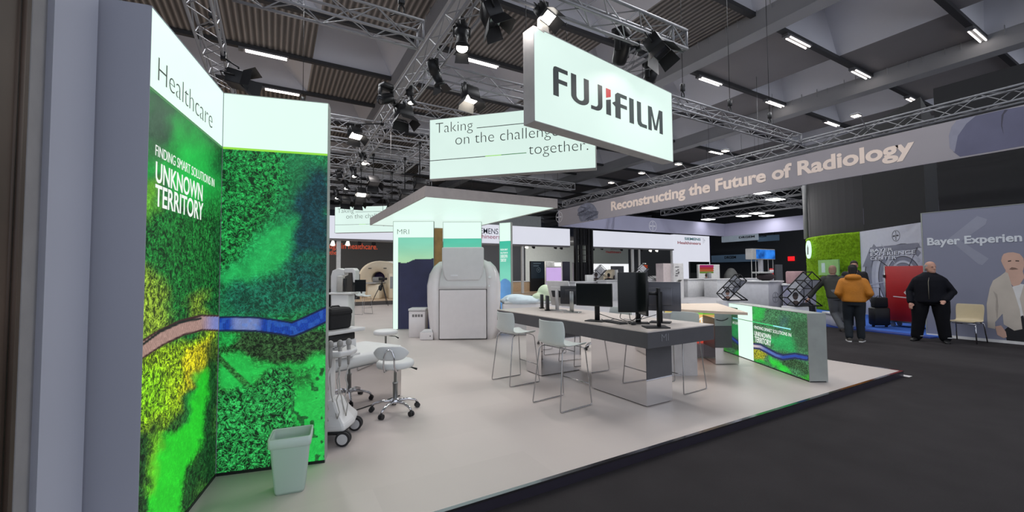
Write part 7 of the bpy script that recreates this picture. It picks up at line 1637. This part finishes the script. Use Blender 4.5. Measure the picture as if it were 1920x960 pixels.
d3_, dp3, dl3 = zdesk(1545, 607, 1566, 612, 'low white plinth behind the olive-jacketed man', 0.35, mat('desk_pale', (196, 196, 202)), 0.6)
sy_ = 16.8
p = ony(1432, 560, sy_); st_ = thing('screen_stand', 'white post frame carrying a glowing blue screen', 'screen', (p.x, sy_, 0.03))
a = ony(1411, 486, sy_); b = ony(1453, 467.5, sy_)
local_to(MB().bbox(a.x, b.x, sy_, sy_+0.5, a.z, b.z, 0.03).build('screen_box', POSTW), st_)
BSCR = mat('blue_picture', (40, 110, 236), 0.3, emit=1.0, var=0.85, vscale=1.3)
a2 = ony(1418, 485, sy_); b2_x = ony(1452.5, 469, sy_); local_to(MB().box(a2.x, b2_x.x, sy_-0.012, sy_-0.001, a2.z, b2_x.z).build('display', BSCR), st_)
for u, r in ((1412, 0.02), (1420, 0.02), (1443, 0.02), (1452, 0.025)): q = ony(u, 500, sy_); local_to(MB().tube([(q.x, sy_+0.1, 0.03), (q.x, sy_+0.1, a.z+0.02)], r, 8).build('post', POSTW), st_)
q = ony(1431, 500, sy_); local_to(MB().bbox(q.x-0.12, q.x+0.12, sy_+0.05, sy_+0.3, 0.03, a.z+0.02, 0.02).build('cabinet_column', mat('desk_pale', (196, 196, 202))), st_)
# clutter on that desk
pz = ony(1455, 527, 14.6); zb9 = 1.25
def on_desk(u, v, z, name): q = at(u, v, z); return q
q = d1_.matrix_basis @ Vector((dl1*0.5, 0.35, 1.22)); t_ = thing('paper_pile', 'dark folded bag and pale papers heaped on the desk end', 'bag', (q.x, q.y, 1.25)); MB().ell((0.1, 0, 0.12), 0.38, 0.2, 0.13, 14, 8).build('dark_bag', mat('plum_cloth', (48, 36, 40), 0.8), t_); MB().bbox(-0.32, 0.25, -0.15, 0.2, 0.22, 0.27, 0.02).build('paper_stack', mat('paper_grey', (190, 190, 186), 0.7, var=0.15, vscale=20), t_)
q = on_desk(1484, 531, 1.15, ''); t_ = thing('exit_sign_post', 'red and white striped post with a glowing red sign box', 'sign post', (q.x, q.y+0.6, 0.03)); MB().tube([(0, 0, 0), (0, 0, 1.60)], 0.06, 12).build('post', mat('post_red', (206, 40, 46), 0.5), t_)
for z in (1.2, 1.45): MB().tube([(0, 0, z), (0, 0, z+0.1)], 0.064, 12).build('white_band', WHITE, t_)
e = onx(1483, 485, 44.9); t_ = thing('exit_sign', 'small glowing red sign box on the dark wall', 'sign', (e.x, e.y, e.z)); MB().bbox(-0.0, 0.10, -0.30, 0.30, -0.22, 0.22, 0.02).build('sign_box', mat('red_glow', (232, 30, 36), 0.5, emit=1.4, var=0), t_)
q = d2_.matrix_basis @ Vector((dl2*0.42, 0.5, 1.12)); tag(MB().bbox(-0.3, 0.3, -0.15, 0.15, 0, 0.38, 0.05).build('cushion_box', mat('dusty_pink', (186, 150, 152), 0.7, var=0.1), None, q), 'dusty pink box on the lavender reception desk', 'box')
# standing lattice racks with tilted square frames
RACKM = mat('rack_black', (22, 22, 24), 0.5, 0.2); FACE1 = mat('face_tan', (146, 112, 98), 0.6, var=0.15, vscale=8); FACE2 = mat('face_brown', (66, 52, 48), 0.6, var=0.15, vscale=8); PRT = mat('rack_print_pale', (206, 206, 210), 0.6, var=0.06); SHELFM = mat('rack_shelf', (84, 86, 98), 0.5)
def rack(corner_b, corner_t, y0w, cells, label, face, k=0.34, flip=1):
    """cells of square frames stacked along a diagonal, from the lowest corner seen at corner_b; az plane faces the photographer"""
    p = corner_b; pl = Pl((p.x, p.y), -30.0)
    t = thing('lattice_rack', label, 'display rack', (p.x, p.y, p.z))
    z0 = p.z; d = Vector((1, 1))*k/math.sqrt(2)*flip; n = Vector((-1, 1))*k/math.sqrt(2)
    d = Vector((k*0.7071, k*0.7071)); n = Vector((-k*0.7071, k*0.7071))
    dep = k*1.1
    mb = MB(); r = 0.013
    def pt(i, j, o): q = d*i+n*j; return pl.P(q.x, z0+q.y, -o)
    for o in (0, dep):
        mb.tube([pt(0, 0, o), pt(cells, 0, o)], r, 6); mb.tube([pt(0, 1, o), pt(cells, 1, o)], r, 6)
        for i in range(cells+1): mb.tube([pt(i, 0, o), pt(i, 1, o)], r, 6)
    for i in range(cells+1):
        for j in (0, 1): mb.tube([pt(i, j, 0), pt(i, j, dep)], r, 6)
    # support leg
    mb.tube([pt(1.3, 0, 0), pl.P((d*1.3).x+0.42*k/0.34, z0+(d*1.3).y-(d*1.3).y, 0)], r, 6); mb.tube([pt(1.3, 0, dep), pl.P((d*1.3).x+0.42*k/0.34, z0, -dep)], r, 6); mb.tube([pl.P((d*1.3).x+0.42*k/0.34, z0, 0), pl.P((d*1.3).x+0.42*k/0.34, z0, -dep)], r, 6)
    mb.tube([pt(0, 0, 0), pl.P((d*1.3).x+0.42*k/0.34, z0, 0)], r, 6)
    local_to(mb.build('rack_frame', RACKM), t)
    def quad(i0, i1, j0, j1, o, th=0.008):
        m2 = MB(); a = [pt(i0, j0, o), pt(i1, j0, o), pt(i1, j1, o), pt(i0, j1, o)]; b = [q - pl.n*th for q in a]; m2.loft([[tuple(q) for q in b], [tuple(q) for q in a]], True, True, 0, False); return m2
    local_to(quad(0.04, 0.96, 0.04, 0.96, 0.02).build('print_panel', PRT), t)
    c = d*0.5+n*0.5
    hd = [(c.x+0.26*k*math.cos(a)*0.8, z0+c.y+0.30*k*math.sin(a)+0.03) for a in [2*PI*j/20 for j in range(20)]]
    local_to(flat(pl, hd, -0.015, 0.003).build('printed_face', face), t); local_to(flat(pl, [(c.x-0.12*k, z0+c.y-0.25*k), (c.x+0.12*k, z0+c.y-0.25*k), (c.x+0.28*k, z0+c.y-0.40*k), (c.x, z0+c.y-0.62*k), (c.x-0.28*k, z0+c.y-0.40*k)], -0.016, 0.003).build('printed_neck', face), t)
    hr = [(c.x+0.28*k*math.cos(a)*0.86, z0+c.y+0.34*k*math.sin(a)+0.03) for a in [PI*j/12 for j in range(13)]]+[(c.x-0.17*k, z0+c.y+0.14*k), (c.x+0.17*k, z0+c.y+0.14*k)]
    local_to(flat(pl, hr, -0.0125, 0.002).build('printed_hair', mat('print_hair', (40, 34, 34), 0.7)), t)
    for i in range(1, cells):
        local_to(quad(i+0.05, i+0.95, 0.05, 0.95, dep-0.01).build('back_panel', PRT if i % 2 else mat('rack_grey', (150, 152, 158), 0.6)), t)
        m2 = MB(); m2.tube([pt(i, 0.02, 0.01), pt(i+0.5, 0.5, 0.01), pt(i, 0.98, 0.01)], 0.008, 5); local_to(m2.build('wire_brace', RACKM), t)
    m2 = MB(); a = [pt(0, 0, 0.01), pt(cells, 0, 0.01), pt(cells, 0, dep-0.01), pt(0, 0, dep-0.01)]; b = [q+Vector((0, 0, 0.006)) for q in a]; m2.loft([[tuple(q) for q in a], [tuple(q) for q in b]], True, True, 0, False); local_to(m2.build('shelf_board', SHELFM), t)
    q = pt(cells-0.5, 0.5, dep*0.5); 
    return t
def stand_under(p, label): 
    t = thing('display_plinth', label, 'plinth', (p.x, p.y, 0)); MB().bbox(-0.12, 0.30, 0.02, 0.34, 0, p.z-0.016, 0.02).build('plinth_body', mat('plinth_white', (204, 204, 208), 0.5), t); t.rotation_euler.z = math.radians(-30); return t
c1 = onx(1365, 563, 9.4); c1b = Pl((c1.x, c1.y), -30)
rack(c1, None, 0, 3, 'tilted black lattice rack with a woman portrait behind the light counter', FACE1, k=0.0283*c1.length*0.0+0.222*(c1-EYE).dot(CFW)/10.2)
stand_under(c1, 'white plinth under the lattice rack with the woman portrait')
c2x = onx(1493, 574, 10.0)
rack(c2x, None, 0, 3, 'tilted black lattice rack with a man portrait beside the olive-jacketed man', FACE2, k=0.295*(c2x-EYE).dot(CFW)/10.2)
stand_under(c2x, 'white plinth under the lattice rack with the man portrait')
c3 = ony(1199, 527, 17.0); c3.z = 1.13; rack(c3, None, 0, 2, 'far small lattice rack above the long white desk', FACE1, k=0.42)
c4 = ony(1118, 527, 17.9); c4.z = 1.06
rack(Vector((c4.x, c4.y, c4.z)), None, 0, 2, 'farthest lattice rack beside the lattice tower'.replace('farthest', 'distant'), FACE2, k=0.42)
# seated people far off
def sitter(p, rz, label, coat, hairc):
    mb = MB(); torso(mb, [(0.42, 0.17, 0.15, 0, 0), (0.6, 0.17, 0.13, 0, 0), (0.85, 0.20, 0.13, 0, 0.0), (1.02, 0.17, 0.10, 0, -0.03), (1.10, 0.07, 0.07, 0, -0.04)])
    head_mesh(mb, Vector((0, -0.08, 1.24)), 0); tcaps(mb, [(0, -0.04, 1.05), (0, -0.06, 1.15)], [0.06, 0.055])
    for s in (-1, 1):
        tcaps(mb, [(s*0.19, -0.02, 1.0), (s*0.25, -0.10, 0.76), (s*0.12, -0.34, 0.78)], [0.05, 0.042, 0.03]); hand(mb, (s*0.12, -0.34, 0.78), (-s*0.2, -1, 0), s)
        tcaps(mb, [(s*0.10, -0.02, 0.48), (s*0.13, -0.42, 0.48), (s*0.13, -0.40, 0.08)], [0.08, 0.06, 0.045]); mb.ell((s*0.13, -0.48, 0.04), 0.045, 0.12, 0.04, 10, 6)
    b = blob(mb, 'person', SKIN, None, 0.016, 3); b.location = p; b.rotation_euler = (0, 0, rz); tag(b, label, 'person')
    mb = MB(); torso(mb, [(0.40, 0.20, 0.17, 0, 0), (0.62, 0.20, 0.155, 0, 0), (0.86, 0.225, 0.15, 0, 0), (1.03, 0.19, 0.12, 0, -0.02), (1.09, 0.09, 0.09, 0, -0.03)])
    for s in (-1, 1): tcaps(mb, [(s*0.19, -0.02, 1.0), (s*0.25, -0.10, 0.76), (s*0.14, -0.31, 0.78)], [0.075, 0.06, 0.045]); tcaps(mb, [(s*0.10, -0.02, 0.48), (s*0.13, -0.42, 0.48), (s*0.13, -0.40, 0.14)], [0.10, 0.08, 0.06])
    blob(mb, 'clothing', coat, b, 0.018, 3); hair(b, Vector((0, -0.08, 1.24)), 0, hairc); return b
p = ony(1324, 527, 17.5); sitter(Vector((p.x, 17.5, 0.03)), math.radians(100), 'seated person in navy bending over the white reception desk', mat('navy_jumper', (26, 32, 56), 0.8), mat('brown_hair', (70, 56, 48), 0.8))
p = ony(1142, 530, 18.6); sitter(Vector((p.x, 18.6, 0.10)), math.radians(150), 'distant seated person in black behind the long white desk', mat('black_jumper', (20, 20, 22), 0.8), mat('black_hair', (16, 15, 16)))
def stool_under(x, y, z, label): 
    t = thing('desk_stool', label, 'stool', (x, y, 0.03)); MB().lathe([(0.02, 0), (0.22, 0), (0.22, 0.03), (0.03, 0.05), (0.03, z-0.06), (0.19, z-0.05), (0.2, z), (0.0, z)], 18).build('stool_body', GREYP, t)
stool_under(p.x, 18.6, 0.5, 'grey desk stool under the distant person in black'); p = ony(1324, 527, 17.5); stool_under(p.x, 17.5, 0.40, 'grey desk stool under the person in navy')
# covered machine and signs in the dark stand beyond
GB = mat('dark_stand_wall', (58, 60, 64), 0.8, var=0.06); 
yd = 36.0
struct(MB().box(45.0, 45.2, 2, 40, 0, 9.5).build('wall_far', GB))
def signboard(u0, v0, u1, v1, label, txt, tu0, tv0, tu1, tv1, m, x=42.0, dp=0.3):
    a = onx(u0, v1, x); b = onx(u1, v0, x); t = thing('hanging_sign', label, 'hanging sign', (x, (a.y+b.y)/2, a.z)); local_to(MB().box(x, x+dp, min(a.y, b.y), max(a.y, b.y), a.z, b.z).build('sign_box', m), t)
    if dp < 1:
        mb = MB(); mb.tube([(x+dp/2, a.y*0.8+b.y*0.2, b.z), (x+dp/2, a.y*0.8+b.y*0.2, CZ)], 0.02, 6); local_to(mb.build('hanging_wire', BLACKM), t); mb = MB(); mb.tube([(x+dp/2, a.y*0.2+b.y*0.8, b.z), (x+dp/2, a.y*0.2+b.y*0.8, CZ)], 0.02, 6); local_to(mb.build('hanging_wire', BLACKM), t)
    pl = Pl((x, 0), -90); A_, B_ = pl.px(tu0, tv1), pl.px(tu1, tv0); text(txt, pl, A_[0], A_[1], B_[0]-A_[0], B_[1]-A_[1], mat('sign_black', (24, 26, 34), 0.6, var=0), 'lettering', t, 0.006, 0.04); return t
SB = mat('sign_pale_blue', (176, 190, 206), 0.5, var=0.25, vscale=0.5, emit=0.35); SBD = mat('sign_dim_blue', (96, 122, 150), 0.6, var=0.3, vscale=0.5, emit=0.22)
signboard(1353, 438, 1419, 454.5, 'pale blue box sign with bold black letters hanging in the dark stand', 'DRGEM', 1385.5, 441, 1415, 447.5, SB)
signboard(1420.5, 440, 1458, 453, 'dim blue return face of the hanging box sign', 'DRGEM', 1421, 440.5, 1437, 445.5, SBD, 42.3)
signboard(1334, 476, 1412, 492, 'dim grey-blue wall sign low on the dark stand', 'DRGEM', 1358.5, 479.5, 1380, 485.5, SBD, 43.5, 1.49)
q = onx(1371, 525, 36.0); mb = MB(); mb.loft([[(w*math.cos(2*PI*k/20), 0.5*d*math.sin(2*PI*k/20), z) for k in range(20)] for z, w, d in ((0, 0.85, 1.2), (0.5, 0.83, 1.15), (1.2, 0.72, 1.0), (1.5, 0.5, 0.8), (1.75, 0.28, 0.5), (1.82, 0.1, 0.2))], True, True, 0, True)
tag(blob(mb, 'draped_machine', mat('dust_sheet', (146, 146, 142), 0.85, var=0.08, vscale=3), None, 0.05, 4, (q.x, q.y, 0.0)), 'grey dust-sheeted machine in the dark stand', 'covered machine')
# second counter-height kiosk shapes right of the screen stand
kiosk(1456, 496, 1467, 527, 19.0, mat('panel_dim', (120, 122, 126), 0.5), 'dim grey cabinet beyond the blue screen stand', 'cabinet', 'storage_cabinet', foot=0.03, frame=mat('panel_dim', (120, 122, 126)))
# little things standing on the far desks
def desk_item(u, v, y, w, h, label, m, name, cat, z=None):
    p = ony(u, v, y); return tag(MB().bbox(-w/2, w/2, -0.08, 0.08, 0, h, 0.02).build(name, m, None, (p.x, y, z if z is not None else p.z)), label, cat)
desk_item(1105, 530, 17.8, 0.5, 0.35, 'white model scanner on the white desk by the lattice tower', CREAM, 'model_scanner', 'model', 1.05)
desk_item(1156, 526, 17.0, 0.12, 0.55, 'slim white totem on the long white desk', POSTW, 'white_totem', 'display', 1.12)
desk_item(1330, 520, 16.7, 0.22, 0.36, 'small tablet display on the white reception desk', GREYP, 'desk_tablet', 'tablet', 1.10)
